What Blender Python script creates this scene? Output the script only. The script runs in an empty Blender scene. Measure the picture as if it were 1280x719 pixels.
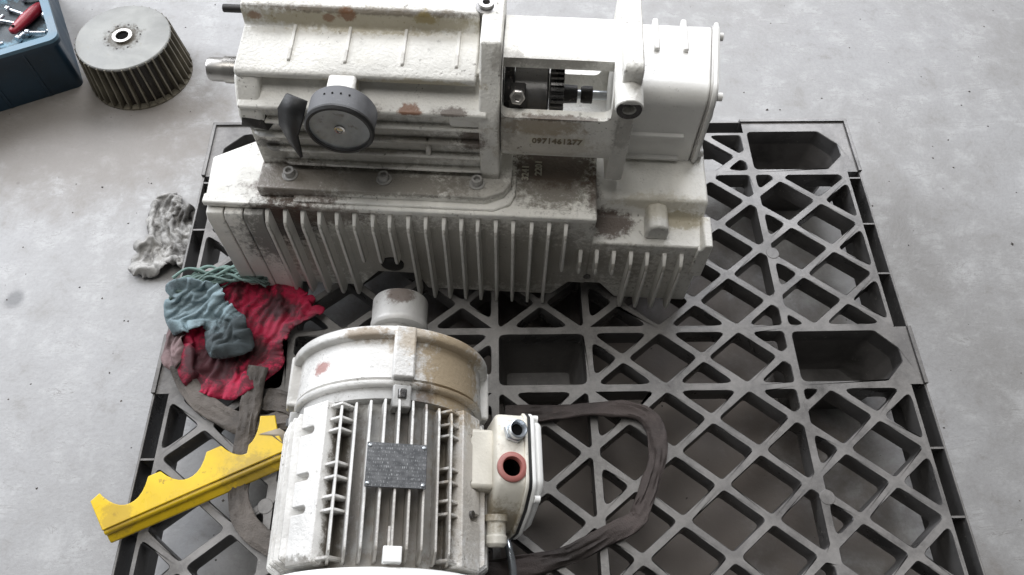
import bpy, bmesh, math, random
from mathutils import Vector, Matrix, noise
from math import sin, cos, pi, radians, sqrt, atan2
random.seed(7)
S = bpy.context.scene
C = S.collection
ZP = 0.14                                    # top of the pallet deck above the floor

# ------------------------------------------------------------------ camera
cd = bpy.data.cameras.new('camera')
cam = bpy.data.objects.new('camera', cd)
C.objects.link(cam)
S.camera = cam
cd.sensor_width = 36.0
cd.lens = 960.41 / 1280 * 36
cd.clip_start = 0.05
cd.clip_end = 200
PT, RO, YA = radians(59.910), radians(1.3438), radians(2.2446)
fw = Vector((sin(YA) * cos(PT), cos(YA) * cos(PT), -sin(PT)))
rt = Vector((cos(YA), -sin(YA), 0))
up = rt.cross(fw)
r2 = cos(RO) * rt + sin(RO) * up
u2 = -sin(RO) * rt + cos(RO) * up
mw = Matrix((r2, u2, -fw)).transposed().to_4x4()
mw.translation = Vector((-0.07074, -0.01128, 1.11072 + ZP))
cam.matrix_world = mw

# ------------------------------------------------------------------ light
w = bpy.data.worlds.new('World')
S.world = w
w.use_nodes = True
bg = w.node_tree.nodes['Background']
bg.inputs[0].default_value = (0.86, 0.86, 0.84, 1)
bg.inputs[1].default_value = 0.075
S.view_settings.view_transform = 'Standard'
S.view_settings.look = 'None'
S.view_settings.exposure = 0.06
S.view_settings.gamma = 1.0


def area(name, loc, tgt, sx, sy, power, col):
    l = bpy.data.lights.new(name, 'AREA')
    l.shape = 'RECTANGLE'
    l.size, l.size_y = sx, sy
    l.energy = power
    l.color = col
    o = bpy.data.objects.new(name, l)
    C.objects.link(o)
    o.location = loc
    d = Vector(tgt) - Vector(loc)
    o.rotation_euler = d.to_track_quat('-Z', 'Y').to_euler()
    return o


area('workshop_door_light', (-3.4, 2.6, 2.3), (0, 0.5, 0.1), 3.0, 2.2, 210, (0.90, 0.935, 1.0))
area('back_window_light', (0.6, 4.2, 3.4), (0, 0.7, 0.1), 4.4, 2.6, 285, (0.93, 0.95, 1.0))
area('roof_light', (-0.6, 0.9, 4.2), (-0.1, 0.6, 0.0), 2.6, 2.0, 75, (1.0, 0.98, 0.95))

# ------------------------------------------------------------------ materials


def new_mat(name):
    m = bpy.data.materials.new(name)
    m.use_nodes = True
    nt = m.node_tree
    return m, nt, nt.nodes['Principled BSDF']


def N(nt, t, **kw):
    n = nt.nodes.new(t)
    for k, v in kw.items():
        setattr(n, k, v)
    return n


def noise_tex(nt, vec, scale, detail=4, rough=0.55, dist=0.0):
    n = N(nt, 'ShaderNodeTexNoise')
    n.inputs['Scale'].default_value = scale
    n.inputs['Detail'].default_value = detail
    n.inputs['Roughness'].default_value = rough
    n.inputs['Distortion'].default_value = dist
    nt.links.new(vec, n.inputs['Vector'])
    return n.outputs['Fac']


def mrange(nt, v, a, b, c=0.0, d=1.0):
    n = N(nt, 'ShaderNodeMapRange')
    n.interpolation_type = 'SMOOTHSTEP'
    nt.links.new(v, n.inputs['Value'])
    for k, x in zip(('From Min', 'From Max', 'To Min', 'To Max'), (a, b, c, d)):
        n.inputs[k].default_value = x
    return n.outputs['Result']


def math_(nt, op, a, b):
    n = N(nt, 'ShaderNodeMath', operation=op)
    for i, x in enumerate((a, b)):
        if isinstance(x, (int, float)):
            n.inputs[i].default_value = x
        else:
            nt.links.new(x, n.inputs[i])
    return n.outputs[0]


def mixc(nt, fac, a, b):
    n = N(nt, 'ShaderNodeMix', data_type='RGBA')
    if isinstance(fac, (int, float)):
        n.inputs['Factor'].default_value = fac
    else:
        nt.links.new(fac, n.inputs['Factor'])
    for k, x in ((6, a), (7, b)):
        if isinstance(x, (tuple, list)):
            n.inputs[k].default_value = (*x[:3], 1)
        else:
            nt.links.new(x, n.inputs[k])
    return n.outputs[2]


def vec_affine(nt, vec, c, r):
    a = N(nt, 'ShaderNodeVectorMath', operation='SUBTRACT')
    nt.links.new(vec, a.inputs[0])
    a.inputs[1].default_value = c
    b = N(nt, 'ShaderNodeVectorMath', operation='DIVIDE')
    nt.links.new(a.outputs[0], b.inputs[0])
    b.inputs[1].default_value = r
    l = N(nt, 'ShaderNodeVectorMath', operation='LENGTH')
    nt.links.new(b.outputs[0], l.inputs[0])
    return l.outputs['Value']


def worn(name, base, rough=0.5, metal=0.0, var=0.12, speck=0.5, speck_col=(0.10, 0.085, 0.07), stains=(),
         bump=0.25, bump_scale=260, speck_scale=190, patch=0.35, patch_col=None, patch_scale=22, patch_lo=0.56, patch_hi=0.74, stain_scale=85):
    """painted / cast / plastic surface with uneven tone, specks and stains of fixed place"""
    m, nt, p = new_mat(name)
    tc = N(nt, 'ShaderNodeTexCoord').outputs['Object']
    big = noise_tex(nt, tc, 9, 5, 0.6, 0.4)
    dark = tuple(x * (1 - 2.2 * var) for x in base)
    light = tuple(min(1, x * (1 + var)) for x in base)
    col = mixc(nt, mrange(nt, big, 0.32, 0.66), dark, light)
    if patch_col:
        pn = noise_tex(nt, tc, patch_scale, 7, 0.75, 0.15)
        col = mixc(nt, mrange(nt, pn, patch_lo, patch_hi, 0, patch), col, patch_col)
    if speck > 0:
        sn = noise_tex(nt, tc, speck_scale, 3, 0.6)
        sm = noise_tex(nt, tc, 14, 3, 0.6)
        f = math_(nt, 'MULTIPLY', mrange(nt, sn, 0.60, 0.70), mrange(nt, sm, 0.42, 0.68))
        col = mixc(nt, math_(nt, 'MULTIPLY', f, speck), col, speck_col)
    sn2 = noise_tex(nt, tc, stain_scale, 6, 0.78, 0.15)
    for (c, r, sc, amt) in stains:
        d = vec_affine(nt, tc, c, r)
        d = math_(nt, 'ADD', d, math_(nt, 'MULTIPLY', math_(nt, 'SUBTRACT', sn2, 0.5), 1.7))
        col = mixc(nt, mrange(nt, d, 0.95, 0.50, 0, amt), col, sc)
    nt.links.new(col, p.inputs['Base Color'])
    rn = mrange(nt, big, 0.3, 0.7, max(0.05, rough - 0.12), min(1, rough + 0.12))
    nt.links.new(rn, p.inputs['Roughness'])
    p.inputs['Metallic'].default_value = metal
    b = N(nt, 'ShaderNodeBump')
    b.inputs['Strength'].default_value = bump
    b.inputs['Distance'].default_value = 0.002
    nt.links.new(noise_tex(nt, tc, bump_scale, 4, 0.6), b.inputs['Height'])
    nt.links.new(b.outputs[0], p.inputs['Normal'])
    return m


BR = (0.075, 0.045, 0.03)
BK = (0.018, 0.015, 0.014)
OL = (0.30, 0.235, 0.095)
TAN = (0.33, 0.26, 0.17)
GR = (0.20, 0.18, 0.15)
RU = (0.20, 0.075, 0.025)
PUMP_ST = [
    # grime between the fins and ribs, their recess shade painted in with it
    ((-0.13, 0.0, 0.10), (0.42, 0.007, 0.13), (0.27, 0.25, 0.215), 0.75),
    ((-0.25, 0.055, 0.295), (0.20, 0.005, 0.075), (0.30, 0.28, 0.24), 0.65),
    ((-0.24, 0.048, 0.300), (0.19, 0.006, 0.05), BR, 0.25),
    # oily dark left front corner of the tank
    ((-0.385, -0.010, 0.175), (0.075, 0.05, 0.075), BK, 0.85),
    ((-0.34, 0.0, 0.20), (0.12, 0.06, 0.035), BR, 0.7),
    ((-0.36, 0.03, 0.235), (0.10, 0.05, 0.03), BR, 0.75),
    # pump foot flange, grimy
    ((-0.25, 0.03, 0.243), (0.20, 0.04, 0.014), GR, 0.85),
    ((-0.10, 0.03, 0.243), (0.08, 0.05, 0.014), GR, 0.55),
    # plateau under the lantern
    ((0.01, 0.07, 0.222), (0.09, 0.075, 0.02), GR, 0.9),
    ((0.01, 0.09, 0.222), (0.085, 0.05, 0.02), BR, 0.75),
    ((0.07, 0.05, 0.21), (0.018, 0.07, 0.03), BR, 0.7),
    # brown patch on the step
    ((0.098, 0.035, 0.162), (0.045, 0.030, 0.03), BR, 0.9),
    ((0.20, 0.045, 0.165), (0.05, 0.02, 0.02), OL, 0.6),
    ((0.165, 0.05, 0.19), (0.09, 0.03, 0.02), OL, 0.35),
    # lettered strip of the lantern
    ((-0.015, 0.05, 0.345), (0.075, 0.03, 0.022), TAN, 0.75),
    ((-0.01, 0.05, 0.31), (0.09, 0.03, 0.05), TAN, 0.35),
    # upper vertical face: oil film and rust
    ((-0.25, 0.15, 0.424), (0.22, 0.02, 0.022), OL, 0.6),
    ((-0.24, 0.153, 0.436), (0.20, 0.012, 0.006), BR, 0.55),
    ((-0.25, 0.16, 0.438), (0.22, 0.06, 0.01), GR, 0.28),
    ((-0.06, 0.10, 0.42), (0.03, 0.03, 0.03), GR, 0.5),
    ((0.0, 0.10, 0.414), (0.09, 0.016, 0.02), GR, 0.45),
    ((0.0, 0.056, 0.362), (0.08, 0.01, 0.008), BR, 0.7),
    ((-0.06, 0.05, 0.35), (0.02, 0.03, 0.05), GR, 0.45),
    ((0.10, 0.08, 0.42), (0.02, 0.04, 0.04), GR, 0.4),
    ((0.095, 0.05, 0.34), (0.02, 0.02, 0.06), GR, 0.45),
    ((-0.27, 0.15, 0.43), (0.016, 0.02, 0.010), RU, 0.8),
    ((-0.295, 0.15, 0.425), (0.010, 0.02, 0.008), RU, 0.7),
    ((-0.39, 0.15, 0.425), (0.012, 0.02, 0.008), RU, 0.6),
    ((-0.17, 0.15, 0.43), (0.020, 0.02, 0.010), OL, 0.8),
    # ribs: chipped rust, dark ends
    ((-0.185, 0.05, 0.368), (0.022, 0.02, 0.006), RU, 0.9),
    ((-0.13, 0.05, 0.368), (0.03, 0.02, 0.005), BR, 0.8),
    ((-0.235, 0.05, 0.368), (0.02, 0.02, 0.005), BR, 0.6),
    ((-0.105, 0.06, 0.315), (0.03, 0.03, 0.035), BR, 0.75),
    ((-0.17, 0.05, 0.31), (0.06, 0.02, 0.012), GR, 0.6),
    ((-0.385, 0.05, 0.27), (0.03, 0.03, 0.03), GR, 0.5),
    ((-0.41, 0.05, 0.325), (0.026, 0.03, 0.020), BK, 0.8),
    ((-0.39, 0.05, 0.285), (0.030, 0.03, 0.012), BK, 0.6),
    ((-0.27, 0.08, 0.39), (0.05, 0.03, 0.012), OL, 0.5),
    ((-0.17, 0.078, 0.395), (0.10, 0.02, 0.008), OL, 0.6),
]
M = {}
M['white_paint'] = worn('white machine paint', (0.77, 0.755, 0.705), 0.42, var=0.09, speck=0.9, speck_scale=130, stains=PUMP_ST, bump=0.6, bump_scale=230, patch_col=(0.48, 0.45, 0.37), patch=0.5, patch_scale=34)
M['white_clean'] = worn('cleaner white paint', (0.77, 0.76, 0.73), 0.40, var=0.05, speck=0.45, stains=[((0.1, 0.1, 0.2), (0.05, 0.03, 0.03), TAN, 0.4)], bump=0.15, bump_scale=190)
M['fin_paint'] = worn('white fin paint', (0.74, 0.725, 0.68), 0.5, var=0.08, speck=0.7, bump=0.3, bump_scale=190, stains=[
    ((-0.385, -0.010, 0.16), (0.085, 0.06, 0.10), BK, 0.75), ((-0.30, -0.01, 0.19), (0.07, 0.05, 0.04), BR, 0.5),
    ((0.0, -0.018, 0.13), (0.07, 0.003, 0.09), GR, 0.7), ((0.15, -0.018, 0.06), (0.07, 0.004, 0.07), GR, 0.7)])
MOT_ST = [
    ((-0.043, 0.24, 0.226), (0.019, 0.22, 0.019), (0.10, 0.085, 0.065), 0.92),  # both pad pockets: their deep shade painted dark brown along with the dirt
    ((0.080, 0.24, 0.205), (0.017, 0.22, 0.017), (0.10, 0.085, 0.065), 0.9),
    ((-0.02, 0.24, 0.236), (0.012, 0.13, 0.012), (0.16, 0.14, 0.12), 0.7),
    ((0.035, 0.24, 0.228), (0.05, 0.14, 0.012), (0.16, 0.14, 0.12), 0.7),
    ((0.098, 0.385, 0.222), (0.070, 0.090, 0.085), (0.34, 0.265, 0.17), 0.95),
    ((0.05, 0.41, 0.255), (0.05, 0.03, 0.02), TAN, 0.7),
    ((-0.02, 0.415, 0.262), (0.05, 0.014, 0.014), (0.22, 0.15, 0.08), 0.75),
    ((-0.078, 0.385, 0.235), (0.022, 0.012, 0.02), (0.30, 0.10, 0.08), 0.8),
    ((-0.12, 0.40, 0.18), (0.02, 0.05, 0.08), GR, 0.4),
    ((0.05, 0.20, 0.24), (0.07, 0.13, 0.05), (0.33, 0.30, 0.26), 0.55),
    ((0.10, 0.24, 0.18), (0.05, 0.13, 0.06), (0.42, 0.37, 0.30), 0.5),
    ((0.04, 0.15, 0.25), (0.15, 0.02, 0.06), (0.22, 0.20, 0.17), 0.7),
    ((-0.10, 0.15, 0.22), (0.08, 0.015, 0.06), (0.15, 0.14, 0.12), 0.8),
    ((0.06, 0.34, 0.25), (0.02, 0.03, 0.03), BR, 0.6),
]
M['motor_paint'] = worn('dusty white motor paint', (0.70, 0.69, 0.665), 0.42, var=0.10, speck=0.85, speck_scale=140, stains=MOT_ST, bump=0.5, bump_scale=210, patch_col=(0.36, 0.335, 0.29), patch=0.6, patch_scale=40)
M['motor_core'] = worn('dust and painted shade between fins', (0.42, 0.415, 0.40), 0.6, var=0.16, speck=0.7, stains=MOT_ST, bump=0.3, patch_col=(0.17, 0.155, 0.135), patch=0.75)  # grey dust, with the shade of the fin gaps darkened into the colour
M['fan_cover'] = worn('white fan cover paint', (0.85, 0.85, 0.83), 0.4, var=0.03, speck=0.15, bump=0.1)
M['box_paint'] = worn('cream junction box paint', (0.74, 0.71, 0.63), 0.4, var=0.08, speck=0.4, bump=0.2, stains=[
    ((0.15, 0.225, 0.12), (0.08, 0.035, 0.07), (0.30, 0.25, 0.17), 0.85), ((0.14, 0.29, 0.21), (0.02, 0.06, 0.02), TAN, 0.3)])
M['steel'] = worn('bare machined steel', (0.52, 0.50, 0.47), 0.30, metal=0.9, var=0.1, speck=0.3, bump=0.05)
M['dull_steel'] = worn('dull oily steel', (0.24, 0.235, 0.23), 0.28, metal=0.9, var=0.25, speck=0.4, bump=0.1, patch_col=(0.07, 0.05, 0.035), patch=0.6)
M['black_steel'] = worn('blackened steel', (0.035, 0.033, 0.032), 0.45, metal=0.3, var=0.2, speck=0.6, speck_col=(0.2, 0.17, 0.15), bump=0.3, patch_col=(0.12, 0.09, 0.075), patch=0.6, patch_scale=40)
M['zinc'] = worn('zinc plated steel', (0.62, 0.66, 0.70), 0.28, metal=0.8, var=0.08, speck=0.2, bump=0.05)
M['hub_paint'] = worn('worn grey hub', (0.46, 0.45, 0.43), 0.45, metal=0.2, var=0.12, speck=0.7, bump=0.25, stains=[((0.01, 0.525, 0.175), (0.03, 0.02, 0.02), BR, 0.8)])
M['rubber'] = worn('scuffed grey rubber', (0.088, 0.089, 0.094), 0.55, var=0.2, speck=0.5, speck_col=(0.2, 0.2, 0.2), bump=0.15)
M['rubber_dark'] = worn('black rubber', (0.018, 0.018, 0.018), 0.5, var=0.2, speck=0.0, bump=0.15)
M['gauge_face'] = worn('grey zinc gauge plate', (0.36, 0.375, 0.38), 0.4, metal=0.35, var=0.2, speck=0.9, speck_scale=120, bump=0.15, patch_col=(0.16, 0.155, 0.14), patch=0.7, patch_scale=60)
M['pallet'] = worn('grey black pallet plastic', (0.062, 0.060, 0.059), 0.34, var=0.22, speck=0.45, speck_col=(0.30, 0.28, 0.25), bump=0.12, bump_scale=120,
                   patch_col=(0.10, 0.095, 0.09), patch=0.5, patch_scale=30)
M['pallet_leg'] = worn('dark pallet cup plastic', (0.095, 0.090, 0.086), 0.4, var=0.25, speck=0.5, speck_col=(0.22, 0.2, 0.18), bump=0.12, patch_col=(0.10, 0.09, 0.08), patch=0.6, patch_scale=18)
M['black'] = worn('matt black', (0.006, 0.006, 0.006), 0.9, var=0.1, speck=0, bump=0.0)
M['black'].node_tree.nodes['Principled BSDF'].inputs['Specular IOR Level'].default_value = 0.05
M['red_ring'] = worn('dusty red sealing ring', (0.36, 0.13, 0.11), 0.5, var=0.12, speck=0.3, speck_col=(0.5, 0.4, 0.35), bump=0.1)
M['yellow'] = worn('yellow enamel', (0.80, 0.545, 0.020), 0.34, var=0.07, speck=0.75, speck_scale=110, speck_col=(0.16, 0.09, 0.03), bump=0.10, bump_scale=60,
                   patch_col=(0.46, 0.30, 0.03), patch=0.55, patch_scale=26, stains=[((0.20, 0.07, 0.03), (0.06, 0.05, 0.05), (0.25, 0.17, 0.05), 0.5), ((0.02, 0.02, 0.03), (0.03, 0.03, 0.05), (0.30, 0.19, 0.04), 0.5)])
M['raw_edge'] = worn('raw cut edge', (0.50, 0.42, 0.28), 0.5, var=0.15, speck=0.3)
M['tape'] = worn('dirty masking tape', (0.36, 0.31, 0.24), 0.7, var=0.15, speck=0.4)
M['sling'] = worn('dirty grey webbing', (0.125, 0.11, 0.098), 0.9, var=0.3, speck=0.7, bump=0.9, bump_scale=380, patch_col=(0.20, 0.17, 0.14), patch=0.6)
M['sling_dark'] = worn('oily brown webbing', (0.072, 0.058, 0.054), 0.8, var=0.25, speck=0.4, bump=0.6, bump_scale=420, patch_col=(0.10, 0.075, 0.07), patch=0.7)
M['red_cloth'] = worn('oily red cloth', (0.47, 0.010, 0.058), 0.75, var=0.2, speck=0.5, speck_col=(0.03, 0.01, 0.012), bump=0.5, bump_scale=520,
                      patch_col=(0.055, 0.010, 0.014), patch=0.9, patch_scale=17, patch_lo=0.45, patch_hi=0.60, stain_scale=40,
                      stains=[((-0.055, -0.045, 0.02), (0.06, 0.06, 0.06), (0.030, 0.010, 0.012), 0.92), ((0.035, 0.055, 0.02), (0.035, 0.03, 0.06), (0.035, 0.010, 0.012), 0.85), ((0.0, -0.02, 0.02), (0.05, 0.03, 0.05), (0.03, 0.012, 0.012), 0.8)])
M['teal_cloth'] = worn('faded blue cloth', (0.245, 0.33, 0.36), 0.85, var=0.2, speck=0.5, speck_col=(0.03, 0.04, 0.045), bump=0.6, bump_scale=500,
                       patch_col=(0.055, 0.07, 0.08), patch=0.85, patch_scale=26, patch_lo=0.50, patch_hi=0.66, stain_scale=30, stains=[((0.045, -0.06, 0.03), (0.085, 0.065, 0.09), (0.045, 0.056, 0.060), 0.95)])
M['dark_teal'] = worn('oily blue cloth', (0.075, 0.10, 0.11), 0.8, var=0.25, speck=0.5, bump=0.6, bump_scale=500, patch_col=(0.22, 0.28, 0.30), patch=0.55)
M['mint_cloth'] = worn('mint green fringe', (0.17, 0.25, 0.225), 0.9, var=0.3, speck=0.5, bump=0.6, bump_scale=400, patch_col=(0.06, 0.08, 0.08), patch=0.8)
M['pink_cloth'] = worn('greasy pink cloth', (0.22, 0.15, 0.15), 0.85, var=0.2, speck=0.5, bump=0.5, bump_scale=500, patch_col=(0.12, 0.07, 0.07), patch=0.6)
M['magenta'] = worn('pink cloth', (0.75, 0.06, 0.35), 0.7, var=0.1, speck=0.1, bump=0.3)
M['grey_cloth'] = worn('grimy grey cloth', (0.40, 0.39, 0.37), 0.85, var=0.2, speck=0.5, bump=0.5, bump_scale=400, patch_col=(0.085, 0.08, 0.075), patch=0.95, patch_scale=18, patch_lo=0.44, patch_hi=0.62)
M['crate'] = worn('blue crate plastic', (0.013, 0.036, 0.060), 0.45, var=0.15, speck=0.3, bump=0.1, patch_col=(0.028, 0.036, 0.045), patch=0.6)
M['crate_rim'] = worn('lit blue crate rim', (0.085, 0.165, 0.225), 0.45, var=0.15, speck=0.4, bump=0.1)  # lighter copy of the crate blue: light on the rim painted in
M['crate_floor'] = worn('dusty blue crate floor', (0.10, 0.20, 0.26), 0.5, stains=[((0.10, -0.20, 0.064), (0.20, 0.10, 0.1), BK, 0.9)], var=0.25, speck=0.8, bump=0.3, patch_col=(0.05, 0.06, 0.06), patch=0.6)  # black patch paints the shadow inside the crate onto its floor
M['red_plastic'] = worn('red plastic handle', (0.28, 0.012, 0.025), 0.4, var=0.1, speck=0.2, bump=0.05)
M['fan_disc'] = worn('scuffed aluminium disc', (0.25, 0.25, 0.235), 0.5, metal=0.2, var=0.14, speck=0.5, bump=0.1, patch_col=(0.19, 0.16, 0.11), patch=0.7,
                     stains=[((0, 0, 0.106), (0.046, 0.046, 0.02), (0.06, 0.05, 0.035), 0.95)])
M['fan_blade'] = worn('oily brown cast blades', (0.19, 0.17, 0.13), 0.45, metal=0.2, var=0.25, speck=0.5, bump=0.2, patch_col=(0.24, 0.22, 0.18), patch=0.4)
M['fan_core'] = worn('dark fan core', (0.030, 0.024, 0.018), 0.55, var=0.2, speck=0.4, bump=0.2)  # near-black brown tone behind the blades


def dusty(m, dust, amt):
    """lightens upward faces: the light on them painted in, mottled like settled dust"""
    nt = m.node_tree
    p = nt.nodes['Principled BSDF']
    lk = p.inputs['Base Color'].links[0]
    before = lk.from_socket
    g = N(nt, 'ShaderNodeNewGeometry')
    sx = N(nt, 'ShaderNodeSeparateXYZ')
    nt.links.new(g.outputs['True Normal'], sx.inputs[0])
    tc = N(nt, 'ShaderNodeTexCoord').outputs['Object']
    f = math_(nt, 'MULTIPLY', mrange(nt, sx.outputs['Z'], 0.75, 0.98), mrange(nt, noise_tex(nt, tc, 11, 8, 0.78), 0.30, 0.68, amt * 0.28, amt))
    nt.links.new(mixc(nt, f, before, dust), p.inputs['Base Color'])


def nameplate_mat():
    m, nt, p = new_mat('etched dark nameplate')
    tc = N(nt, 'ShaderNodeTexCoord').outputs['Generated']
    mp = N(nt, 'ShaderNodeMapping')
    mp.inputs['Scale'].default_value = (34, 12, 1)
    nt.links.new(tc, mp.inputs['Vector'])
    br = N(nt, 'ShaderNodeTexBrick')
    br.inputs['Scale'].default_value = 1.0
    br.inputs['Mortar Size'].default_value = 0.22
    br.inputs['Brick Width'].default_value = 1.0
    br.inputs['Row Height'].default_value = 1.0
    nt.links.new(mp.outputs[0], br.inputs['Vector'])
    br.inputs['Color1'].default_value = (0, 0, 0, 1)
    br.inputs['Color2'].default_value = (1, 1, 1, 1)
    br.inputs['Mortar'].default_value = (0, 0, 0, 1)
    n1 = noise_tex(nt, mp.outputs[0], 1.3, 3, 0.6)
    f = math_(nt, 'MULTIPLY', br.outputs['Color'], mrange(nt, n1, 0.45, 0.6))
    n2 = noise_tex(nt, tc, 7, 4, 0.6)
    base = mixc(nt, mrange(nt, n2, 0.35, 0.65), (0.055, 0.058, 0.062), (0.11, 0.113, 0.118))
    col = mixc(nt, math_(nt, 'MULTIPLY', f, 0.75), base, (0.36, 0.37, 0.38))
    nt.links.new(col, p.inputs['Base Color'])
    p.inputs['Metallic'].default_value = 0.3
    p.inputs['Roughness'].default_value = 0.42
    return m


M['nameplate'] = nameplate_mat()
dusty(M['pallet'], (0.32, 0.305, 0.29), 0.70)  # deck tops lightened in the colour, walls left dark


def concrete():
    m, nt, p = new_mat('concrete floor')
    tc = N(nt, 'ShaderNodeTexCoord').outputs['Object']
    n1 = noise_tex(nt, tc, 1.7, 6, 0.6, 0.3)
    n2 = noise_tex(nt, tc, 14, 6, 0.7, 0.2)
    n3 = noise_tex(nt, tc, 140, 4, 0.7)
    col = mixc(nt, mrange(nt, n1, 0.3, 0.7), (0.250, 0.243, 0.235), (0.340, 0.338, 0.340))
    col = mixc(nt, mrange(nt, n2, 0.45, 0.72, 0, 0.55), col, (0.46, 0.46, 0.455))
    col = mixc(nt, mrange(nt, n2, 0.46, 0.28, 0, 0.6), col, (0.215, 0.205, 0.19))
    col = mixc(nt, mrange(nt, n3, 0.4, 0.7, 0, 0.18), col, (0.17, 0.165, 0.155))
    # scattered dark spots and scuffs
    v = N(nt, 'ShaderNodeTexVoronoi')
    v.inputs['Scale'].default_value = 9.0
    nt.links.new(tc, v.inputs['Vector'])
    spot = mrange(nt, math_(nt, 'ADD', v.outputs['Distance'], math_(nt, 'MULTIPLY', n3, 0.06)), 0.075, 0.05)
    keep = N(nt, 'ShaderNodeSeparateColor')
    nt.links.new(v.outputs['Color'], keep.inputs[0])
    spot = math_(nt, 'MULTIPLY', spot, mrange(nt, keep.outputs[0], 0.45, 0.8))
    col = mixc(nt, math_(nt, 'MULTIPLY', spot, 0.75), col, (0.07, 0.065, 0.06))
    mp = N(nt, 'ShaderNodeMapping')
    mp.inputs['Scale'].default_value = (1.0, 5.0, 1.0)
    mp.inputs['Rotation'].default_value = (0, 0, 0.8)
    nt.links.new(tc, mp.inputs['Vector'])
    sc = noise_tex(nt, mp.outputs[0], 3.0, 8, 0.75, 1.2)
    ridge = N(nt, 'ShaderNodeMath', operation='ABSOLUTE')
    nt.links.new(math_(nt, 'SUBTRACT', sc, 0.5), ridge.inputs[0])
    f = math_(nt, 'MULTIPLY', mrange(nt, ridge.outputs[0], 0.010, 0.0), mrange(nt, n2, 0.47, 0.6))
    col = mixc(nt, math_(nt, 'MULTIPLY', f, 0.65), col, (0.16, 0.15, 0.14))
    # brown stain beside the crate; shade under the pallet painted in brown
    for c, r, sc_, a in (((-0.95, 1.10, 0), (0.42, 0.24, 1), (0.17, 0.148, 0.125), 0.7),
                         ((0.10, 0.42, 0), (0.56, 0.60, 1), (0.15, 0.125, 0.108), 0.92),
                         ((0.55, 0.02, 0), (0.20, 0.3, 1), (0.20, 0.175, 0.155), 0.5),  # near right floor: fall-off of the light put into the colour
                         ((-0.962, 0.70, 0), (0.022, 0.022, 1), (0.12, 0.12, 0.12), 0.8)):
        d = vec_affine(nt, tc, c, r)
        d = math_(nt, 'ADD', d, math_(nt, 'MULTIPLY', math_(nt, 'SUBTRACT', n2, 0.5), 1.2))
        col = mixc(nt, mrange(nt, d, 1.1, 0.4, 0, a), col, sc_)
    nt.links.new(col, p.inputs['Base Color'])
    nt.links.new(mrange(nt, n1, 0.3, 0.7, 0.42, 0.62), p.inputs['Roughness'])
    b = N(nt, 'ShaderNodeBump')
    b.inputs['Strength'].default_value = 0.25
    b.inputs['Distance'].default_value = 0.003
    nt.links.new(n3, b.inputs['Height'])
    nt.links.new(b.outputs[0], p.inputs['Normal'])
    return m


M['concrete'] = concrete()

# ------------------------------------------------------------------ mesh helpers


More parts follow.
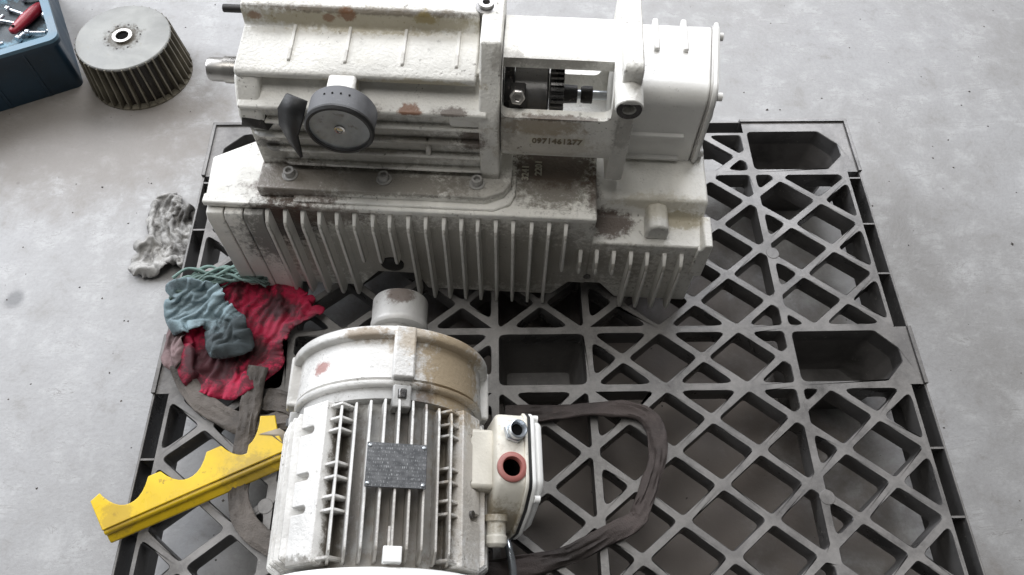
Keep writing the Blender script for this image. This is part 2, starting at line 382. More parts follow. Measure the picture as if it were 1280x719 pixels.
class MB:
    def __init__(self):
        self.v, self.f = [], []

    def add(self, vs, fs):
        o = len(self.v)
        self.v += [tuple(x) for x in vs]
        self.f += [tuple(i + o for i in f) for f in fs]
        return self

    def box(self, a, b, mat=None):
        x0, y0, z0 = a
        x1, y1, z1 = b
        vs = [Vector((x, y, z)) for z in (z0, z1) for x, y in ((x0, y0), (x1, y0), (x1, y1), (x0, y1))]
        if mat:
            vs = [mat @ q for q in vs]
        return self.add(vs, [(0, 3, 2, 1), (4, 5, 6, 7), (0, 1, 5, 4), (1, 2, 6, 5), (2, 3, 7, 6), (3, 0, 4, 7)])

    def prism(self, poly, f, a, b, shrink=None):
        """poly of 2D points; f(p, q, t) -> 3D; extruded t = a..b"""
        n = len(poly)
        vs = [f(p, q, a) for p, q in poly] + [f(p, q, b) for p, q in poly]
        fs = [tuple(range(n))[::-1], tuple(range(n, 2 * n))] + [(i, (i + 1) % n, n + (i + 1) % n, n + i) for i in range(n)]
        return self.add(vs, fs)

    def loops(self, ls, caps=True, closed=False):
        n = len(ls[0])
        vs = [p for l in ls for p in l]
        fs = []
        for k in range(len(ls) - 1 + (1 if closed else 0)):
            k2 = (k + 1) % len(ls)
            for i in range(n):
                j = (i + 1) % n
                fs.append((k * n + i, k * n + j, k2 * n + j, k2 * n + i))
        if caps and not closed:
            fs += [tuple(range(n))[::-1], tuple(range((len(ls) - 1) * n, len(ls) * n))]
        return self.add(vs, fs)

    def lathe(self, prof, p0, ax, n=32, caps=True, phase=0.0):
        """prof: list of (r, t) along axis ax from p0"""
        p0, ax = Vector(p0), Vector(ax).normalized()
        e1 = ax.orthogonal().normalized()
        e2 = ax.cross(e1)
        ls = []
        for r, t in prof:
            ls.append([p0 + ax * t + (e1 * cos(2 * pi * i / n + phase) + e2 * sin(2 * pi * i / n + phase)) * r for i in range(n)])
        return self.loops(ls, caps)

    def cyl(self, p0, p1, r, n=20, r1=None):
        d = Vector(p1) - Vector(p0)
        return self.lathe([(r, 0), (r if r1 is None else r1, d.length)], p0, d, n)

    def ring(self, p0, p1, ro, ri, n=28):
        d = Vector(p1) - Vector(p0)
        L = d.length
        return self.lathe([(ri, 0), (ro, 0), (ro, L), (ri, L), (ri, 0)], p0, d, n, caps=False)

    def tube(self, path, r, n=10, flat=None, upv=(0, 0, 1)):
        """swept ellipse: r half width, flat half thickness"""
        ls = []
        for i, q in enumerate(path):
            q = Vector(q)
            t = (Vector(path[min(i + 1, len(path) - 1)]) - Vector(path[max(i - 1, 0)])).normalized()
            s = t.cross(Vector(upv)).normalized()
            u = s.cross(t)
            rr = r(i / (len(path) - 1)) if callable(r) else r
            ff = rr if flat is None else flat
            ls.append([q + s * rr * cos(2 * pi * k / n) + u * ff * sin(2 * pi * k / n) for k in range(n)])
        return self.loops(ls)

    def build(self, name, mat, parent=None, bevel=0.0, smooth=38, seg=2, merge=False, raw=False):
        me = bpy.data.meshes.new(name)
        bm = bmesh.new()
        vs = [bm.verts.new(v) for v in self.v]
        for f in self.f:
            try:
                bm.faces.new([vs[i] for i in f])
            except ValueError:
                pass
        if merge:
            bmesh.ops.remove_doubles(bm, verts=bm.verts, dist=1e-5)
        if not raw:
            bmesh.ops.recalc_face_normals(bm, faces=bm.faces)
        bm.to_mesh(me)
        bm.free()
        for p in me.polygons:
            p.use_smooth = True
        me.set_sharp_from_angle(angle=radians(smooth))
        me.materials.append(mat)
        o = bpy.data.objects.new(name, me)
        C.objects.link(o)
        if parent:
            o.parent = parent
        if bevel:
            b = o.modifiers.new('bevel', 'BEVEL')
            b.width = bevel
            b.segments = seg
            b.limit_method = 'ANGLE'
            b.angle_limit = radians(35)
            b.use_clamp_overlap = True
        return o


def cut(o, cutter, after_bevel=False):
    """subtract MB cutter from o, once, into its mesh"""
    co = cutter.build('cutter', M['black'])
    co.parent = o.parent
    md = o.modifiers.new('cut', 'BOOLEAN')
    md.operation = 'DIFFERENCE'
    md.solver = 'EXACT'
    md.object = co
    hold = [(m.name, m.show_viewport) for m in o.modifiers if m.type != 'BOOLEAN']
    if not after_bevel and len(o.modifiers) > 1:
        o.modifiers.move(len(o.modifiers) - 1, 0)
    for m in o.modifiers:
        if m.type != 'BOOLEAN' and not after_bevel:
            m.show_viewport = False
    bpy.context.view_layer.update()
    dg = bpy.context.evaluated_depsgraph_get()
    me = bpy.data.meshes.new_from_object(o.evaluated_get(dg))
    o.modifiers.remove(o.modifiers['cut'])
    for n_, s in hold:
        if after_bevel:
            o.modifiers.remove(o.modifiers[n_])
        else:
            o.modifiers[n_].show_viewport = s
    o.data = me
    me.set_sharp_from_angle(angle=radians(38))
    cm = co.data
    bpy.data.objects.remove(co)
    bpy.data.meshes.remove(cm)


def tag(o, label, cat, group=None):
    o['label'] = label
    o['category'] = cat
    if group:
        o['group'] = group
    return o


def thing(name, label, cat, loc, rz=0.0, group=None):
    o = bpy.data.objects.new(name, None)
    o.empty_display_size = 0.05
    C.objects.link(o)
    o.location = loc
    o.rotation_euler = (0, 0, rz)
    return tag(o, label, cat, group)


def copy_part(o, name=None, parent=None):
    c = o.copy()
    C.objects.link(c)
    c.parent = parent or o.parent
    return c


def rrect(hx, hy, r, n=5, cx=0.0, cy=0.0):
    pts = []
    for sx, sy, a0 in ((1, 1, 0), (-1, 1, pi / 2), (-1, -1, pi), (1, -1, 1.5 * pi)):
        for k in range(n + 1):
            a = a0 + pi / 2 * k / n
            pts.append((cx + sx * (hx - r) + r * cos(a), cy + sy * (hy - r) + r * sin(a)))
    return pts


def catmull(P, n=10):
    P = [Vector(p) for p in P]
    out = []
    for i in range(len(P) - 1):
        a, b, c, d = P[max(i - 1, 0)], P[i], P[i + 1], P[min(i + 2, len(P) - 1)]
        for k in range(n):
            t = k / n
            out.append(0.5 * ((2 * b) + (c - a) * t + (2 * a - 5 * b + 4 * c - d) * t * t + (3 * b - a - 3 * c + d) * t ** 3))
    out.append(P[-1])
    return out


# ------------------------------------------------------------------ floor
fl = MB()
G = 24
vs = [(-9 + 18 * i / G, -9 + 18 * j / G, 0) for j in range(G + 1) for i in range(G + 1)]
fl.add(vs, [(j * (G + 1) + i, j * (G + 1) + i + 1, (j + 1) * (G + 1) + i + 1, (j + 1) * (G + 1) + i) for j in range(G) for i in range(G)])
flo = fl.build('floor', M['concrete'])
flo['kind'] = 'structure'

# ------------------------------------------------------------------ pallet
pal = thing('plastic_pallet', 'large dark grey plastic pallet with diamond lattice deck under the pump and motor', 'pallet', (0, 0.5, ZP))
LX, LY = 0.064, 0.0511
W2 = 0.0062


def clip(poly, n, d):
    """keep n.p <= d"""
    out = []
    for i in range(len(poly)):
        a, b = poly[i], poly[(i + 1) % len(poly)]
        da, db = n[0] * a[0] + n[1] * a[1] - d, n[0] * b[0] + n[1] * b[1] - d
        if da <= 1e-9:
            out.append(a)
        if (da < -1e-9 and db > 1e-9) or (da > 1e-9 and db < -1e-9):
            t = da / (da - db)
            out.append((a[0] + (b[0] - a[0]) * t, a[1] + (b[1] - a[1]) * t))
    return out


def area2(p):
    return 0.5 * sum(p[i][0] * p[(i + 1) % len(p)][1] - p[(i + 1) % len(p)][0] * p[i][1] for i in range(len(p)))


def inset(poly, w):
    if area2(poly) < 0:
        poly = poly[::-1]
    out = list(poly)
    for i in range(len(poly)):
        a, b = poly[i], poly[(i + 1) % len(poly)]
        dx, dy = b[0] - a[0], b[1] - a[1]
        L = sqrt(dx * dx + dy * dy)
        if L < 1e-6:
            continue
        n = (dy / L, -dx / L)
        out = clip(out, n, n[0] * a[0] + n[1] * a[1] - w)
        if len(out) < 3:
            return []
    return out


def roundp(poly, r, n=4):
    out = []
    m = len(poly)
    for i in range(m):
        a, b, c = Vector(poly[i - 1]), Vector(poly[i]), Vector(poly[(i + 1) % m])
        d1, d2 = (a - b), (c - b)
        l1, l2 = d1.length, d2.length
        if l1 < 1e-6 or l2 < 1e-6:
            continue
        d1 /= l1
        d2 /= l2
        ang = d1.angle(d2)
        t = min(r / math.tan(max(ang / 2, 0.15)), 0.45 * l1, 0.45 * l2)
        p, q = b + d1 * t, b + d2 * t
        for k in range(n + 1):
            s = k / n
            out.append(tuple((1 - s) ** 2 * p + 2 * s * (1 - s) * b + s * s * q))
    return out


deck = MB()


def cell(poly, hole, depth, mb=deck, bottom=True, lip=0.0012):
    """top ring between poly and hole, rounded lip, hole wall down"""
    if area2(poly) < 0:
        poly = poly[::-1]
    if not hole or abs(area2(hole)) < 6e-5:
        n = len(poly)
        mb.add([(x, y, 0) for x, y in poly], [tuple(range(n))])
        return
    if area2(hole) < 0:
        hole = hole[::-1]
    cx = sum(p[0] for p in hole) / len(hole)
    cy = sum(p[1] for p in hole) / len(hole)
    an = lambda p: atan2(p[1] - cy, p[0] - cx)
    P = sorted(poly, key=an)
    H = sorted(hole, key=an)
    nP, nH = len(P), len(H)
    base = len(mb.v)

    def wide(p, e):
        d = Vector((p[0] - cx, p[1] - cy))
        L = d.length
        return (cx + d.x * (1 + e / L), cy + d.y * (1 + e / L))
    H1 = [wide(p, lip) for p in H]
    vs_ = [(x, y, 0) for x, y in P] + [(x, y, 0) for x, y in H1] + [(x, y, -lip) for x, y in H] + [(x, y, -depth) for x, y in H]
    fs_ = []
    i = j = 0
    aP = [an(p) for p in P] + [an(P[0]) + 2 * pi]
    aH = [an(p) for p in H1] + [an(H1[0]) + 2 * pi]
    # start: connect P[0] with nearest-angle H before it
    while i < nP or j < nH:
        if j >= nH or (i < nP and aP[i + 1] <= aH[j + 1]):
            fs_.append((i % nP, (i + 1) % nP, nP + j % nH))
            i += 1
        else:
            fs_.append((i % nP, nP + (j + 1) % nH, nP + j % nH))
            j += 1
    for k in range(nH):
        k2 = (k + 1) % nH
        fs_.append((nP + k, nP + k2, nP + nH + k2, nP + nH + k))
        fs_.append((nP + nH + k, nP + nH + k2, nP + 2 * nH + k2, nP + 2 * nH + k))
    mb.add(vs_, fs_)


XL = [-0.577, -0.40, -0.075, 0.075, 0.40, 0.577]
YL = [-0.466, -0.371, -0.0505, 0.0505, 0.371, 0.466]
DEPTH = 0.036
for ix in range(5):
    for iy in range(5):
        if ix in (0, 2, 4) and iy in (0, 2, 4):
            continue
        polys = [[(XL[ix], YL[iy]), (XL[ix + 1], YL[iy]), (XL[ix + 1], YL[iy + 1]), (XL[ix], YL[iy + 1])]]
        for sgn in (1, -1):
            nx, ny = 1 / LX, sgn / LY
            for m_ in range(-12, 13):
                d = 2 * m_
                new = []
                for p in polys:
                    a = clip(p, (nx, ny), d)
                    b = clip(p, (-nx, -ny), -d)
                    for q in (a, b):
                        if len(q) >= 3 and abs(area2(q)) > 1e-6:
                            new.append(q)
                polys = new
        for p in polys:
            h = inset(p, W2)
            cell(p, roundp(h, 0.0065) if len(h) >= 3 else None, DEPTH)
legs = []
for ix in (0, 2, 4):
    for iy in (0, 2, 4):
        x0, x1 = XL[ix], XL[ix + 1]
        y0, y1 = YL[iy], YL[iy + 1]
        if ix == 0:
            x0 = -0.600
        if ix == 4:
            x1 = 0.600
        if iy == 0:
            y0 = -0.494
        if iy == 4:
            y1 = 0.494
        P = [(x0, y0), (x1, y0), (x1, y1), (x0, y1)]
        hx0 = x0 + (0.007 if ix else 0.026)
        hx1 = x1 - (0.007 if ix < 4 else 0.026)
        hy0 = y0 + (0.007 if iy else 0.026)
        hy1 = y1 - (0.007 if iy < 4 else 0.026)
        ch = 0.032
        H = []
        for (x, y, sx, sy) in ((hx0, hy0, 1, 1), (hx1, hy0, -1, 1), (hx1, hy1, -1, -1), (hx0, hy1, 1, -1)):
            outer = (ix == 0 and sx == 1) or (ix == 4 and sx == -1)
            if outer:
                a, b = (x + sx * ch, y), (x, y + sy * ch)
                H += [b, a] if (sx * sy > 0) else [a, b]
            else:
                H.append((x, y))
        Hr = roundp(H if area2(H) > 0 else H[::-1], 0.010)
        cell(P, Hr, DEPTH)
        # leg: tapered cup standing on the floor
        cx = (hx0 + hx1) / 2
        cy = (hy0 + hy1) / 2
        sc = lambda k, z: [(cx + (x - cx) * k, cy + (y - cy) * k, z) for x, y in Hr]
        lg = MB()
        lg.loops([sc(1.0, -DEPTH + 0.002), sc(0.86, -0.128), sc(0.80, -0.133), ], caps=False)
        n_ = len(Hr)
        lg.add(sc(0.80, -0.133), [tuple(range(n_))])
        lg.loops([sc(1.03, -DEPTH + 0.002), sc(0.90, -0.132), sc(0.86, -0.1398)], caps=False)
        lg.add(sc(0.86, -0.1398), [tuple(range(n_))])
        if ix == 2:   # moulding cross in the cup floor
            lg.box((cx - 0.016, cy - 0.0015, -0.134), (cx + 0.016, cy + 0.0015, -0.127))
            lg.box((cx - 0.0015, cy - 0.016, -0.1341), (cx + 0.0015, cy + 0.016, -0.1271))
        legs.append(lg)
# round ejector tabs at some nodes
dk = deck.build('deck_grid', M['pallet'], pal, raw=True)
for lg in legs:
    lg.build('leg', M['pallet_leg'], pal, raw=True)
tabs = [(0.405, 0.195), (0.405, -0.225), (0.152, -0.195), (-0.405, 0.195), (-0.405, -0.225), (-0.152, -0.195), (0.152, 0.195)]
for x, y in tabs:
    MB().cyl((x, y, -0.030), (x, y, 0.0006), 0.0115, 24).build('boss', M['pallet'], dk, bevel=0.001)
# outer rim: thin upright wall all round, with struts to the deck
rim = MB()
RH = -0.075
for s in (-1, 1):
    rim.box((s * 0.600 - 0.002, -0.4965, RH), (s * 0.600 + 0.002, 0.4965, -0.001))
    rim.box((-0.598, s * 0.494 - 0.002, RH), (0.598, s * 0.494 + 0.002, -0.0012))
    # raised lip on the pads
    for y in (-0.4325, 0.0, 0.4325):
        rim.box((s * 0.600 - 0.0035, y - (0.0505 if y == 0 else 0.0615), -0.02), (s * 0.600 + 0.0035, y + (0.0505 if y == 0 else 0.0615), 0.004))
    for x in (-0.5, 0.0, 0.5):
        rim.box((x - (0.075 if x == 0 else 0.1035), s * 0.494 - 0.0035, -0.0201), (x + (0.075 if x == 0 else 0.1035), s * 0.494 + 0.0035, 0.0041))
for s in (-1, 1):
    # deck edge skirt
    for (y0, y1) in ((-0.371, -0.0505), (0.0505, 0.371)):
        rim.box((s * 0.577 - 0.0015 * (1 + s), y0, RH), (s * 0.577 + 0.0015 * (1 - s), y1, -0.0022))
    for (x0, x1) in ((-0.40, -0.075), (0.075, 0.40)):
        rim.box((x0, s * 0.466 - 0.0015 * (1 + s), RH), (x1, s * 0.466 + 0.0015 * (1 - s), -0.0023))
rim.build('rim_wall', M['pallet'], pal, bevel=0.0008, seg=1)
st = MB()
st.box((-0.0105, -0.0015, RH), (0.0105, 0.0015, -0.0015))
st0 = st.build('rim_strut', M['pallet'], pal)
first = True
for s in (-1, 1):
    for ky in (-7, -5, -3, 3, 5, 7):
        if abs(ky * LY) > 0.365:
            continue
        o = st0 if first else copy_part(st0)
        first = False
        o.location = (s * 0.588, ky * LY, 0)
    for kx in (-5, -3, 3, 5):
        o = copy_part(st0)
        o.location = (kx * LX, s * 0.480, 0)
        o.rotation_euler = (0, 0, pi / 2)
        o.scale = (1.1, 1, 1)

# ------------------------------------------------------------------ vacuum pump
pump = thing('vacuum_pump', 'white cast vacuum pump with finned oil tank, grimy and stained, on the pallet', 'vacuum pump', (0, 0.6195, ZP), radians(-3.9))
VZ = lambda p, q, t: (t, p, q)        # profile (v,z) extruded along u
UV = lambda p, q, t: (p, q, t)        # plan (u,v) extruded along z
UZ = lambda p, q, t: (p, t, q)        # elevation (u,z) extruded along v
tk = MB()
tk.prism([(-0.487, 0), (0.072, 0), (0.072, 0.29), (-0.36, 0.29), (-0.36, 0.16), (-0.494, 0.079)], UV, 0.0, 0.222)
tank = tk.build('oil_tank', M['white_paint'], pump, bevel=0.003)
cu = MB()
cu.prism([(-0.303, -0.01), (-0.262, 0.046), (-0.2, 0.046), (-0.183, -0.01)], UZ, -0.05, 0.26)
cut(tank, cu)
tr = MB()
tr.prism([(0.001, 0), (0.052, 0), (0.052, 0.192), (0.28, 0.192), (0.28, 0.001), (0.28, 0)], lambda p, q, t: (t, p, q), 0.0, 0.1)
tr = MB()
tr.prism([(0.001, 0.0), (0.001, 0.158), (0.030, 0.160), (0.048, 0.163), (0.053, 0.170), (0.056, 0.190), (0.06, 0.195), (0.285, 0.195), (0.285, 0.0)], VZ, 0.070, 0.240)
tro = tr.build('oil_separator_base', M['white_paint'], pump, bevel=0.003)
cu = MB()
cu.prism([(0.012, -0.01), (0.045, 0.041), (0.095, 0.041), (0.130, -0.01)], UZ, -0.05, 0.27)
cut(tro, cu)
cu = MB()
cu.prism([(0.012, -0.01), (0.045, 0.041), (0.095, 0.041), (0.130, -0.01)], UZ, -0.05, 0.27)
cut(tank, cu)
MB().prism([(0.228, 0.085), (0.248, 0.085), (0.248, 0.170), (0.236, 0.170), (0.232, 0.158), (0.228, 0.158)], UZ, -0.004, 0.05).build('end_lip', M['white_paint'], pump, bevel=0.002)
# cut-down slot along the tank rim
MB().prism([(-0.49, -0.004), (0.0715, -0.004), (0.0715, 0.012), (-0.49, 0.012)], UV, 0.2125, 0.2235).build('tank_rim', M['white_paint'], pump, bevel=0.0025)
# casting number on the plateau (raised digits)
# fins: one upright plate each


def fin_mesh(ztop, zbot, half=0.0022):
    pr = [(0.003, ztop), (-0.005, ztop - 0.002), (-0.018, ztop - 0.013), (-0.0205, ztop - 0.022), (-0.022, zbot + 0.016), (-0.0195, zbot + 0.005), (-0.008, zbot - 0.003), (0.003, zbot)]
    b = MB()
    n = len(pr)
    L = []
    for s in (-1, 1):
        L.append([(s * (half if v < -0.005 else half * 1.5), v, z) for v, z in pr])
    b.loops(L)
    return b


kinds = {'full': (0.211, -0.002), 'arch': (0.211, 0.098), 'low': (0.140, -0.002), 'lowarch': (0.140, 0.094)}
protos = {}
for k in range(-16, 9):
    u = 0.0053 + 0.0253 * k
    if u > 0.21:
        continue
    if u < 0.045:
        kd = 'arch' if (-0.285 < u < -0.205 or u > 0.02) else 'full'
    else:
        kd = 'lowarch' if u < 0.118 else 'low'
    if kd not in protos:
        zt, zb = kinds[kd]
        o = fin_mesh(zt, zb).build('fin', M['fin_paint'], pump, bevel=0.0012)
        protos[kd] = o
        # object coordinates of a fin start at its own origin
    else:
        o = copy_part(protos[kd])
    o.location = (u, 0, 0)
    o.rotation_euler = (0, random.uniform(-0.006, 0.006), random.uniform(-0.02, 0.02))
for ua, ub in ((-0.4865, -0.4625), (-0.4605, -0.4345), (-0.4325, -0.4045)):
    MB().prism([(0.004, 0.211), (-0.012, 0.209), (-0.0165, 0.200), (-0.0165, 0.004), (-0.012, 0.0), (0.004, 0.0)], VZ, ua, ub).build('end_panel', M['fin_paint'], pump, bevel=0.0015)
MB().lathe([(0.018, 0), (0.018, 0.004), (0.014, 0.006)], (-0.236, 0.001, 0.074), (0, -1, 0), 28).build('recess_disc', M['black_steel'], pump)  # dark disc set in for the oval recess and its shade
MB().lathe([(0.006, 0), (0.006, 0.002)], (0.073, 0.001, 0.062), (0, -1, 0), 18).build('recess_disc', M['dull_steel'], pump)  # disc set in for the dark of a small hole
# boss on the step
MB().prism([(0.149, 0.158), (0.183, 0.158), (0.183, 0.176), (0.179, 0.188), (0.166, 0.193), (0.153, 0.188), (0.149, 0.176)], UZ, 0.012, 0.056).build('boss', M['white_paint'], pump, bevel=0.004, seg=3)
# foot flange of the pump block with socket bolts
MB().prism([(-0.41, 0.012), (-0.088, 0.012), (-0.062, 0.024), (-0.052, 0.04), (-0.052, 0.24), (-0.41, 0.24)], UV, 0.221, 0.242).build('foot_flange', M['white_paint'], pump, bevel=0.002)
MB().prism([(-0.36, 0.002), (-0.075, 0.002), (-0.052, 0.014), (-0.045, 0.03), (-0.045, 0.10), (-0.36, 0.10)], UV, 0.220, 0.2275).build('gasket_ledge', M['white_paint'], pump, bevel=0.002)


def bolt(name, mb_p, ax, r, h, mat, parent, hexa=True):
    b = MB().lathe([(r * 1.5, 0), (r * 1.5, 0.002), (r, 0.002), (r, h), (r * 0.55, h), (r * 0.55, h * 0.5)], mb_p, ax, 18)
    return b.build(name, mat, parent, bevel=0.0006, seg=1)


for u, v in ((-0.366, 0.036), (-0.232, 0.036), (-0.100, 0.036)):
    bolt('bolt', (u, v, 0.242), (0, 0, 1), 0.0075, 0.012, M['hub_paint'], pump)
# pump block
blk = MB()
blk.prism([(0.056, 0.24), (0.056, 0.352), (0.053, 0.358), (0.047, 0.362), (0.047, 0.367), (0.054, 0.370), (0.078, 0.376), (0.088, 0.386), (0.090, 0.40), (0.25, 0.40), (0.25, 0.24)], VZ, -0.408, -0.085)
blk.build('pump_block', M['white_paint'], pump, bevel=0.002)
rz = [0.255, 0.284, 0.312, 0.340]
for i, z in enumerate(rz):
    b = MB()
    x0 = (-0.378, -0.396, -0.406, -0.408)[i]
    pl = [(x0 + 0.012, 0.0465), (-0.086, 0.0465), (-0.086, 0.080), (x0, 0.080), (x0, 0.062), (x0 + 0.004, 0.052)]
    b.prism(pl, UV, z - 0.0045, z)
    b.build('rib', M['white_paint'], pump, bevel=0.0022)
MB().prism([(-0.17, 0.048), (-0.163, 0.048), (-0.163, 0.078), (-0.17, 0.078)], UV, 0.284, 0.312).build('rib_bridge', M['white_paint'], pump, bevel=0.002)
MB().prism([(-0.135, 0.049), (-0.086, 0.049), (-0.086, 0.078), (-0.135, 0.078)], UV, 0.342, 0.368).build('lug', M['white_paint'], pump, bevel=0.004)
# end column and broken lug on the left
MB().prism([(0.045, 0.335), (0.045, 0.350), (0.052, 0.366), (0.074, 0.394), (0.24, 0.394), (0.24, 0.335)], VZ, -0.411, -0.379).build('end_column', M['white_paint'], pump, bevel=0.005, seg=3)
br = MB()
br.add([(-0.428, 0.040, 0.318), (-0.392, 0.036, 0.316), (-0.386, 0.06, 0.312), (-0.424, 0.07, 0.316), (-0.422, 0.038, 0.336), (-0.398, 0.040, 0.334), (-0.395, 0.06, 0.338), (-0.420, 0.07, 0.338), (-0.408, 0.034, 0.325)],
       [(0, 3, 2, 1), (0, 1, 8), (1, 5, 8), (5, 4, 8), (4, 0, 8), (4, 5, 6, 7), (1, 2, 6, 5), (2, 3, 7, 6), (3, 0, 4, 7)])
br.v = [(x + 0.016, y + 0.006, z + 0.012) for x, y, z in br.v]
br.build('broken_lug', M['black_steel'], pump)
# sloping shelf, rear riser and top
sh = MB()
sh.prism([(0.078, 0.389), (0.073, 0.394), (0.073, 0.401), (0.078, 0.405), (0.146, 0.411), (0.149, 0.414), (0.152, 0.433), (0.157, 0.438), (0.262, 0.438), (0.262, 0.389)], VZ, -0.408, -0.100)
sh.build('top_cover', M['white_paint'], pump, bevel=0.002)
sr = MB()
sr.prism([(0.088, 0.403), (0.092, 0.409), (0.150, 0.4145), (0.150, 0.403)], VZ, -0.0022, 0.0022)
sr0 = sr.build('rib', M['white_paint'], pump, bevel=0.001)
for i, u in enumerate((-0.340, -0.268, -0.195, -0.126)):
    o = sr0 if i == 0 else copy_part(sr0)
    o.location = (u, 0, 0)
MB().lathe([(0.014, 0), (0.014, 0.003), (0.010, 0.004), (0.010, 0.010), (0.005, 0.010), (0.005, 0.004)], (-0.092, 0.168, 0.437), (0, 0, 1), 24).build('bolt', M['dull_steel'], pump)
# bearing flange between block and lantern
bf = MB()
bf.prism([(0.046, 0.228), (0.046, 0.350), (0.054, 0.372), (0.096, 0.428), (0.103, 0.440), (0.235, 0.440), (0.24, 0.228)], VZ, -0.096, -0.069)
bf.build('bearing_flange', M['white_paint'], pump, bevel=0.0025)
bf2 = MB()
bf2.prism([(0.050, 0.228), (0.050, 0.38), (0.058, 0.41), (0.10, 0.436), (0.235, 0.436), (0.24, 0.228)], VZ, -0.0875, -0.0845)
# lantern: rounded square tube with a cut window on its upper front corner
CV, CZ = 0.135, 0.335
lo = [(CV + x, CZ + y) for x, y in rrect(0.080, 0.080, 0.050, 8)]
li = [(CV + x, CZ + y) for x, y in rrect(0.064, 0.064, 0.036, 8)]
la = MB()
U0, U1 = -0.067, 0.084
la.loops([[(U0, p, q) for p, q in lo], [(U1, p, q) for p, q in lo], [(U1, p, q) for p, q in li], [(U0, p, q) for p, q in li]], caps=False, closed=True)
lan = la.build('lantern', M['white_paint'], pump)
cu = MB()
cu.prism(rrect(0.0705, 0.19, 0.010, 5, 0.004, 0.55), UZ, -0.05, 0.105)
cut(lan, cu)
cu = MB()
cu.prism(rrect(0.066, 0.045, 0.010, 5, 0.004, 0.345), UZ, 0.185, 0.30)
cut(lan, cu)
bvl = lan.modifiers.new('bevel', 'BEVEL')
bvl.width = 0.0015
bvl.segments = 2
bvl.angle_limit = radians(40)
# shaft, coupling half and clutch ring inside the window
AX = (0, 0.135, 0.325)
MB().lathe([(0.045, -0.052), (0.045, -0.008), (0.038, -0.006)], AX, (1, 0, 0), 40).build('coupling_hub', M['dull_steel'], pump, bevel=0.001)
tg = MB()
nt_ = 40
lp = []
for k in range(nt_):
    for da, r in ((0.0, 0.0435), (0.2, 0.0495), (0.6, 0.0495), (0.8, 0.0435)):
        a = 2 * pi * (k + da) / nt_
        lp.append((r * cos(a), r * sin(a)))
tg.loops([[(-0.004, AX[1] + p, AX[2] + q) for p, q in lp], [(0.014, AX[1] + p, AX[2] + q) for p, q in lp]])
tg.build('tooth_ring', M['dull_steel'], pump)
MB().lathe([(0.013, 0.012), (0.012, 0.034)], AX, (1, 0, 0), 20).build('shaft', M['black_steel'], pump)
MB().lathe([(0.011, 0.039), (0.012, 0.043), (0.012, 0.055)], AX, (1, 0, 0), 16).build('shaft_nut', M['black_steel'], pump, bevel=0.001)
MB().lathe([(0.0065, 0.02), (0.0065, 0.075)], (0, 0.135, 0.325), (1, 0, 0), 12).build('shaft', M['zinc'], pump)
MB().lathe([(0.050, -0.0655), (0.050, -0.054)], AX, (1, 0, 0), 40).build('hub_disc', M['black_steel'], pump)
cl = MB()
cl.box((-0.0575, 0.070, 0.345), (-0.037, 0.105, 0.372))
MB().prism(rrect(0.0105, 0.028, 0.003, 2, -0.047, 0.345), UZ, 0.072, 0.105).build('clamp', M['black_steel'], pump, bevel=0.001)
MB().lathe([(0.0105, 0), (0.0105, 0.010), (0.0085, 0.012), (0.005, 0.012), (0.005, 0.005)], (-0.047, 0.080, 0.372), (0, -0.75, 0.65), 6).build('bolt', M['steel'], pump, bevel=0.0008)
MB().box((-0.057, 0.066, 0.322), (-0.037, 0.080, 0.338)).build('clamp_jaw', M['steel'], pump, bevel=0.002)
# end plate
ep = MB()
ep.prism(rrect(0.090, 0.110, 0.012, 4, 0.148, 0.340), VZ, 0.081, 0.1055)
epo = ep.build('end_plate', M['white_paint'], pump, bevel=0.002)
MB().lathe([(0.0065, 0.03), (0.0085, 0.004), (0.0085, 0), (0.0175, 0), (0.0175, 0.055), (0.012, 0.075)], (0.0915, 0.032, 0.408), (0, 1, 0.12), 28).build('boss', M['white_paint'], pump, bevel=0.0015)
MB().ring((0.0915, 0.0315, 0.408), (0.0915, 0.0308, 0.408), 0.0155, 0.0085).build('washer', M['dull_steel'], pump)
MB().lathe([(0.0062, 0), (0.0062, 0.004)], (0.0915, 0.046, 0.410), (0, -1, 0), 6).build('socket_bolt', M['black_steel'], pump)
# separator housing on the right
sb = MB()
prf = [(0.133, 0.193), (0.133, 0.310)] + [(0.133 + 0.026 - 0.026 * cos(a), 0.310 + 0.026 * sin(a)) for a in (0.2, 0.4, 0.6, 0.8, 1.0, 1.2, 1.4, pi / 2)] + [(0.262, 0.336), (0.274, 0.332), (0.28, 0.32), (0.28, 0.193)]
sb.prism(prf, VZ, 0.1105, 0.232)
def lean(mb):
    mb.v = [(x - 0.016 + (y - 0.133) * 0.10 if x > 0.2 else x, y, z) for x, y, z in mb.v]
    return mb


lean(sb).build('separator_housing', M['white_clean'], pump, bevel=0.004, seg=3)
for z in (0.256, 0.207):
    MB().prism([(0.127, z - 0.005), (0.127, z), (0.136, z + 0.001), (0.136, z - 0.007)], VZ, 0.112, 0.196).build('rib', M['white_clean'], pump, bevel=0.0012)
for u in (0.146, 0.187):
    MB().prism([(0.214, 0.334), (0.214, 0.342), (0.276, 0.342), (0.276, 0.33)], VZ, u - 0.004, u + 0.004).build('rib', M['white_clean'], pump, bevel=0.002)
lid = MB()
prf2 = [(p + (0.001 if p > 0.2 else -0.001), q + (0.001 if q > 0.2 else 0.006)) for p, q in prf]
lid.prism([(p - 0.004 if p < 0.2 else p + 0.003, q + (0.004 if q > 0.25 else 0)) for p, q in prf2], VZ, 0.2345, 0.2405)
lean(lid).build('end_cover', M['white_clean'], pump, bevel=0.0015)
lean(MB().prism(prf2, VZ, 0.232, 0.2345)).build('gasket', M['hub_paint'], pump)
lean(MB().prism(prf2, VZ, 0.2405, 0.243)).build('end_cover_step', M['white_clean'], pump, bevel=0.0015)
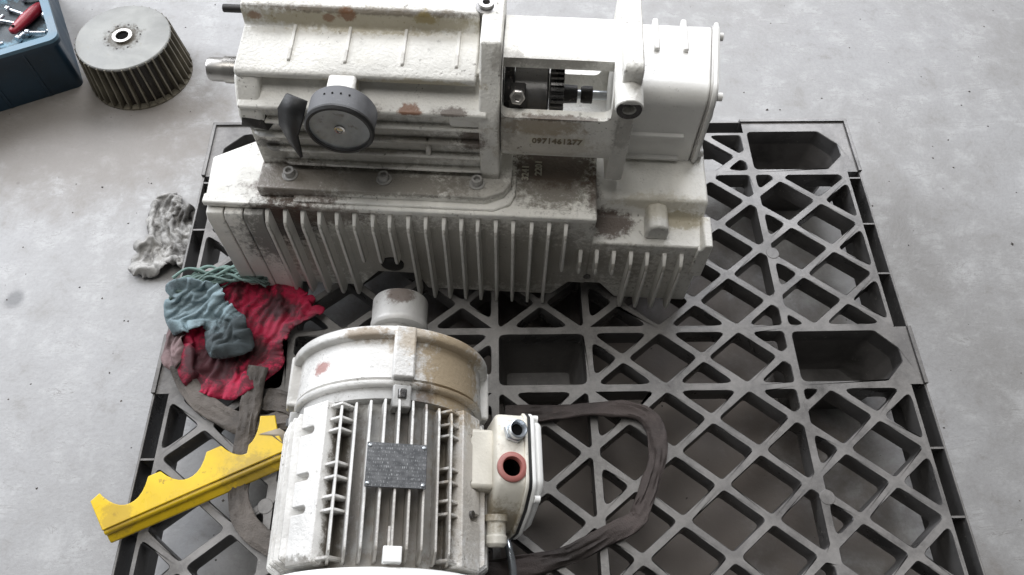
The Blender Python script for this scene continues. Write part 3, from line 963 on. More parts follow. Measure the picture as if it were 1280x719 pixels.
MB().lathe([(0.026, 0), (0.026, 0.004), (0.022, 0.008)], (0.232, 0.19, 0.255), (1, 0, 0), 32).build('sight_cap', M['white_clean'], pump, bevel=0.001)
for v, z in ((0.265, 0.322), (0.145, 0.322), (0.265, 0.203), (0.145, 0.203)):
    MB().lathe([(0.006, 0), (0.006, 0.007), (0.003, 0.007), (0.003, 0.004)], (0.2275 + (v - 0.133) * 0.1, v, z), (1, 0, 0), 14).build('bolt', M['white_clean'], pump)
# drive shaft stub and pin on the left
MB().lathe([(0.0, -0.475), (0.0155, -0.475), (0.0165, -0.472), (0.0165, -0.4525), (0.0185, -0.4525), (0.0185, -0.405)], (0, 0.14, 0.337), (1, 0, 0), 32, caps=False).build('shaft', M['steel'], pump)
MB().cyl((-0.449, 0.19, 0.40), (-0.405, 0.19, 0.40), 0.0055, 14).build('pin', M['black_steel'], pump, bevel=0.001)
# gauge on the front of the block
gz, gu = 0.380, -0.265
MB().prism([(gu - 0.022, 0.372), (gu + 0.014, 0.372), (gu + 0.014, 0.402), (gu - 0.022, 0.402)], UZ, 0.04, 0.088).build('gauge_bracket', M['white_paint'], pump, bevel=0.004)
MB().lathe([(0.041, 0), (0.0425, 0.002), (0.0425, 0.034), (0.0405, 0.0365), (0.0375, 0.0365), (0.0375, 0.031)], (gu, 0.038, gz), (0, -1, 0), 56).build('gauge_body', M['rubber'], pump)
gb_ = pump.children[-1] if pump.children[-1].name.startswith('gauge_body') else [c for c in pump.children if c.name.startswith('gauge_body')][0]
MB().lathe([(0.0377, 0), (0.0377, 0.002)], (gu, 0.038 - 0.0315, gz), (0, -1, 0), 48).build('gauge_plate', M['gauge_face'], gb_)
MB().lathe([(0.0068, 0), (0.0068, 0.0018), (0.0045, 0.0022), (0.0036, 0.0008)], (gu, 0.0045, gz), (0, -1, 0), 20).build('screw', M['steel'], gb_)
MB().lathe([(0.0376, 0), (0.0432, 0), (0.0434, 0.003), (0.0412, 0.0062), (0.0378, 0.0062), (0.0376, 0)], (gu, 0.0065, gz), (0, -1, 0), 56, caps=False).build('gauge_rim', M['rubber_dark'], gb_)
for i in range(4):
    a = radians(110 - 14 * i)
    MB().cyl((gu + 0.0415 * cos(a), 0.024, gz + 0.0415 * sin(a)), (gu + 0.0432 * cos(a), 0.024, gz + 0.0432 * sin(a)), 0.0013, 8).build('rivet', M['black'], gb_)
# loose rubber strap beside the gauge
L1 = [((-0.335, 0.040, 0.400), (-0.308, 0.030, 0.398)), ((-0.350, 0.036, 0.378), (-0.318, 0.020, 0.372)), ((-0.355, 0.034, 0.350), (-0.330, 0.018, 0.345)),
      ((-0.350, 0.032, 0.322), (-0.332, 0.017, 0.318)), ((-0.342, 0.029, 0.300), (-0.334, 0.018, 0.303))]
vs, fs = [], []
for a, b in L1:
    vs += [a, b]
for i in range(len(L1) - 1):
    fs.append((2 * i, 2 * i + 1, 2 * i + 3, 2 * i + 2))
so = MB().add(vs, fs).build('rubber_strap', M['rubber_dark'], pump)
sm = so.modifiers.new('thick', 'SOLIDIFY')
sm.thickness = 0.004


def text_mesh(body, size, name, mat, parent, mtx, depth=0.0008):
    cu_ = bpy.data.curves.new(name, 'FONT')
    cu_.body = body
    cu_.size = size
    cu_.extrude = depth
    cu_.align_x = 'CENTER'
    cu_.resolution_u = 2
    cu_.offset = size * 0.022
    o_ = bpy.data.objects.new(name, cu_)
    C.objects.link(o_)
    bpy.context.view_layer.update()
    me = bpy.data.meshes.new_from_object(o_.evaluated_get(bpy.context.evaluated_depsgraph_get()))
    bpy.data.objects.remove(o_)
    me.transform(mtx)
    me.materials.clear()
    me.materials.append(mat)
    n = bpy.data.objects.new(name, me)
    C.objects.link(n)
    n.parent = parent
    return n


FRONT = Matrix(((1, 0, 0, 0), (0, 0, -1, 0), (0, 1, 0, 0), (0, 0, 0, 1)))   # text plane facing -v


def front_at(u, v, z, rx=0.0, rzz=0.0):
    return Matrix.Translation((u, v, z)) @ Matrix.Rotation(rx, 4, 'X') @ FRONT @ Matrix.Rotation(rzz, 4, 'Z')


M['letters'] = worn('worn pale letters', (0.62, 0.59, 0.50), 0.5, var=0.1, speck=0.4)
M['letters_dark'] = worn('grime filled letters', (0.20, 0.165, 0.11), 0.5, var=0.1, speck=0.4)
text_mesh('0971461277', 0.0135, 'cast_number', M['letters_dark'], pump, front_at(0.008, 0.0545, 0.3135))
for i in range(10):
    u = 0.008 + (i - 4.5) * 0.0073
    if i in (0, 5, 9):
        MB().prism(rrect(0.0042, 0.0068, 0.001, 2, u, 0.318), UZ, 0.0545, 0.0552).build('number_tile', M['letters'], lan)
# casting numbers on the plateau below, read from the side
fu = Matrix.Translation((-0.028, 0.075, 0.2225)) @ Matrix.Rotation(pi / 2, 4, 'Z')
text_mesh('3241', 0.014, 'cast_number', M['letters'], pump, fu, 0.0012)
fu = Matrix.Translation((-0.009, 0.085, 0.2225)) @ Matrix.Rotation(pi / 2, 4, 'Z')
text_mesh('2201', 0.014, 'cast_number', M['letters'], pump, fu, 0.0012)

# ------------------------------------------------------------------ electric motor
MX, MZ = -0.2165, 0.1335
mot = thing('electric_motor', 'white finned electric motor with dark nameplate, lying at the front of the pallet', 'electric motor', (MX, 0, ZP))
AL = radians(13.5)


def pol(a, r, y, s=0.0):
    """point at angle a clockwise from up (seen from the camera end), tangential offset s"""
    return Vector((r * sin(a) + s * cos(a), y, MZ + r * cos(a) - s * sin(a)))


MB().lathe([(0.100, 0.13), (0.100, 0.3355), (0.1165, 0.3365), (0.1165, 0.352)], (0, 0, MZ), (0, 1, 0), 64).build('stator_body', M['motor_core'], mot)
es = MB()
es.lathe([(0.116, 0.350), (0.121, 0.351), (0.1235, 0.354), (0.1235, 0.3575), (0.1185, 0.3585), (0.1185, 0.3605), (0.1222, 0.3615), (0.1205, 0.408), (0.1215, 0.412), (0.1295, 0.414), (0.131, 0.417), (0.131, 0.424), (0.128, 0.428), (0.117, 0.430), (0.085, 0.444), (0.050, 0.452), (0.030, 0.455)], (0, 0, MZ), (0, 1, 0), 72)
es.build('end_shield', M['motor_paint'], mot, smooth=50)
for a in (AL + 0.02, AL - pi / 2, AL + pi / 2, AL + pi):
    b = MB()
    for (r0, r1, y0, y1, hw) in ((0.112, 0.1335, 0.358, 0.427, 0.0135),):
        vs = [pol(a, r, y, s) for r in (r0, r1) for y in (y0, y1) for s in (-hw, hw)]
        b.add(vs, [(0, 1, 3, 2), (4, 6, 7, 5), (0, 4, 5, 1), (2, 3, 7, 6), (0, 2, 6, 4), (1, 5, 7, 3)])
    b.build('lug', M['motor_paint'], mot, bevel=0.003)
    b = MB()
    vs = [pol(a, r, y, s) for r in (0.105, 0.1275) for y in (0.322, 0.351) for s in (-0.011, 0.011)]
    b.add(vs, [(0, 1, 3, 2), (4, 6, 7, 5), (0, 4, 5, 1), (2, 3, 7, 6), (0, 2, 6, 4), (1, 5, 7, 3)])
    b.build('bolt_pocket', M['motor_core'], mot, bevel=0.002)
    p0 = pol(a, 0.1275, 0.335)
    MB().lathe([(0.0075, 0), (0.0075, 0.012), (0.004, 0.012)], pol(a, 0.124, 0.345), (0, -1, 0), 6).build('bolt', M['dull_steel'], mot, bevel=0.0008)
# coupling hub with shaft
MB().cyl((0, 0.45, MZ), (0, 0.50, MZ), 0.024, 28).build('shaft', M['hub_paint'], mot)
hb = MB()
hb.lathe([(0.026, 0.487), (0.038, 0.486), (0.0405, 0.489), (0.0405, 0.494), (0.0395, 0.496), (0.0395, 0.530), (0.037, 0.534), (0.020, 0.534)], (0.006, 0, MZ), (0, 1, 0), 48)
hb.build('coupling_hub', M['hub_paint'], mot, smooth=50)
# fan cover towards the camera
MB().lathe([(0.112, 0.142), (0.128, 0.1425), (0.1345, 0.138), (0.1365, 0.128), (0.1365, -0.05), (0.130, -0.075), (0.10, -0.085)], (0, 0, MZ), (0, 1, 0), 72).build('fan_cover', M['fan_cover'], mot, smooth=50)


def radial_fin(dirang, s, y0, y1, rout=0.1315, half=0.0014):
    """thin plate parallel to direction dirang at lateral offset s"""
    if abs(s) > 0.095:
        return None
    lo_ = sqrt(0.100 ** 2 - s * s) - 0.004
    hi = sqrt(rout ** 2 - s * s)
    d = Vector((sin(dirang), 0, cos(dirang)))
    t = Vector((cos(dirang), 0, -sin(dirang)))
    c = Vector((0, 0, MZ))
    b = MB()
    L = []
    for k, (y, hh) in enumerate(((y0, hi - 0.014), (y0 + 0.010, hi), (y1 - 0.012, hi), (y1, hi - 0.004))):
        L.append([c + t * (s - half * 1.7) + d * lo_ + Vector((0, y, 0)), c + t * (s + half * 1.7) + d * lo_ + Vector((0, y, 0)),
                  c + t * (s + half) + d * hh + Vector((0, y, 0)), c + t * (s - half) + d * hh + Vector((0, y, 0))])
    b.loops(L)
    return b


Y0, Y1 = 0.150, 0.334
for k in range(-4, 5):
    b = radial_fin(AL, 0.0163 * k, Y0, Y1 - 0.002 * abs(k))
    b.build('fin', M['motor_paint'], mot, bevel=0.0006, seg=1)
for sd in (-1, 1):
    for k in range(-4, 5):
        b = radial_fin(AL + sd * pi / 2, 0.0148 * k, Y0, Y1 - 0.004)
        b.build('fin', M['motor_paint'], mot, bevel=0.0006, seg=1)
for k in range(-4, 5):
    radial_fin(AL + pi, 0.0163 * k, Y0, Y1).build('fin', M['motor_paint'], mot, bevel=0.0006, seg=1)


def slab(a, r0, r1, y0, y1, s0, s1):
    b = MB()
    vs = [pol(a, r, y, s) for r in (r0, r1) for y in (y0, y1) for s in (s0, s1)]
    return b.add(vs, [(0, 1, 3, 2), (4, 6, 7, 5), (0, 4, 5, 1), (2, 3, 7, 6), (0, 2, 6, 4), (1, 5, 7, 3)])


# foot pads at the upper corners, notched, with cross webs to the nearest fin
for a, side in ((AL - radians(49.5), -1), (AL + radians(49.5), 1)):
    po = slab(a, 0.095, 0.1265, 0.150, 0.336, -0.021, 0.021).build('foot_pad', M['motor_paint'], mot, bevel=0.0015)
    for y in (0.304, 0.248, 0.210):
        s0, s1 = (-0.034, 0.002) if side < 0 else (-0.002, 0.034)
        cu = MB()
        poly = rrect(0.018, 0.0042, 0.004, 4, (s0 + s1) / 2, y)
        cu.prism(poly, lambda p, q, t: pol(a, t, q, p), 0.104, 0.15)
        cut(po, cu)
    # frame rails on the inner side: pocket windows
    si = 0.0225 if side < 0 else -0.0225
    so_ = 0.0405 if side < 0 else -0.0405
    for (ya, yb) in ((0.155, 0.206), (0.221, 0.243), (0.259, 0.299), (0.313, 0.330)):
        for yy in (ya, yb):
            slab(a, 0.096, 0.1205, yy - 0.0016, yy + 0.0016, min(si * 0.9, so_), max(si * 0.9, so_)).build('web', M['motor_paint'], mot, bevel=0.0006, seg=1)
    # stepped outer ledge
    for (ya, yb) in ((0.155, 0.203), (0.216, 0.241), (0.255, 0.297)):
        s_ = -0.0265 if side < 0 else 0.0265
        slab(a, 0.09, 0.119, ya, yb, s_ - 0.0055, s_ + 0.0055).build('ledge', M['motor_paint'], mot, bevel=0.001)
MB().lathe([(0.004, 0), (0.004, 0.004)], pol(AL + radians(49.5), 0.1265, 0.212, -0.002), pol(AL + radians(49.5), 1, 0) - pol(0, 0, 0) - Vector((0, 0, 0)), 10).build('screw', M['dull_steel'], mot)
# nameplate with rivets
npo = slab(AL, 0.1320, 0.1335, 0.225, 0.276, -0.034, 0.034)
npo_o = npo.build('nameplate', M['nameplate'], mot, bevel=0.0006, seg=1)
# give the plate its own upright frame so its print lies flat
me = npo_o.data
R_ = Matrix.Rotation(AL, 4, 'Y')
T_ = Matrix.Translation((0, 0, MZ))
me.transform((T_ @ R_).inverted())
npo_o.matrix_local = T_ @ R_
for y in (0.229, 0.272):
    for s in (-0.0305, 0.0305):
        p0 = pol(AL, 0.1334, y, s)
        d = pol(AL, 0.1355, y, s) - p0
        MB().lathe([(0.0022, 0), (0.0022, 0.0008), (0.001, 0.0018)], p0, d, 10).build('rivet', M['zinc'], npo_o).matrix_local = (T_ @ R_).inverted()
slab(AL, 0.122, 0.1345, 0.146, 0.163, -0.009, 0.011).build('earth_block', M['fan_cover'], mot, bevel=0.001)
slab(AL, 0.112, 0.128, 0.163, 0.185, -0.0045, -0.002).build('web', M['motor_paint'], mot)
# junction box on the right flank
JX = -MX
YZ = lambda p, q, t: (t, p, q)
jb = MB()
jb.prism([(0.336, 0.098), (0.336, 0.188), (0.328, 0.198), (0.252, 0.200), (0.243, 0.197), (0.226, 0.172), (0.208, 0.128), (0.208, 0.098)], YZ, JX - 0.074, JX - 0.034)
jbm = jb.build('junction_box', M['box_paint'], mot, bevel=0.006, seg=3)
jbm.modifiers[0].angle_limit = radians(40)
cut(jbm, MB().cyl((JX - 0.055, 0.2655, 0.150), (JX - 0.055, 0.2655, 0.22), 0.0118, 28), True)
MB().prism([(0.320, 0.085), (0.320, 0.178), (0.245, 0.178), (0.245, 0.085)], YZ, JX - 0.115, JX - 0.070).build('box_neck', M['box_paint'], mot, bevel=0.005)
gp = [(0.339, 0.095), (0.339, 0.190), (0.330, 0.2015), (0.250, 0.2035), (0.240, 0.200), (0.221, 0.174), (0.203, 0.129), (0.203, 0.095)]
MB().prism(gp, YZ, JX - 0.0345, JX - 0.031).build('gasket', M['rubber_dark'], mot)
MB().prism(gp, YZ, JX - 0.0385, JX - 0.0345).build('box_rim', M['box_paint'], mot, bevel=0.001)
MB().prism(gp, YZ, JX - 0.031, JX - 0.025).build('box_lid', M['fan_cover'], mot, bevel=0.002)
MB().prism([(y * 0.88 + 0.033, z * 0.88 + 0.018) for y, z in gp], YZ, JX - 0.0252, JX - 0.014).build('lid_dome', M['fan_cover'], mot, bevel=0.005, seg=3)
for y, z in ((0.333, 0.188), (0.232, 0.186), (0.333, 0.10)):
    MB().cyl((JX - 0.025, y, z), (JX - 0.018, y, z), 0.0045, 10).build('screw', M['fan_cover'], mot)
ex, ey = JX - 0.052, 0.310
MB().lathe([(0.0145, 0), (0.0145, 0.007)], (ex, ey, 0.199), (0.15, -0.05, 1), 6).build('gland_nut', M['zinc'], mot, bevel=0.001)
MB().lathe([(0.0115, 0.006), (0.0120, 0.016), (0.0105, 0.017), (0.0075, 0.012), (0.0065, 0.004)], (ex, ey, 0.199), (0.15, -0.05, 1), 28).build('cable_gland', M['zinc'], mot)
MB().lathe([(0.0072, 0), (0.0072, 0.0125)], (ex, ey, 0.197), (0.15, -0.05, 1), 20).build('gland_bore', M['black'], mot)  # black plug stands for the dark inside the gland
MB().lathe([(0.0113, -0.014), (0.0113, 0.002), (0.0125, 0.0045), (0.0165, 0.0045), (0.0185, 0.003), (0.0185, -0.001)], (ex - 0.003, 0.2655, 0.199), (0.0, 0.0, 1), 36, caps=False).build('sealing_ring', M['red_ring'], mot)
MB().lathe([(0.0005, 0.0), (0.0111, 0.0), (0.0111, 0.044)], (ex - 0.003, 0.2655, 0.1515), (0, 0, 1), 28, caps=False).build('cable_hole', M['black'], mot)  # black liner: the dark inside the hole given as colour
MB().lathe([(0.0145, 0), (0.0145, 0.008), (0.012, 0.009), (0.012, 0.024), (0.0135, 0.025), (0.0135, 0.034), (0.0095, 0.038), (0.0095, 0.030)], (JX - 0.064, 0.220, 0.150), (0.02, -1, -0.12), 24).build('cable_gland', M['box_paint'], mot, bevel=0.0008)

# the whole junction box sits square to the tilted motor: its pieces hang on the box, which turns with the housing
piv = Matrix.Translation((JX - 0.052, 0, 0.199))
jbo = [c for c in mot.children if c.name.startswith('junction_box')][0]
for o_ in list(mot.children):
    nm = o_.name.split('.')[0]
    if nm in ('box_neck', 'gasket', 'box_rim', 'box_lid', 'lid_dome', 'gland_nut', 'gland_bore', 'sealing_ring', 'cable_hole', 'cable_gland') or (nm == 'screw' and o_.data.materials[0] == M['fan_cover']):
        o_.parent = jbo
jbo.matrix_local = piv @ Matrix.Rotation(radians(13), 4, 'Y') @ piv.inverted()

# ------------------------------------------------------------------ yellow bracket lying over the pallet edge
yb = thing('yellow_bracket', 'yellow steel bracket with three scallops along its edge, lying over the pallet rim', 'bracket', (-0.617, 0.236, ZP))
ang = radians(24.5)
E1 = Vector((cos(ang), sin(ang), 0))
E2 = Vector((-sin(ang), cos(ang), 0))


def ypt(s, t, z):
    q = E1 * s + E2 * t
    return (q.x, q.y, z)


top = [(0.000, -0.004), (0.262, -0.004), (0.268, 0.000), (0.262, 0.040)]
edge = [(0.262, 0.042), (0.240, 0.046)]
# three scallops
for c0 in (0.205, 0.128, 0.048):
    pass
prof = [(0.004, 0.000), (0.264, 0.002), (0.262, 0.034), (0.266, 0.058), (0.246, 0.066)]
for cs, wd, dp in ((0.212, 0.030, 0.026), (0.128, 0.033, 0.026), (0.046, 0.032, 0.026)):
    for k in range(11):
        s = -1 + 2 * k / 10
        yv = 0.047 - dp * (1 - abs(s) ** 2.2) + (0.010 if cs > 0.2 and s < 0 else 0)
        prof.append((cs - s * wd, yv))
prof += [(0.012, 0.052), (-0.002, 0.046)]
ypl = MB()
n = len(prof)
ypl.prism(prof, lambda p, q, t: ypt(p, q, t + 0.026 + 0.08 * q), 0.0, 0.004)
ypo = ypl.build('top_plate', M['yellow'], yb, bevel=0.0012)
ys = MB()
# folded flange below the near edge: rolled channel
chan = [(0.001, 0.027), (-0.004, 0.026), (-0.006, 0.022), (-0.004, 0.018), (-0.010, 0.014), (-0.014, 0.010), (-0.013, 0.005), (-0.009, 0.003), (-0.004, 0.006), (0.000, 0.012), (0.003, 0.020)]
L = []
for s, k in ((0.004, 0), (0.264, 0)):
    L.append([ypt(s, t, z) for t, z in chan])
ys.loops(L)
ys.build('folded_flange', M['yellow'], yb, bevel=0.0015)
ye = MB()
ye.lathe([(0.0065, 0), (0.0065, 0.0012), (0.005, 0.0016)], ypt(0.012, 0.010, 0.0288), (0, 0, 1), 20)
ye.build('plug', M['yellow'], yb)
tp = MB()
tp.add([ypt(0.236, 0.040, 0.0345), ypt(0.266, 0.036, 0.0345), ypt(0.276, 0.012, 0.026), ypt(0.280, -0.006, 0.012), ypt(0.262, 0.014, 0.0315), ypt(0.252, 0.031, 0.0335), ypt(0.274, 0.024, 0.0320)],
       [(0, 5, 6, 1), (5, 4, 2, 6), (4, 3, 2)])
to = tp.build('tape_scrap', M['tape'], yb)
tm = to.modifiers.new('thick', 'SOLIDIFY')
tm.thickness = 0.001

# ------------------------------------------------------------------ cloths


# folds of the cloths, settled beforehand with the cloth modifier: points as steps in quarter
# millimetres from the point before, faces as steps from the corner before
DRAPE = {}
DRAPE['red'] = ([
    -1854,1652,90,23,5,4,28,15,14,22,17,0,18,14,-2,19,17,-6,17,16,-10,-190,-87,-43,21,-2,-3,36,9,11,-12,99,24,11,13,18,15,17,10,20,
    14,9,17,17,-10,89,-74,-18,14,18,-3,16,17,3,-263,-123,-32,21,-8,-2,29,101,19,20,9,-10,26,10,-5,7,17,21,-5,22,14,21,14,7,19,-10,
    -19,8,23,12,18,15,10,98,-50,-41,31,17,17,13,19,-8,11,19,-9,-383,-183,-22,17,-4,-10,39,3,-9,24,87,47,23,5,-11,22,8,-14,20,16,5,
    22,14,7,-6,21,16,15,18,13,21,-7,-18,24,7,3,6,22,12,20,14,7,19,14,5,22,15,-2,102,-36,-37,6,18,-3,-422,-209,14,13,-2,-17,59,
    85,21,21,5,-14,23,5,-11,11,19,17,25,3,1,6,14,-22,26,6,-5,12,19,13,-5,20,17,24,5,-3,23,-6,-13,23,9,7,15,21,7,9,22,
    9,26,-5,-5,15,18,13,102,-12,-32,6,16,5,-449,-237,23,2,17,-34,55,75,30,19,4,-16,19,0,-18,23,10,-8,23,12,5,11,12,22,24,10,6,
    4,7,-26,19,15,-7,5,21,15,25,-6,-8,15,15,12,24,3,-9,24,11,-2,6,24,9,26,1,0,13,19,15,20,12,10,98,-9,-10,-510,-228,-1,38,
    -4,-10,44,81,25,16,1,-21,19,7,-15,22,8,-7,23,11,-4,24,9,-2,18,11,13,8,9,25,8,10,-24,14,8,-20,20,15,-1,24,7,4,24,8,
    3,11,13,19,18,4,-19,22,17,-4,24,8,4,19,14,12,14,17,15,91,10,-8,-9,-6,37,-498,-258,-28,26,8,-25,24,77,47,22,6,-14,19,8,-17,
    21,8,-11,24,9,2,23,10,-1,21,10,-11,21,12,10,5,6,25,23,10,-6,1,9,-25,22,5,13,24,10,2,14,10,-20,23,10,0,14,10,19,24,
    11,2,15,14,-16,23,14,0,23,13,3,9,6,25,86,16,13,-12,5,33,-529,-281,-70,35,-2,-12,30,81,27,23,2,7,10,18,15,23,7,-10,17,8,
    -20,21,9,-9,23,10,6,20,9,-13,22,12,6,8,8,24,22,9,7,4,9,-24,22,1,-12,14,11,19,26,5,1,11,13,-20,24,9,0,13,11,20,
    22,13,2,22,12,2,14,15,-16,24,11,9,5,10,24,86,4,48,-8,12,-6,-559,-284,-84,12,-12,-1,68,70,17,21,0,-16,19,13,9,3,21,17,15,
    14,16,25,5,-8,10,10,-22,22,9,-10,20,2,16,17,16,-13,23,7,5,11,14,20,25,7,0,7,6,-25,25,3,-5,10,10,22,25,7,1,6,12,
    -23,26,3,-3,22,13,3,8,17,17,18,14,10,22,13,6,21,17,-6,-1,-2,27,81,4,50,2,13,-4,-571,-301,-75,-5,7,-17,77,56,12,4,1,-23,
    21,12,8,21,12,-6,24,12,5,2,19,20,15,10,16,24,6,-9,9,12,-22,25,5,1,20,8,15,14,12,-18,26,5,0,5,13,23,25,4,-4,5,
    5,-25,25,8,3,13,9,20,23,9,-4,10,9,-22,23,13,-1,23,12,0,23,6,5,-2,17,21,16,12,16,22,14,5,2,9,23,86,5,29,-597,-298,
    -56,10,-15,0,76,58,1,-13,12,-23,11,7,-21,23,11,1,20,13,3,22,12,1,23,12,1,-3,14,24,21,9,10,23,9,-10,15,9,-20,14,6,21,
    26,8,-1,11,6,-23,22,9,5,14,12,19,11,7,-21,22,8,-9,13,8,22,23,9,4,10,9,-22,23,7,11,24,9,4,18,14,-14,24,10,0,-6,
    13,22,13,15,16,24,8,7,83,-13,11,16,30,-2,-623,-309,-10,85,36,26,1,11,-23,2,13,-21,-7,5,-25,25,10,7,21,8,9,22,12,3,12,14,
    -19,22,13,1,4,14,22,22,12,0,16,8,-20,25,3,3,14,11,19,15,8,-20,24,9,-8,10,9,23,25,5,0,4,9,-24,25,7,2,12,11,21,
    17,11,-17,24,7,-3,18,8,18,24,6,3,10,12,-23,23,12,3,10,18,17,25,-7,1,5,16,21,85,11,29,3,8,-15,-637,-303,1,93,33,21,-14,
    1,-22,1,8,-25,8,17,-18,19,2,16,22,14,2,21,13,0,22,12,-9,7,14,-21,22,13,5,9,16,19,24,6,-1,18,5,-20,13,10,20,25,7,
    -1,9,8,-23,25,6,1,14,10,21,24,6,-5,8,12,-21,13,11,20,23,8,6,17,11,-17,26,6,2,15,6,21,23,7,-7,9,17,-20,26,3,-6,
    22,7,10,17,8,17,-5,16,20,84,5,2,-3,2,18,93,69,45,24,-4,-2,22,16,4,26,26,-10,6,21,-9,-817,-423,-32,96,32,27,-16,1,-21,-7,
    4,-26,22,17,-8,16,-1,-20,15,17,10,19,15,7,23,10,5,21,10,-10,3,14,-22,22,12,3,17,14,15,23,7,-7,25,8,-4,11,9,22,25,-1,
    -7,3,14,-22,26,6,3,13,9,21,9,12,-22,24,11,-3,12,9,22,24,6,3,19,12,-14,24,7,8,19,3,17,22,9,-10,9,12,-22,25,10,0,
    25,4,3,-5,15,21,10,8,22,78,-5,8,5,12,-16,18,13,10,4,-9,24,13,3,17,32,19,-10,-1,55,-5,22,14,-5,22,13,-4,48,-8,-12,30,
    25,-1,0,19,-14,-852,-440,17,96,29,35,-3,3,-26,-12,4,-24,2,4,-27,25,11,-7,22,7,-11,23,11,4,8,18,18,19,9,13,17,14,-13,9,15,
    -20,23,11,1,22,13,3,24,9,3,24,6,5,13,-2,23,18,11,-16,9,13,-20,16,9,20,24,8,2,4,14,-23,26,0,1,11,13,19,22,10,9,
    24,7,7,24,8,-7,15,1,-20,14,16,14,25,6,3,17,11,-18,25,8,5,6,12,22,4,12,22,21,15,10,18,17,-1,24,9,3,24,6,2,23,
    7,3,17,0,-20,23,12,-5,20,17,-4,17,18,8,16,18,12,55,16,-23,0,20,-2,-860,-451,19,95,27,41,6,5,-26,-11,4,-24,-4,4,-26,15,6,
    -21,25,9,5,22,12,-7,22,11,0,6,13,23,17,14,11,8,16,-20,24,7,4,23,9,6,24,3,9,16,17,-10,25,3,2,22,10,11,2,13,-23,
    19,3,-15,11,12,21,22,9,3,14,9,-21,24,9,1,25,4,3,10,16,20,21,-5,-16,20,13,-10,23,10,0,9,11,23,23,7,5,18,13,-14,23,
    11,5,-1,14,22,20,12,12,24,-3,-12,23,6,2,24,11,3,8,20,14,24,6,7,13,9,-21,19,16,-8,16,16,15,22,15,-3,12,23,5,26,18,
    -28,-25,20,-7,-809,-462,38,94,25,46,9,5,-24,-12,4,-24,-3,4,-27,9,6,-24,23,7,11,25,7,4,14,14,-18,25,7,-2,-4,14,24,18,9,15,
    24,7,4,22,11,6,23,12,-1,22,13,-1,15,11,-17,23,10,0,25,8,2,-2,7,-25,22,7,-9,7,13,22,24,4,5,25,7,2,9,9,-23,25,
    8,-4,23,10,-2,15,8,20,17,12,-17,24,8,3,9,10,22,23,9,6,13,9,-22,22,9,9,8,19,17,24,5,8,21,0,-15,25,8,-2,21,13,
    9,0,12,23,23,12,3,8,12,-22,20,10,-7,23,14,-4,11,22,10,8,28,-1,9,-7,-42,-814,-427,61,92,24,51,14,6,-22,4,0,-27,-7,7,-25,
    -7,6,-25,24,3,-9,20,10,16,22,5,9,11,14,-21,21,15,5,2,11,25,22,7,9,22,3,-14,17,16,10,21,15,7,23,6,4,24,13,-3,10,
    1,-24,20,14,2,8,9,-23,23,10,-2,25,3,4,6,11,23,25,0,1,23,12,-8,10,14,-19,24,7,-1,16,11,19,18,11,-15,23,9,6,9,10,
    23,24,5,-4,14,13,-18,25,2,0,7,17,19,23,7,5,21,7,-13,24,10,2,-2,12,24,17,11,18,15,13,-15,23,5,4,10,15,-20,11,6,24,
    11,-6,-58,8,10,-4,-799,-386,55,87,24,58,13,6,-24,6,2,-26,-21,-7,-16,20,10,-15,19,9,-16,21,9,-14,8,6,25,22,13,-3,10,14,-21,22,
    5,12,6,15,21,21,3,-13,25,8,-4,23,10,5,9,17,19,21,13,3,10,1,-26,21,9,-10,18,10,17,24,9,-1,12,8,-22,25,3,2,11,11,
    21,23,11,6,21,11,-11,12,11,-20,14,10,19,24,8,3,19,12,-13,23,7,6,12,7,22,25,2,0,10,13,-21,22,8,-8,22,11,9,12,12,19,
    19,8,-17,19,10,12,0,13,23,18,11,15,23,7,2,17,13,-14,24,14,-5,-22,-17,-48,-770,-367,41,80,24,64,1,0,-25,18,8,-21,-8,-4,-25,-4,
    -5,-24,21,12,-12,21,15,-3,12,9,22,20,10,9,23,10,-7,13,9,-22,9,15,20,21,7,8,21,7,-15,24,10,0,22,11,7,6,18,19,25,0,
    -7,5,10,-25,24,2,-6,13,14,19,26,4,3,14,9,-21,23,7,2,11,15,20,23,13,0,11,9,-23,24,8,-1,13,10,21,23,8,5,20,12,-12,
    23,7,8,16,2,20,22,9,-8,10,12,-22,22,10,-3,10,11,22,24,5,5,18,14,-15,23,-1,10,6,19,15,17,15,14,24,13,10,-4,-9,-27,9,
    11,-48,-787,-374,56,-7,10,7,99,19,34,-7,-14,-25,-3,4,-27,5,5,-25,17,10,-16,22,12,9,22,12,-3,14,12,18,23,11,3,10,8,-23,24,10,
    -3,8,12,22,24,4,7,24,10,1,15,10,-20,21,13,5,14,9,21,25,-3,-5,7,14,-22,22,11,-9,13,7,23,24,7,-4,13,9,-21,24,9,4,
    5,16,20,23,8,-1,17,13,-18,24,5,-2,10,11,22,23,8,7,23,13,-2,19,3,17,25,8,-2,17,10,-16,8,11,-22,24,8,6,6,6,26,23,
    5,7,22,10,-16,21,12,-4,22,12,10,-2,12,25,44,15,-48,-7,-6,-8,-808,-357,49,93,18,30,16,-16,-19,-18,8,-19,-3,3,-26,12,9,-20,20,12,
    11,23,11,-8,21,11,7,15,11,19,21,9,-9,15,12,-17,26,2,-1,8,12,21,21,11,11,26,5,-1,10,18,-17,24,6,3,16,0,22,21,9,-11,
    1,12,-23,25,8,1,19,9,16,15,11,-18,24,9,-7,22,11,7,6,13,23,24,8,-5,17,10,-16,25,6,-1,6,12,23,20,8,13,24,8,-6,22,
    9,10,24,10,-9,7,11,-22,23,9,-4,16,7,20,23,-2,-5,10,9,22,14,14,-18,21,12,-7,12,13,20,57,9,-14,-817,-372,0,20,-21,-14,63,36,
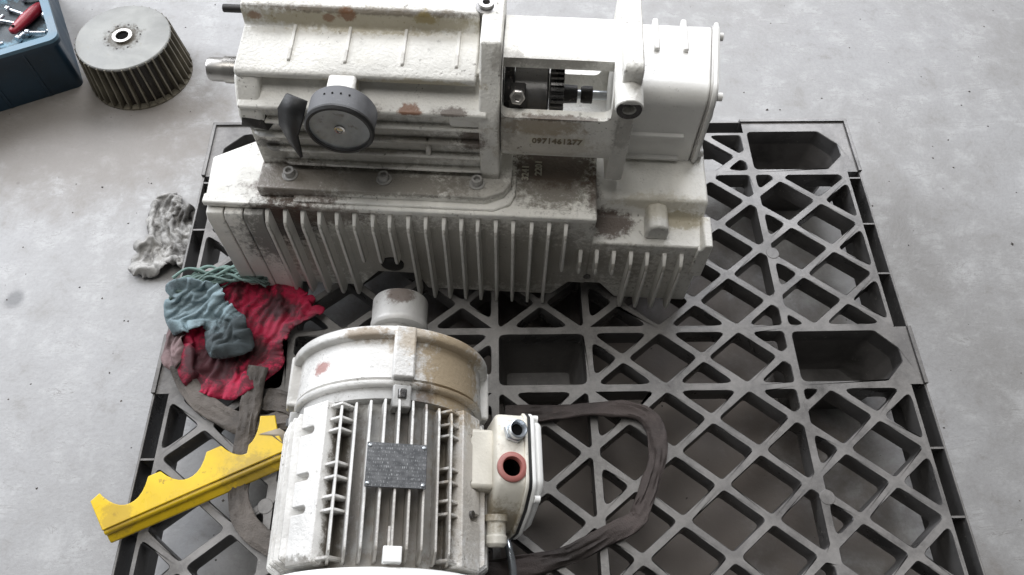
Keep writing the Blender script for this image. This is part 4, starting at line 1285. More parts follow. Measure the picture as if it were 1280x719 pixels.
    49,10,16,-19,-10,2,-22,-4,5,-24,23,12,3,22,13,-1,23,10,1,11,10,22,25,10,1,24,6,-2,12,9,-21,26,3,-1,22,9,9,5,12,23,
    22,9,7,17,16,-13,19,3,18,24,8,-4,-2,11,-25,22,11,-9,19,8,18,23,7,-3,14,11,-19,23,10,-6,23,8,9,8,15,20,25,6,0,16,
    11,-18,26,5,1,6,13,22,19,8,14,20,2,-16,22,9,-10,16,18,11,23,10,-4,23,10,-3,23,-3,-9,-2,8,26,21,11,8,25,9,-5,50,41,
    -28,4,-15,9,-806,-382,-10,70,23,54,12,17,-16,-10,2,-22,2,8,-24,24,7,13,23,11,2,13,14,-18,25,5,-2,23,10,4,15,12,17,24,3,1,
    23,11,-7,19,10,-15,20,7,14,-1,10,25,22,12,4,22,11,6,25,7,1,17,6,-18,-3,15,-22,25,1,-8,15,12,18,23,12,-3,20,12,-12,24,
    9,-2,23,9,1,7,11,23,24,8,-3,19,8,-18,24,8,4,9,14,22,25,4,5,3,2,-26,23,9,-4,24,10,-3,23,11,-4,24,10,5,3,8,
    26,15,10,18,29,22,-41,33,11,15,-786,-382,-10,56,17,60,18,20,-9,7,9,-25,-11,5,-24,24,7,-8,20,12,13,23,10,0,16,9,-18,24,10,-4,
    25,6,3,14,10,18,23,10,1,17,11,-16,26,6,1,-1,10,24,23,8,-3,25,7,0,14,14,18,25,5,3,18,5,-17,2,14,-23,24,8,-6,10,
    14,21,25,4,4,24,11,-3,14,13,-17,24,6,-1,11,16,17,25,6,0,19,10,-17,23,10,8,11,9,24,10,4,-24,18,6,-15,21,10,10,25,11,
    -1,22,8,-9,21,6,14,2,13,25,59,28,-7,-781,-375,-17,-2,14,0,61,20,52,18,12,-16,-5,7,-25,15,5,-19,25,7,-3,16,12,17,24,7,0,
    22,12,-6,20,7,-15,24,7,4,13,14,18,24,8,0,17,8,-19,12,13,18,20,7,14,19,4,-16,26,4,2,9,14,20,26,7,4,14,11,-19,5,
    11,-23,25,9,0,12,10,21,22,10,8,26,5,-1,12,14,-20,22,9,-9,24,10,2,12,8,23,18,15,-10,24,8,7,25,-1,9,-3,11,-23,19,12,
    -8,23,12,4,24,7,3,15,-1,20,57,37,-27,7,-3,17,-773,-347,-7,49,17,54,22,14,-7,15,7,-19,2,8,-25,19,5,-16,23,9,4,16,10,17,
    21,11,-11,24,3,8,18,10,-16,24,10,1,14,13,18,23,9,-5,23,10,-10,7,11,23,24,2,6,16,3,-21,23,10,7,12,12,20,23,13,-3,2,
    10,-25,21,9,-12,18,11,16,25,3,-4,20,11,12,22,10,6,24,7,-7,9,16,-20,23,8,10,11,6,25,24,2,9,23,12,-3,1,13,-23,22,11,
    -6,20,-3,14,25,6,5,51,56,-23,11,-13,-8,-752,-341,7,-2,13,-1,58,19,47,24,8,-9,17,5,-17,4,8,-25,23,10,-4,24,7,2,12,10,20,
    25,7,2,15,10,-19,24,9,-3,24,9,0,14,13,17,17,8,-19,26,4,5,9,10,22,26,2,0,17,11,-18,6,10,25,22,13,9,23,3,-9,9,
    16,-19,18,11,-16,25,4,-2,25,5,4,25,7,4,10,17,18,25,4,3,8,22,-15,25,3,10,8,3,25,23,10,8,6,14,-22,24,9,-3,20,-5,
    14,51,62,-25,16,-8,-3,-728,-329,-11,46,17,46,16,-3,-21,19,9,-15,19,13,11,23,9,-3,12,11,-20,24,6,0,12,10,21,25,7,1,23,11,-3,
    15,11,-19,23,10,-1,18,8,17,20,9,-15,23,8,7,13,5,23,8,5,-26,25,9,6,15,15,15,24,9,6,25,5,2,18,10,-15,10,16,-18,24,
    4,7,23,7,-11,23,11,4,9,8,24,23,5,11,10,21,-16,22,5,11,3,1,27,24,6,-2,25,6,-3,39,69,-33,16,-8,-3,-700,-323,-16,-4,16,
    2,64,3,32,9,3,-25,24,7,-7,17,13,15,25,7,3,12,10,-21,24,6,-1,16,12,16,23,11,7,25,4,1,9,16,-19,25,9,-1,19,3,17,
    18,14,-8,22,10,10,25,-6,5,4,20,-18,25,-1,-7,23,11,5,12,14,20,23,10,5,22,10,-9,10,13,-19,22,8,-8,25,10,2,19,8,13,4,
    -1,28,23,8,6,16,22,-6,24,3,8,11,3,23,33,69,-38,20,-6,-4,-671,-301,-23,53,5,31,12,4,-21,25,4,-1,19,10,-15,12,9,22,24,6,
    -2,15,11,-18,24,8,-4,26,8,4,10,7,24,22,12,1,16,16,-14,24,6,11,19,-9,13,23,1,9,20,17,-1,21,13,-10,20,10,-13,9,13,-21,
    26,1,2,19,16,9,12,18,14,23,8,-2,12,12,-19,24,12,-3,21,9,12,4,0,26,24,7,2,13,8,20,25,5,8,21,64,-43,19,-7,-3,-638,
    -284,-13,-1,12,5,64,-5,18,13,7,-20,18,10,-16,26,5,4,14,11,20,24,7,-2,18,12,-15,23,10,-5,26,-3,3,-1,16,22,23,6,11,23,4,
    10,25,5,5,24,4,3,10,11,-23,20,13,-8,24,12,7,22,10,-8,11,5,-24,23,13,-1,22,13,5,9,16,18,23,6,6,13,17,-15,23,11,6,
    24,0,10,9,7,25,34,40,-35,6,26,26,18,-10,-2,-607,-259,-17,55,-1,17,24,1,-10,6,13,-22,23,8,-9,24,4,2,13,14,18,25,3,5,25,
    9,-4,16,6,-20,22,11,7,6,12,24,23,5,11,24,4,10,24,3,9,21,5,-11,3,17,-20,20,8,-15,24,14,3,11,6,-21,23,13,0,23,12,
    1,22,14,2,4,3,26,23,4,8,20,14,6,23,11,2,23,50,-42,12,6,16,-549,-257,-6,2,6,-13,48,1,42,23,9,-10,22,10,-11,14,10,-19,
    23,10,3,15,8,20,25,8,-4,16,5,-19,23,12,-1,23,3,11,22,6,13,20,8,12,19,6,14,20,2,18,19,7,-15,15,13,-15,2,20,-17,23,
    4,-7,12,17,-16,22,10,11,20,14,-7,20,7,16,8,-3,24,17,35,-39,27,27,3,20,-4,-3,-512,-224,-2,-13,-1,8,65,13,21,20,7,-16,23,1,
    10,12,17,-14,23,11,2,24,11,3,23,-5,8,16,17,-8,25,8,-1,23,7,7,17,6,18,18,5,18,22,4,14,24,6,-11,5,11,-21,25,11,4,
    19,12,-12,-7,17,-22,22,9,-10,17,5,20,18,2,17,30,60,-10,21,-6,-2,-485,-209,-6,29,21,-12,45,-10,28,25,8,5,24,2,-3,11,23,-5,24,
    -7,7,24,13,3,22,12,-3,21,12,-3,20,15,-5,24,9,3,21,4,13,15,4,23,26,4,4,-5,12,-24,18,1,-20,23,12,17,23,6,-10,-6,18,
    -21,28,52,5,29,9,23,21,-6,-3,-438,-160,-20,19,13,-4,39,-7,-10,23,-29,46,21,12,5,20,16,-11,22,12,-1,24,11,2,23,9,3,24,5,5,
    17,18,-7,22,11,-2,29,-1,2,9,8,24,22,5,-5,15,6,-19,1,10,-28,22,57,47,23,-7,4,-9,11,-28,-311,-125,-19,-16,-6,19,17,18,4,61,
    -33,21,21,10,1,22,10,2,24,11,2,22,11,1,23,10,-1,22,11,-1,21,10,-5,5,73,-15,22,2,14,21,0,1,7,3,-28,23,-6,15,-284,-106,
    -11,21,14,-1,17,15,7,19,15,5,28,14,4,24,11,0,24,10,1,23,9,1,22,10,-2,23,8,-5,
], [
    0,1,9,-1,-8,1,9,-1,-8,1,9,-1,-8,1,9,-1,-8,1,9,-1,-8,1,9,-1,-7,1,12,-1,-11,1,12,-1,-11,1,12,-1,-11,1,12,-1,
    -11,1,12,-1,-11,1,12,-1,-11,1,12,-1,-11,1,12,-1,-11,1,12,-1,-11,1,12,-1,-10,1,17,-1,-16,1,17,-1,-16,1,17,-1,-16,1,17,-1,
    -16,1,17,-1,-16,1,17,-1,-16,1,17,-1,-16,1,17,-1,-16,1,17,-1,-16,1,17,-1,-16,1,17,-1,-16,1,17,-1,-16,1,17,-1,-16,1,17,-1,
    -15,1,19,-1,-18,1,19,-1,-18,1,19,-1,-18,1,19,-1,-18,1,19,-1,-18,1,19,-1,-18,1,19,-1,-18,1,19,-1,-18,1,19,-1,-18,1,19,-1,
    -18,1,19,-1,-18,1,19,-1,-18,1,19,-1,-18,1,19,-1,-18,1,19,-1,-18,1,19,-1,-18,1,19,-1,-17,1,21,-1,-20,1,21,-1,-20,1,21,-1,
    -20,1,21,-1,-20,1,21,-1,-20,1,21,-1,-20,1,21,-1,-20,1,21,-1,-20,1,21,-1,-20,1,21,-1,-20,1,21,-1,-20,1,21,-1,-20,1,21,-1,
    -20,1,21,-1,-20,1,21,-1,-20,1,21,-1,-20,1,21,-1,-20,1,21,-1,-20,1,21,-1,-19,1,22,-1,-21,1,22,-1,-21,1,22,-1,-21,1,22,-1,
    -21,1,22,-1,-21,1,22,-1,-21,1,22,-1,-21,1,22,-1,-21,1,22,-1,-21,1,22,-1,-21,1,22,-1,-21,1,22,-1,-21,1,22,-1,-21,1,22,-1,
    -21,1,22,-1,-21,1,22,-1,-21,1,22,-1,-21,1,22,-1,-21,1,22,-1,-21,1,22,-1,-20,1,24,-1,-23,1,24,-1,-23,1,24,-1,-23,1,24,-1,
    -23,1,24,-1,-23,1,24,-1,-23,1,24,-1,-23,1,24,-1,-23,1,24,-1,-23,1,24,-1,-23,1,24,-1,-23,1,24,-1,-23,1,24,-1,-23,1,24,-1,
    -23,1,24,-1,-23,1,24,-1,-23,1,24,-1,-23,1,24,-1,-23,1,24,-1,-23,1,24,-1,-23,1,24,-1,-23,1,24,-1,-22,1,26,-1,-25,1,26,-1,
    -25,1,26,-1,-25,1,26,-1,-25,1,26,-1,-25,1,26,-1,-25,1,26,-1,-25,1,26,-1,-25,1,26,-1,-25,1,26,-1,-25,1,26,-1,-25,1,26,-1,
    -25,1,26,-1,-25,1,26,-1,-25,1,26,-1,-25,1,26,-1,-25,1,26,-1,-25,1,26,-1,-25,1,26,-1,-25,1,26,-1,-25,1,26,-1,-25,1,26,-1,
    -25,1,26,-1,-25,1,26,-1,-24,1,28,-1,-27,1,28,-1,-27,1,28,-1,-27,1,28,-1,-27,1,28,-1,-27,1,28,-1,-27,1,28,-1,-27,1,28,-1,
    -27,1,28,-1,-27,1,28,-1,-27,1,28,-1,-27,1,28,-1,-27,1,28,-1,-27,1,28,-1,-27,1,28,-1,-27,1,28,-1,-27,1,28,-1,-27,1,28,-1,
    -27,1,28,-1,-27,1,28,-1,-27,1,28,-1,-27,1,28,-1,-27,1,28,-1,-27,1,28,-1,-27,1,28,-1,-27,1,28,-1,-26,1,30,-1,-29,1,30,-1,
    -29,1,30,-1,-29,1,30,-1,-29,1,30,-1,-29,1,30,-1,-29,1,30,-1,-29,1,30,-1,-29,1,30,-1,-29,1,30,-1,-29,1,30,-1,-29,1,30,-1,
    -29,1,30,-1,-29,1,30,-1,-29,1,30,-1,-29,1,30,-1,-29,1,30,-1,-29,1,30,-1,-29,1,30,-1,-29,1,30,-1,-29,1,30,-1,-29,1,30,-1,
    -29,1,30,-1,-29,1,30,-1,-29,1,30,-1,-29,1,30,-1,-29,1,30,-1,-29,1,30,-1,-28,1,31,-1,-30,1,31,-1,-30,1,31,-1,-30,1,31,-1,
    -30,1,31,-1,-30,1,31,-1,-30,1,31,-1,-30,1,31,-1,-30,1,31,-1,-30,1,31,-1,-30,1,31,-1,-30,1,31,-1,-30,1,31,-1,-30,1,31,-1,
    -30,1,31,-1,-30,1,31,-1,-30,1,31,-1,-30,1,31,-1,-30,1,31,-1,-30,1,31,-1,-30,1,31,-1,-30,1,31,-1,-30,1,31,-1,-30,1,31,-1,
    -30,1,31,-1,-30,1,31,-1,-30,1,31,-1,-30,1,31,-1,-30,1,31,-1,-29,1,32,-1,-31,1,32,-1,-31,1,32,-1,-31,1,32,-1,-31,1,32,-1,
    -31,1,32,-1,-31,1,32,-1,-31,1,32,-1,-31,1,32,-1,-31,1,32,-1,-31,1,32,-1,-31,1,32,-1,-31,1,32,-1,-31,1,32,-1,-31,1,32,-1,
    -31,1,32,-1,-31,1,32,-1,-31,1,32,-1,-31,1,32,-1,-31,1,32,-1,-31,1,32,-1,-31,1,32,-1,-31,1,32,-1,-31,1,32,-1,-31,1,32,-1,
    -31,1,32,-1,-31,1,32,-1,-31,1,32,-1,-31,1,32,-1,-31,1,32,-1,-31,1,32,-1,-30,1,33,-1,-32,1,33,-1,-32,1,33,-1,-32,1,33,-1,
    -32,1,33,-1,-32,1,33,-1,-32,1,33,-1,-32,1,33,-1,-32,1,33,-1,-32,1,33,-1,-32,1,33,-1,-32,1,33,-1,-32,1,33,-1,-32,1,33,-1,
    -32,1,33,-1,-32,1,33,-1,-32,1,33,-1,-32,1,33,-1,-32,1,33,-1,-32,1,33,-1,-32,1,33,-1,-32,1,33,-1,-32,1,33,-1,-32,1,33,-1,
    -32,1,33,-1,-32,1,33,-1,-32,1,33,-1,-32,1,33,-1,-32,1,33,-1,-32,1,33,-1,-32,1,33,-1,-32,1,33,-1,-31,1,39,-1,-38,1,39,-1,
    -38,1,39,-1,-38,1,39,-1,-38,1,39,-1,-38,1,39,-1,-38,1,39,-1,-38,1,39,-1,-38,1,39,-1,-38,1,39,-1,-38,1,39,-1,-38,1,39,-1,
    -38,1,39,-1,-38,1,39,-1,-38,1,39,-1,-38,1,39,-1,-38,1,39,-1,-38,1,39,-1,-38,1,39,-1,-38,1,39,-1,-38,1,39,-1,-38,1,39,-1,
    -38,1,39,-1,-38,1,39,-1,-38,1,39,-1,-38,1,39,-1,-38,1,39,-1,-38,1,39,-1,-38,1,39,-1,-38,1,39,-1,-38,1,39,-1,-38,1,39,-1,
    -38,1,39,-1,-37,1,43,-1,-42,1,43,-1,-42,1,43,-1,-42,1,43,-1,-41,1,45,-1,-44,1,45,-1,-44,1,45,-1,-44,1,45,-1,-44,1,45,-1,
    -44,1,45,-1,-44,1,45,-1,-44,1,45,-1,-44,1,45,-1,-44,1,45,-1,-44,1,45,-1,-44,1,45,-1,-44,1,45,-1,-44,1,45,-1,-44,1,45,-1,
    -44,1,45,-1,-44,1,45,-1,-44,1,45,-1,-44,1,45,-1,-44,1,45,-1,-44,1,45,-1,-44,1,45,-1,-44,1,45,-1,-44,1,45,-1,-44,1,45,-1,
    -44,1,45,-1,-44,1,45,-1,-44,1,45,-1,-44,1,45,-1,-44,1,45,-1,-44,1,45,-1,-44,1,45,-1,-44,1,45,-1,-44,1,45,-1,-44,1,45,-1,
    -44,1,45,-1,-44,1,45,-1,-44,1,45,-1,-44,1,45,-1,-44,1,45,-1,-44,1,45,-1,-44,1,45,-1,-44,1,45,-1,-44,1,45,-1,-43,1,46,-1,
    -45,1,46,-1,-45,1,46,-1,-45,1,46,-1,-45,1,46,-1,-45,1,46,-1,-45,1,46,-1,-45,1,46,-1,-45,1,46,-1,-45,1,46,-1,-45,1,46,-1,
    -45,1,46,-1,-45,1,46,-1,-45,1,46,-1,-45,1,46,-1,-45,1,46,-1,-45,1,46,-1,-45,1,46,-1,-45,1,46,-1,-45,1,46,-1,-45,1,46,-1,
    -45,1,46,-1,-45,1,46,-1,-45,1,46,-1,-45,1,46,-1,-45,1,46,-1,-45,1,46,-1,-45,1,46,-1,-45,1,46,-1,-45,1,46,-1,-45,1,46,-1,
    -45,1,46,-1,-45,1,46,-1,-45,1,46,-1,-45,1,46,-1,-45,1,46,-1,-45,1,46,-1,-45,1,46,-1,-45,1,46,-1,-45,1,46,-1,-45,1,46,-1,
    -45,1,46,-1,-45,1,46,-1,-45,1,46,-1,-45,1,46,-1,-44,1,47,-1,-46,1,47,-1,-46,1,47,-1,-46,1,47,-1,-46,1,47,-1,-46,1,47,-1,
    -46,1,47,-1,-46,1,47,-1,-46,1,47,-1,-46,1,47,-1,-46,1,47,-1,-46,1,47,-1,-46,1,47,-1,-46,1,47,-1,-46,1,47,-1,-46,1,47,-1,
    -46,1,47,-1,-46,1,47,-1,-46,1,47,-1,-46,1,47,-1,-46,1,47,-1,-46,1,47,-1,-46,1,47,-1,-46,1,47,-1,-46,1,47,-1,-46,1,47,-1,
    -46,1,47,-1,-46,1,47,-1,-46,1,47,-1,-46,1,47,-1,-46,1,47,-1,-46,1,47,-1,-46,1,47,-1,-46,1,47,-1,-46,1,47,-1,-46,1,47,-1,
    -46,1,47,-1,-46,1,47,-1,-46,1,47,-1,-46,1,47,-1,-46,1,47,-1,-46,1,47,-1,-46,1,47,-1,-46,1,47,-1,-46,1,47,-1,-46,1,47,-1,
    -45,1,47,-1,-46,1,47,-1,-46,1,47,-1,-46,1,47,-1,-46,1,47,-1,-46,1,47,-1,-46,1,47,-1,-46,1,47,-1,-46,1,47,-1,-46,1,47,-1,
    -46,1,47,-1,-46,1,47,-1,-46,1,47,-1,-46,1,47,-1,-46,1,47,-1,-46,1,47,-1,-46,1,47,-1,-46,1,47,-1,-46,1,47,-1,-46,1,47,-1,
    -46,1,47,-1,-46,1,47,-1,-46,1,47,-1,-46,1,47,-1,-46,1,47,-1,-46,1,47,-1,-46,1,47,-1,-46,1,47,-1,-46,1,47,-1,-46,1,47,-1,
    -46,1,47,-1,-46,1,47,-1,-46,1,47,-1,-46,1,47,-1,-46,1,47,-1,-46,1,47,-1,-46,1,47,-1,-46,1,47,-1,-46,1,47,-1,-46,1,47,-1,
    -46,1,47,-1,-46,1,47,-1,-46,1,47,-1,-46,1,47,-1,-46,1,47,-1,-46,1,47,-1,-45,1,47,-1,-46,1,47,-1,-46,1,47,-1,-46,1,47,-1,
    -46,1,47,-1,-46,1,47,-1,-46,1,47,-1,-46,1,47,-1,-46,1,47,-1,-46,1,47,-1,-46,1,47,-1,-46,1,47,-1,-46,1,47,-1,-46,1,47,-1,
    -46,1,47,-1,-46,1,47,-1,-46,1,47,-1,-46,1,47,-1,-46,1,47,-1,-46,1,47,-1,-46,1,47,-1,-46,1,47,-1,-46,1,47,-1,-46,1,47,-1,
    -46,1,47,-1,-46,1,47,-1,-46,1,47,-1,-46,1,47,-1,-46,1,47,-1,-46,1,47,-1,-46,1,47,-1,-46,1,47,-1,-46,1,47,-1,-46,1,47,-1,
    -46,1,47,-1,-46,1,47,-1,-46,1,47,-1,-46,1,47,-1,-46,1,47,-1,-46,1,47,-1,-46,1,47,-1,-46,1,47,-1,-46,1,47,-1,-46,1,47,-1,
    -46,1,47,-1,-44,1,46,-1,-45,1,46,-1,-45,1,46,-1,-45,1,46,-1,-45,1,46,-1,-45,1,46,-1,-45,1,46,-1,-45,1,46,-1,-45,1,46,-1,
    -45,1,46,-1,-45,1,46,-1,-45,1,46,-1,-45,1,46,-1,-45,1,46,-1,-45,1,46,-1,-45,1,46,-1,-45,1,46,-1,-45,1,46,-1,-45,1,46,-1,
    -45,1,46,-1,-45,1,46,-1,-45,1,46,-1,-45,1,46,-1,-45,1,46,-1,-45,1,46,-1,-45,1,46,-1,-45,1,46,-1,-45,1,46,-1,-45,1,46,-1,
    -45,1,46,-1,-45,1,46,-1,-45,1,46,-1,-45,1,46,-1,-45,1,46,-1,-45,1,46,-1,-45,1,46,-1,-45,1,46,-1,-45,1,46,-1,-45,1,46,-1,
    -45,1,46,-1,-45,1,46,-1,-45,1,46,-1,-45,1,46,-1,-45,1,46,-1,-45,1,46,-1,-44,1,46,-1,-45,1,46,-1,-45,1,46,-1,-45,1,46,-1,
    -45,1,46,-1,-45,1,46,-1,-45,1,46,-1,-45,1,46,-1,-45,1,46,-1,-45,1,46,-1,-45,1,46,-1,-45,1,46,-1,-45,1,46,-1,-45,1,46,-1,
    -45,1,46,-1,-45,1,46,-1,-45,1,46,-1,-45,1,46,-1,-45,1,46,-1,-45,1,46,-1,-45,1,46,-1,-45,1,46,-1,-45,1,46,-1,-45,1,46,-1,
    -45,1,46,-1,-45,1,46,-1,-45,1,46,-1,-45,1,46,-1,-45,1,46,-1,-45,1,46,-1,-45,1,46,-1,-45,1,46,-1,-45,1,46,-1,-45,1,46,-1,
    -45,1,46,-1,-45,1,46,-1,-45,1,46,-1,-45,1,46,-1,-45,1,46,-1,-45,1,46,-1,-45,1,46,-1,-45,1,46,-1,-45,1,46,-1,-45,1,46,-1,
    -45,1,46,-1,-43,1,45,-1,-44,1,45,-1,-44,1,45,-1,-44,1,45,-1,-44,1,45,-1,-44,1,45,-1,-44,1,45,-1,-44,1,45,-1,-44,1,45,-1,
    -44,1,45,-1,-44,1,45,-1,-44,1,45,-1,-44,1,45,-1,-44,1,45,-1,-44,1,45,-1,-44,1,45,-1,-44,1,45,-1,-44,1,45,-1,-44,1,45,-1,
    -44,1,45,-1,-44,1,45,-1,-44,1,45,-1,-44,1,45,-1,-44,1,45,-1,-44,1,45,-1,-44,1,45,-1,-44,1,45,-1,-44,1,45,-1,-44,1,45,-1,
    -44,1,45,-1,-44,1,45,-1,-44,1,45,-1,-44,1,45,-1,-44,1,45,-1,-44,1,45,-1,-44,1,45,-1,-44,1,45,-1,-44,1,45,-1,-44,1,45,-1,
    -44,1,45,-1,-44,1,45,-1,-44,1,45,-1,-44,1,45,-1,-42,1,44,-1,-43,1,44,-1,-43,1,44,-1,-43,1,44,-1,-43,1,44,-1,-43,1,44,-1,
    -43,1,44,-1,-43,1,44,-1,-43,1,44,-1,-43,1,44,-1,-43,1,44,-1,-43,1,44,-1,-43,1,44,-1,-43,1,44,-1,-43,1,44,-1,-43,1,44,-1,
    -43,1,44,-1,-43,1,44,-1,-43,1,44,-1,-43,1,44,-1,-43,1,44,-1,-43,1,44,-1,-43,1,44,-1,-43,1,44,-1,-43,1,44,-1,-43,1,44,-1,
    -43,1,44,-1,-43,1,44,-1,-43,1,44,-1,-43,1,44,-1,-43,1,44,-1,-43,1,44,-1,-43,1,44,-1,-43,1,44,-1,-43,1,44,-1,-43,1,44,-1,
    -43,1,44,-1,-43,1,44,-1,-43,1,44,-1,-43,1,44,-1,-43,1,44,-1,-43,1,44,-1,-43,1,44,-1,-41,1,43,-1,-42,1,43,-1,-42,1,43,-1,
    -42,1,43,-1,-42,1,43,-1,-42,1,43,-1,-42,1,43,-1,-42,1,43,-1,-42,1,43,-1,-42,1,43,-1,-42,1,43,-1,-42,1,43,-1,-42,1,43,-1,
    -42,1,43,-1,-42,1,43,-1,-42,1,43,-1,-42,1,43,-1,-42,1,43,-1,-42,1,43,-1,-42,1,43,-1,-42,1,43,-1,-42,1,43,-1,-42,1,43,-1,
    -42,1,43,-1,-42,1,43,-1,-42,1,43,-1,-42,1,43,-1,-42,1,43,-1,-42,1,43,-1,-42,1,43,-1,-42,1,43,-1,-42,1,43,-1,-42,1,43,-1,
    -42,1,43,-1,-42,1,43,-1,-42,1,43,-1,-42,1,43,-1,-42,1,43,-1,-42,1,43,-1,-42,1,43,-1,-42,1,43,-1,-40,1,42,-1,-41,1,42,-1,
    -41,1,42,-1,-41,1,42,-1,-41,1,42,-1,-41,1,42,-1,-41,1,42,-1,-41,1,42,-1,-41,1,42,-1,-41,1,42,-1,-41,1,42,-1,-41,1,42,-1,
    -41,1,42,-1,-41,1,42,-1,-41,1,42,-1,-41,1,42,-1,-41,1,42,-1,-41,1,42,-1,-41,1,42,-1,-41,1,42,-1,-41,1,42,-1,-41,1,42,-1,
    -41,1,42,-1,-41,1,42,-1,-41,1,42,-1,-41,1,42,-1,-41,1,42,-1,-41,1,42,-1,-41,1,42,-1,-41,1,42,-1,-41,1,42,-1,-41,1,42,-1,
    -41,1,42,-1,-41,1,42,-1,-41,1,42,-1,-41,1,42,-1,-41,1,42,-1,-41,1,42,-1,-41,1,42,-1,-41,1,42,-1,-39,1,41,-1,-40,1,41,-1,
    -40,1,41,-1,-40,1,41,-1,-40,1,41,-1,-40,1,41,-1,-40,1,41,-1,-40,1,41,-1,-40,1,41,-1,-40,1,41,-1,-40,1,41,-1,-40,1,41,-1,
    -40,1,41,-1,-40,1,41,-1,-40,1,41,-1,-40,1,41,-1,-40,1,41,-1,-40,1,41,-1,-40,1,41,-1,-40,1,41,-1,-40,1,41,-1,-40,1,41,-1,
    -40,1,41,-1,-40,1,41,-1,-40,1,41,-1,-40,1,41,-1,-40,1,41,-1,-40,1,41,-1,-40,1,41,-1,-40,1,41,-1,-40,1,41,-1,-40,1,41,-1,
    -40,1,41,-1,-40,1,41,-1,-40,1,41,-1,-40,1,41,-1,-40,1,41,-1,-40,1,41,-1,-40,1,41,-1,-40,1,41,-1,-38,1,40,-1,-39,1,40,-1,
    -39,1,40,-1,-39,1,40,-1,-39,1,40,-1,-39,1,40,-1,-39,1,40,-1,-39,1,40,-1,-39,1,40,-1,-39,1,40,-1,-39,1,40,-1,-39,1,40,-1,
    -39,1,40,-1,-39,1,40,-1,-39,1,40,-1,-39,1,40,-1,-39,1,40,-1,-39,1,40,-1,-39,1,40,-1,-39,1,40,-1,-39,1,40,-1,-39,1,40,-1,
    -39,1,40,-1,-39,1,40,-1,-39,1,40,-1,-39,1,40,-1,-39,1,40,-1,-39,1,40,-1,-39,1,40,-1,-39,1,40,-1,-39,1,40,-1,-39,1,40,-1,
    -39,1,40,-1,-39,1,40,-1,-39,1,40,-1,-39,1,40,-1,-39,1,40,-1,-39,1,40,-1,-37,1,39,-1,-38,1,39,-1,-38,1,39,-1,-38,1,39,-1,
    -38,1,39,-1,-38,1,39,-1,-38,1,39,-1,-38,1,39,-1,-38,1,39,-1,-38,1,39,-1,-38,1,39,-1,-38,1,39,-1,-38,1,39,-1,-38,1,39,-1,
    -38,1,39,-1,-38,1,39,-1,-38,1,39,-1,-38,1,39,-1,-38,1,39,-1,-38,1,39,-1,-38,1,39,-1,-38,1,39,-1,-38,1,39,-1,-38,1,39,-1,
    -38,1,39,-1,-38,1,39,-1,-38,1,39,-1,-38,1,39,-1,-38,1,39,-1,-38,1,39,-1,-38,1,39,-1,-38,1,39,-1,-38,1,39,-1,-38,1,39,-1,
    -38,1,39,-1,-38,1,39,-1,-38,1,39,-1,-35,1,37,-1,-36,1,37,-1,-36,1,37,-1,-36,1,37,-1,-36,1,37,-1,-36,1,37,-1,-36,1,37,-1,
    -36,1,37,-1,-36,1,37,-1,-36,1,37,-1,-36,1,37,-1,-36,1,37,-1,-36,1,37,-1,-36,1,37,-1,-36,1,37,-1,-36,1,37,-1,-36,1,37,-1,
    -36,1,37,-1,-36,1,37,-1,-36,1,37,-1,-36,1,37,-1,-36,1,37,-1,-36,1,37,-1,-36,1,37,-1,-36,1,37,-1,-36,1,37,-1,-36,1,37,-1,
    -36,1,37,-1,-36,1,37,-1,-36,1,37,-1,-36,1,37,-1,-36,1,37,-1,-36,1,37,-1,-36,1,37,-1,-36,1,37,-1,-34,1,36,-1,-35,1,36,-1,
    -35,1,36,-1,-35,1,36,-1,-35,1,36,-1,-35,1,36,-1,-35,1,36,-1,-35,1,36,-1,-35,1,36,-1,-35,1,36,-1,-35,1,36,-1,-35,1,36,-1,
    -35,1,36,-1,-35,1,36,-1,-35,1,36,-1,-35,1,36,-1,-35,1,36,-1,-35,1,36,-1,-35,1,36,-1,-35,1,36,-1,-35,1,36,-1,-35,1,36,-1,
    -35,1,36,-1,-35,1,36,-1,-35,1,36,-1,-35,1,36,-1,-35,1,36,-1,-35,1,36,-1,-35,1,36,-1,-35,1,36,-1,-35,1,36,-1,-35,1,36,-1,
    -35,1,36,-1,-35,1,36,-1,-32,1,34,-1,-33,1,34,-1,-33,1,34,-1,-33,1,34,-1,-33,1,34,-1,-33,1,34,-1,-33,1,34,-1,-33,1,34,-1,
    -33,1,34,-1,-33,1,34,-1,-33,1,34,-1,-33,1,34,-1,-33,1,34,-1,-33,1,34,-1,-33,1,34,-1,-33,1,34,-1,-33,1,34,-1,-33,1,34,-1,
    -33,1,34,-1,-33,1,34,-1,-33,1,34,-1,-33,1,34,-1,-33,1,34,-1,-33,1,34,-1,-33,1,34,-1,-33,1,34,-1,-33,1,34,-1,-33,1,34,-1,
    -33,1,34,-1,-33,1,34,-1,-33,1,34,-1,-33,1,34,-1,-31,1,33,-1,-32,1,33,-1,-32,1,33,-1,-32,1,33,-1,-32,1,33,-1,-32,1,33,-1,
    -32,1,33,-1,-32,1,33,-1,-32,1,33,-1,-32,1,33,-1,-32,1,33,-1,-32,1,33,-1,-32,1,33,-1,-32,1,33,-1,-32,1,33,-1,-32,1,33,-1,
    -32,1,33,-1,-32,1,33,-1,-32,1,33,-1,-32,1,33,-1,-32,1,33,-1,-32,1,33,-1,-32,1,33,-1,-32,1,33,-1,-32,1,33,-1,-32,1,33,-1,
    -32,1,33,-1,-32,1,33,-1,-32,1,33,-1,-32,1,33,-1,-32,1,33,-1,-29,1,31,-1,-30,1,31,-1,-30,1,31,-1,-30,1,31,-1,-30,1,31,-1,
    -30,1,31,-1,-30,1,31,-1,-30,1,31,-1,-30,1,31,-1,-30,1,31,-1,-30,1,31,-1,-30,1,31,-1,-30,1,31,-1,-30,1,31,-1,-30,1,31,-1,
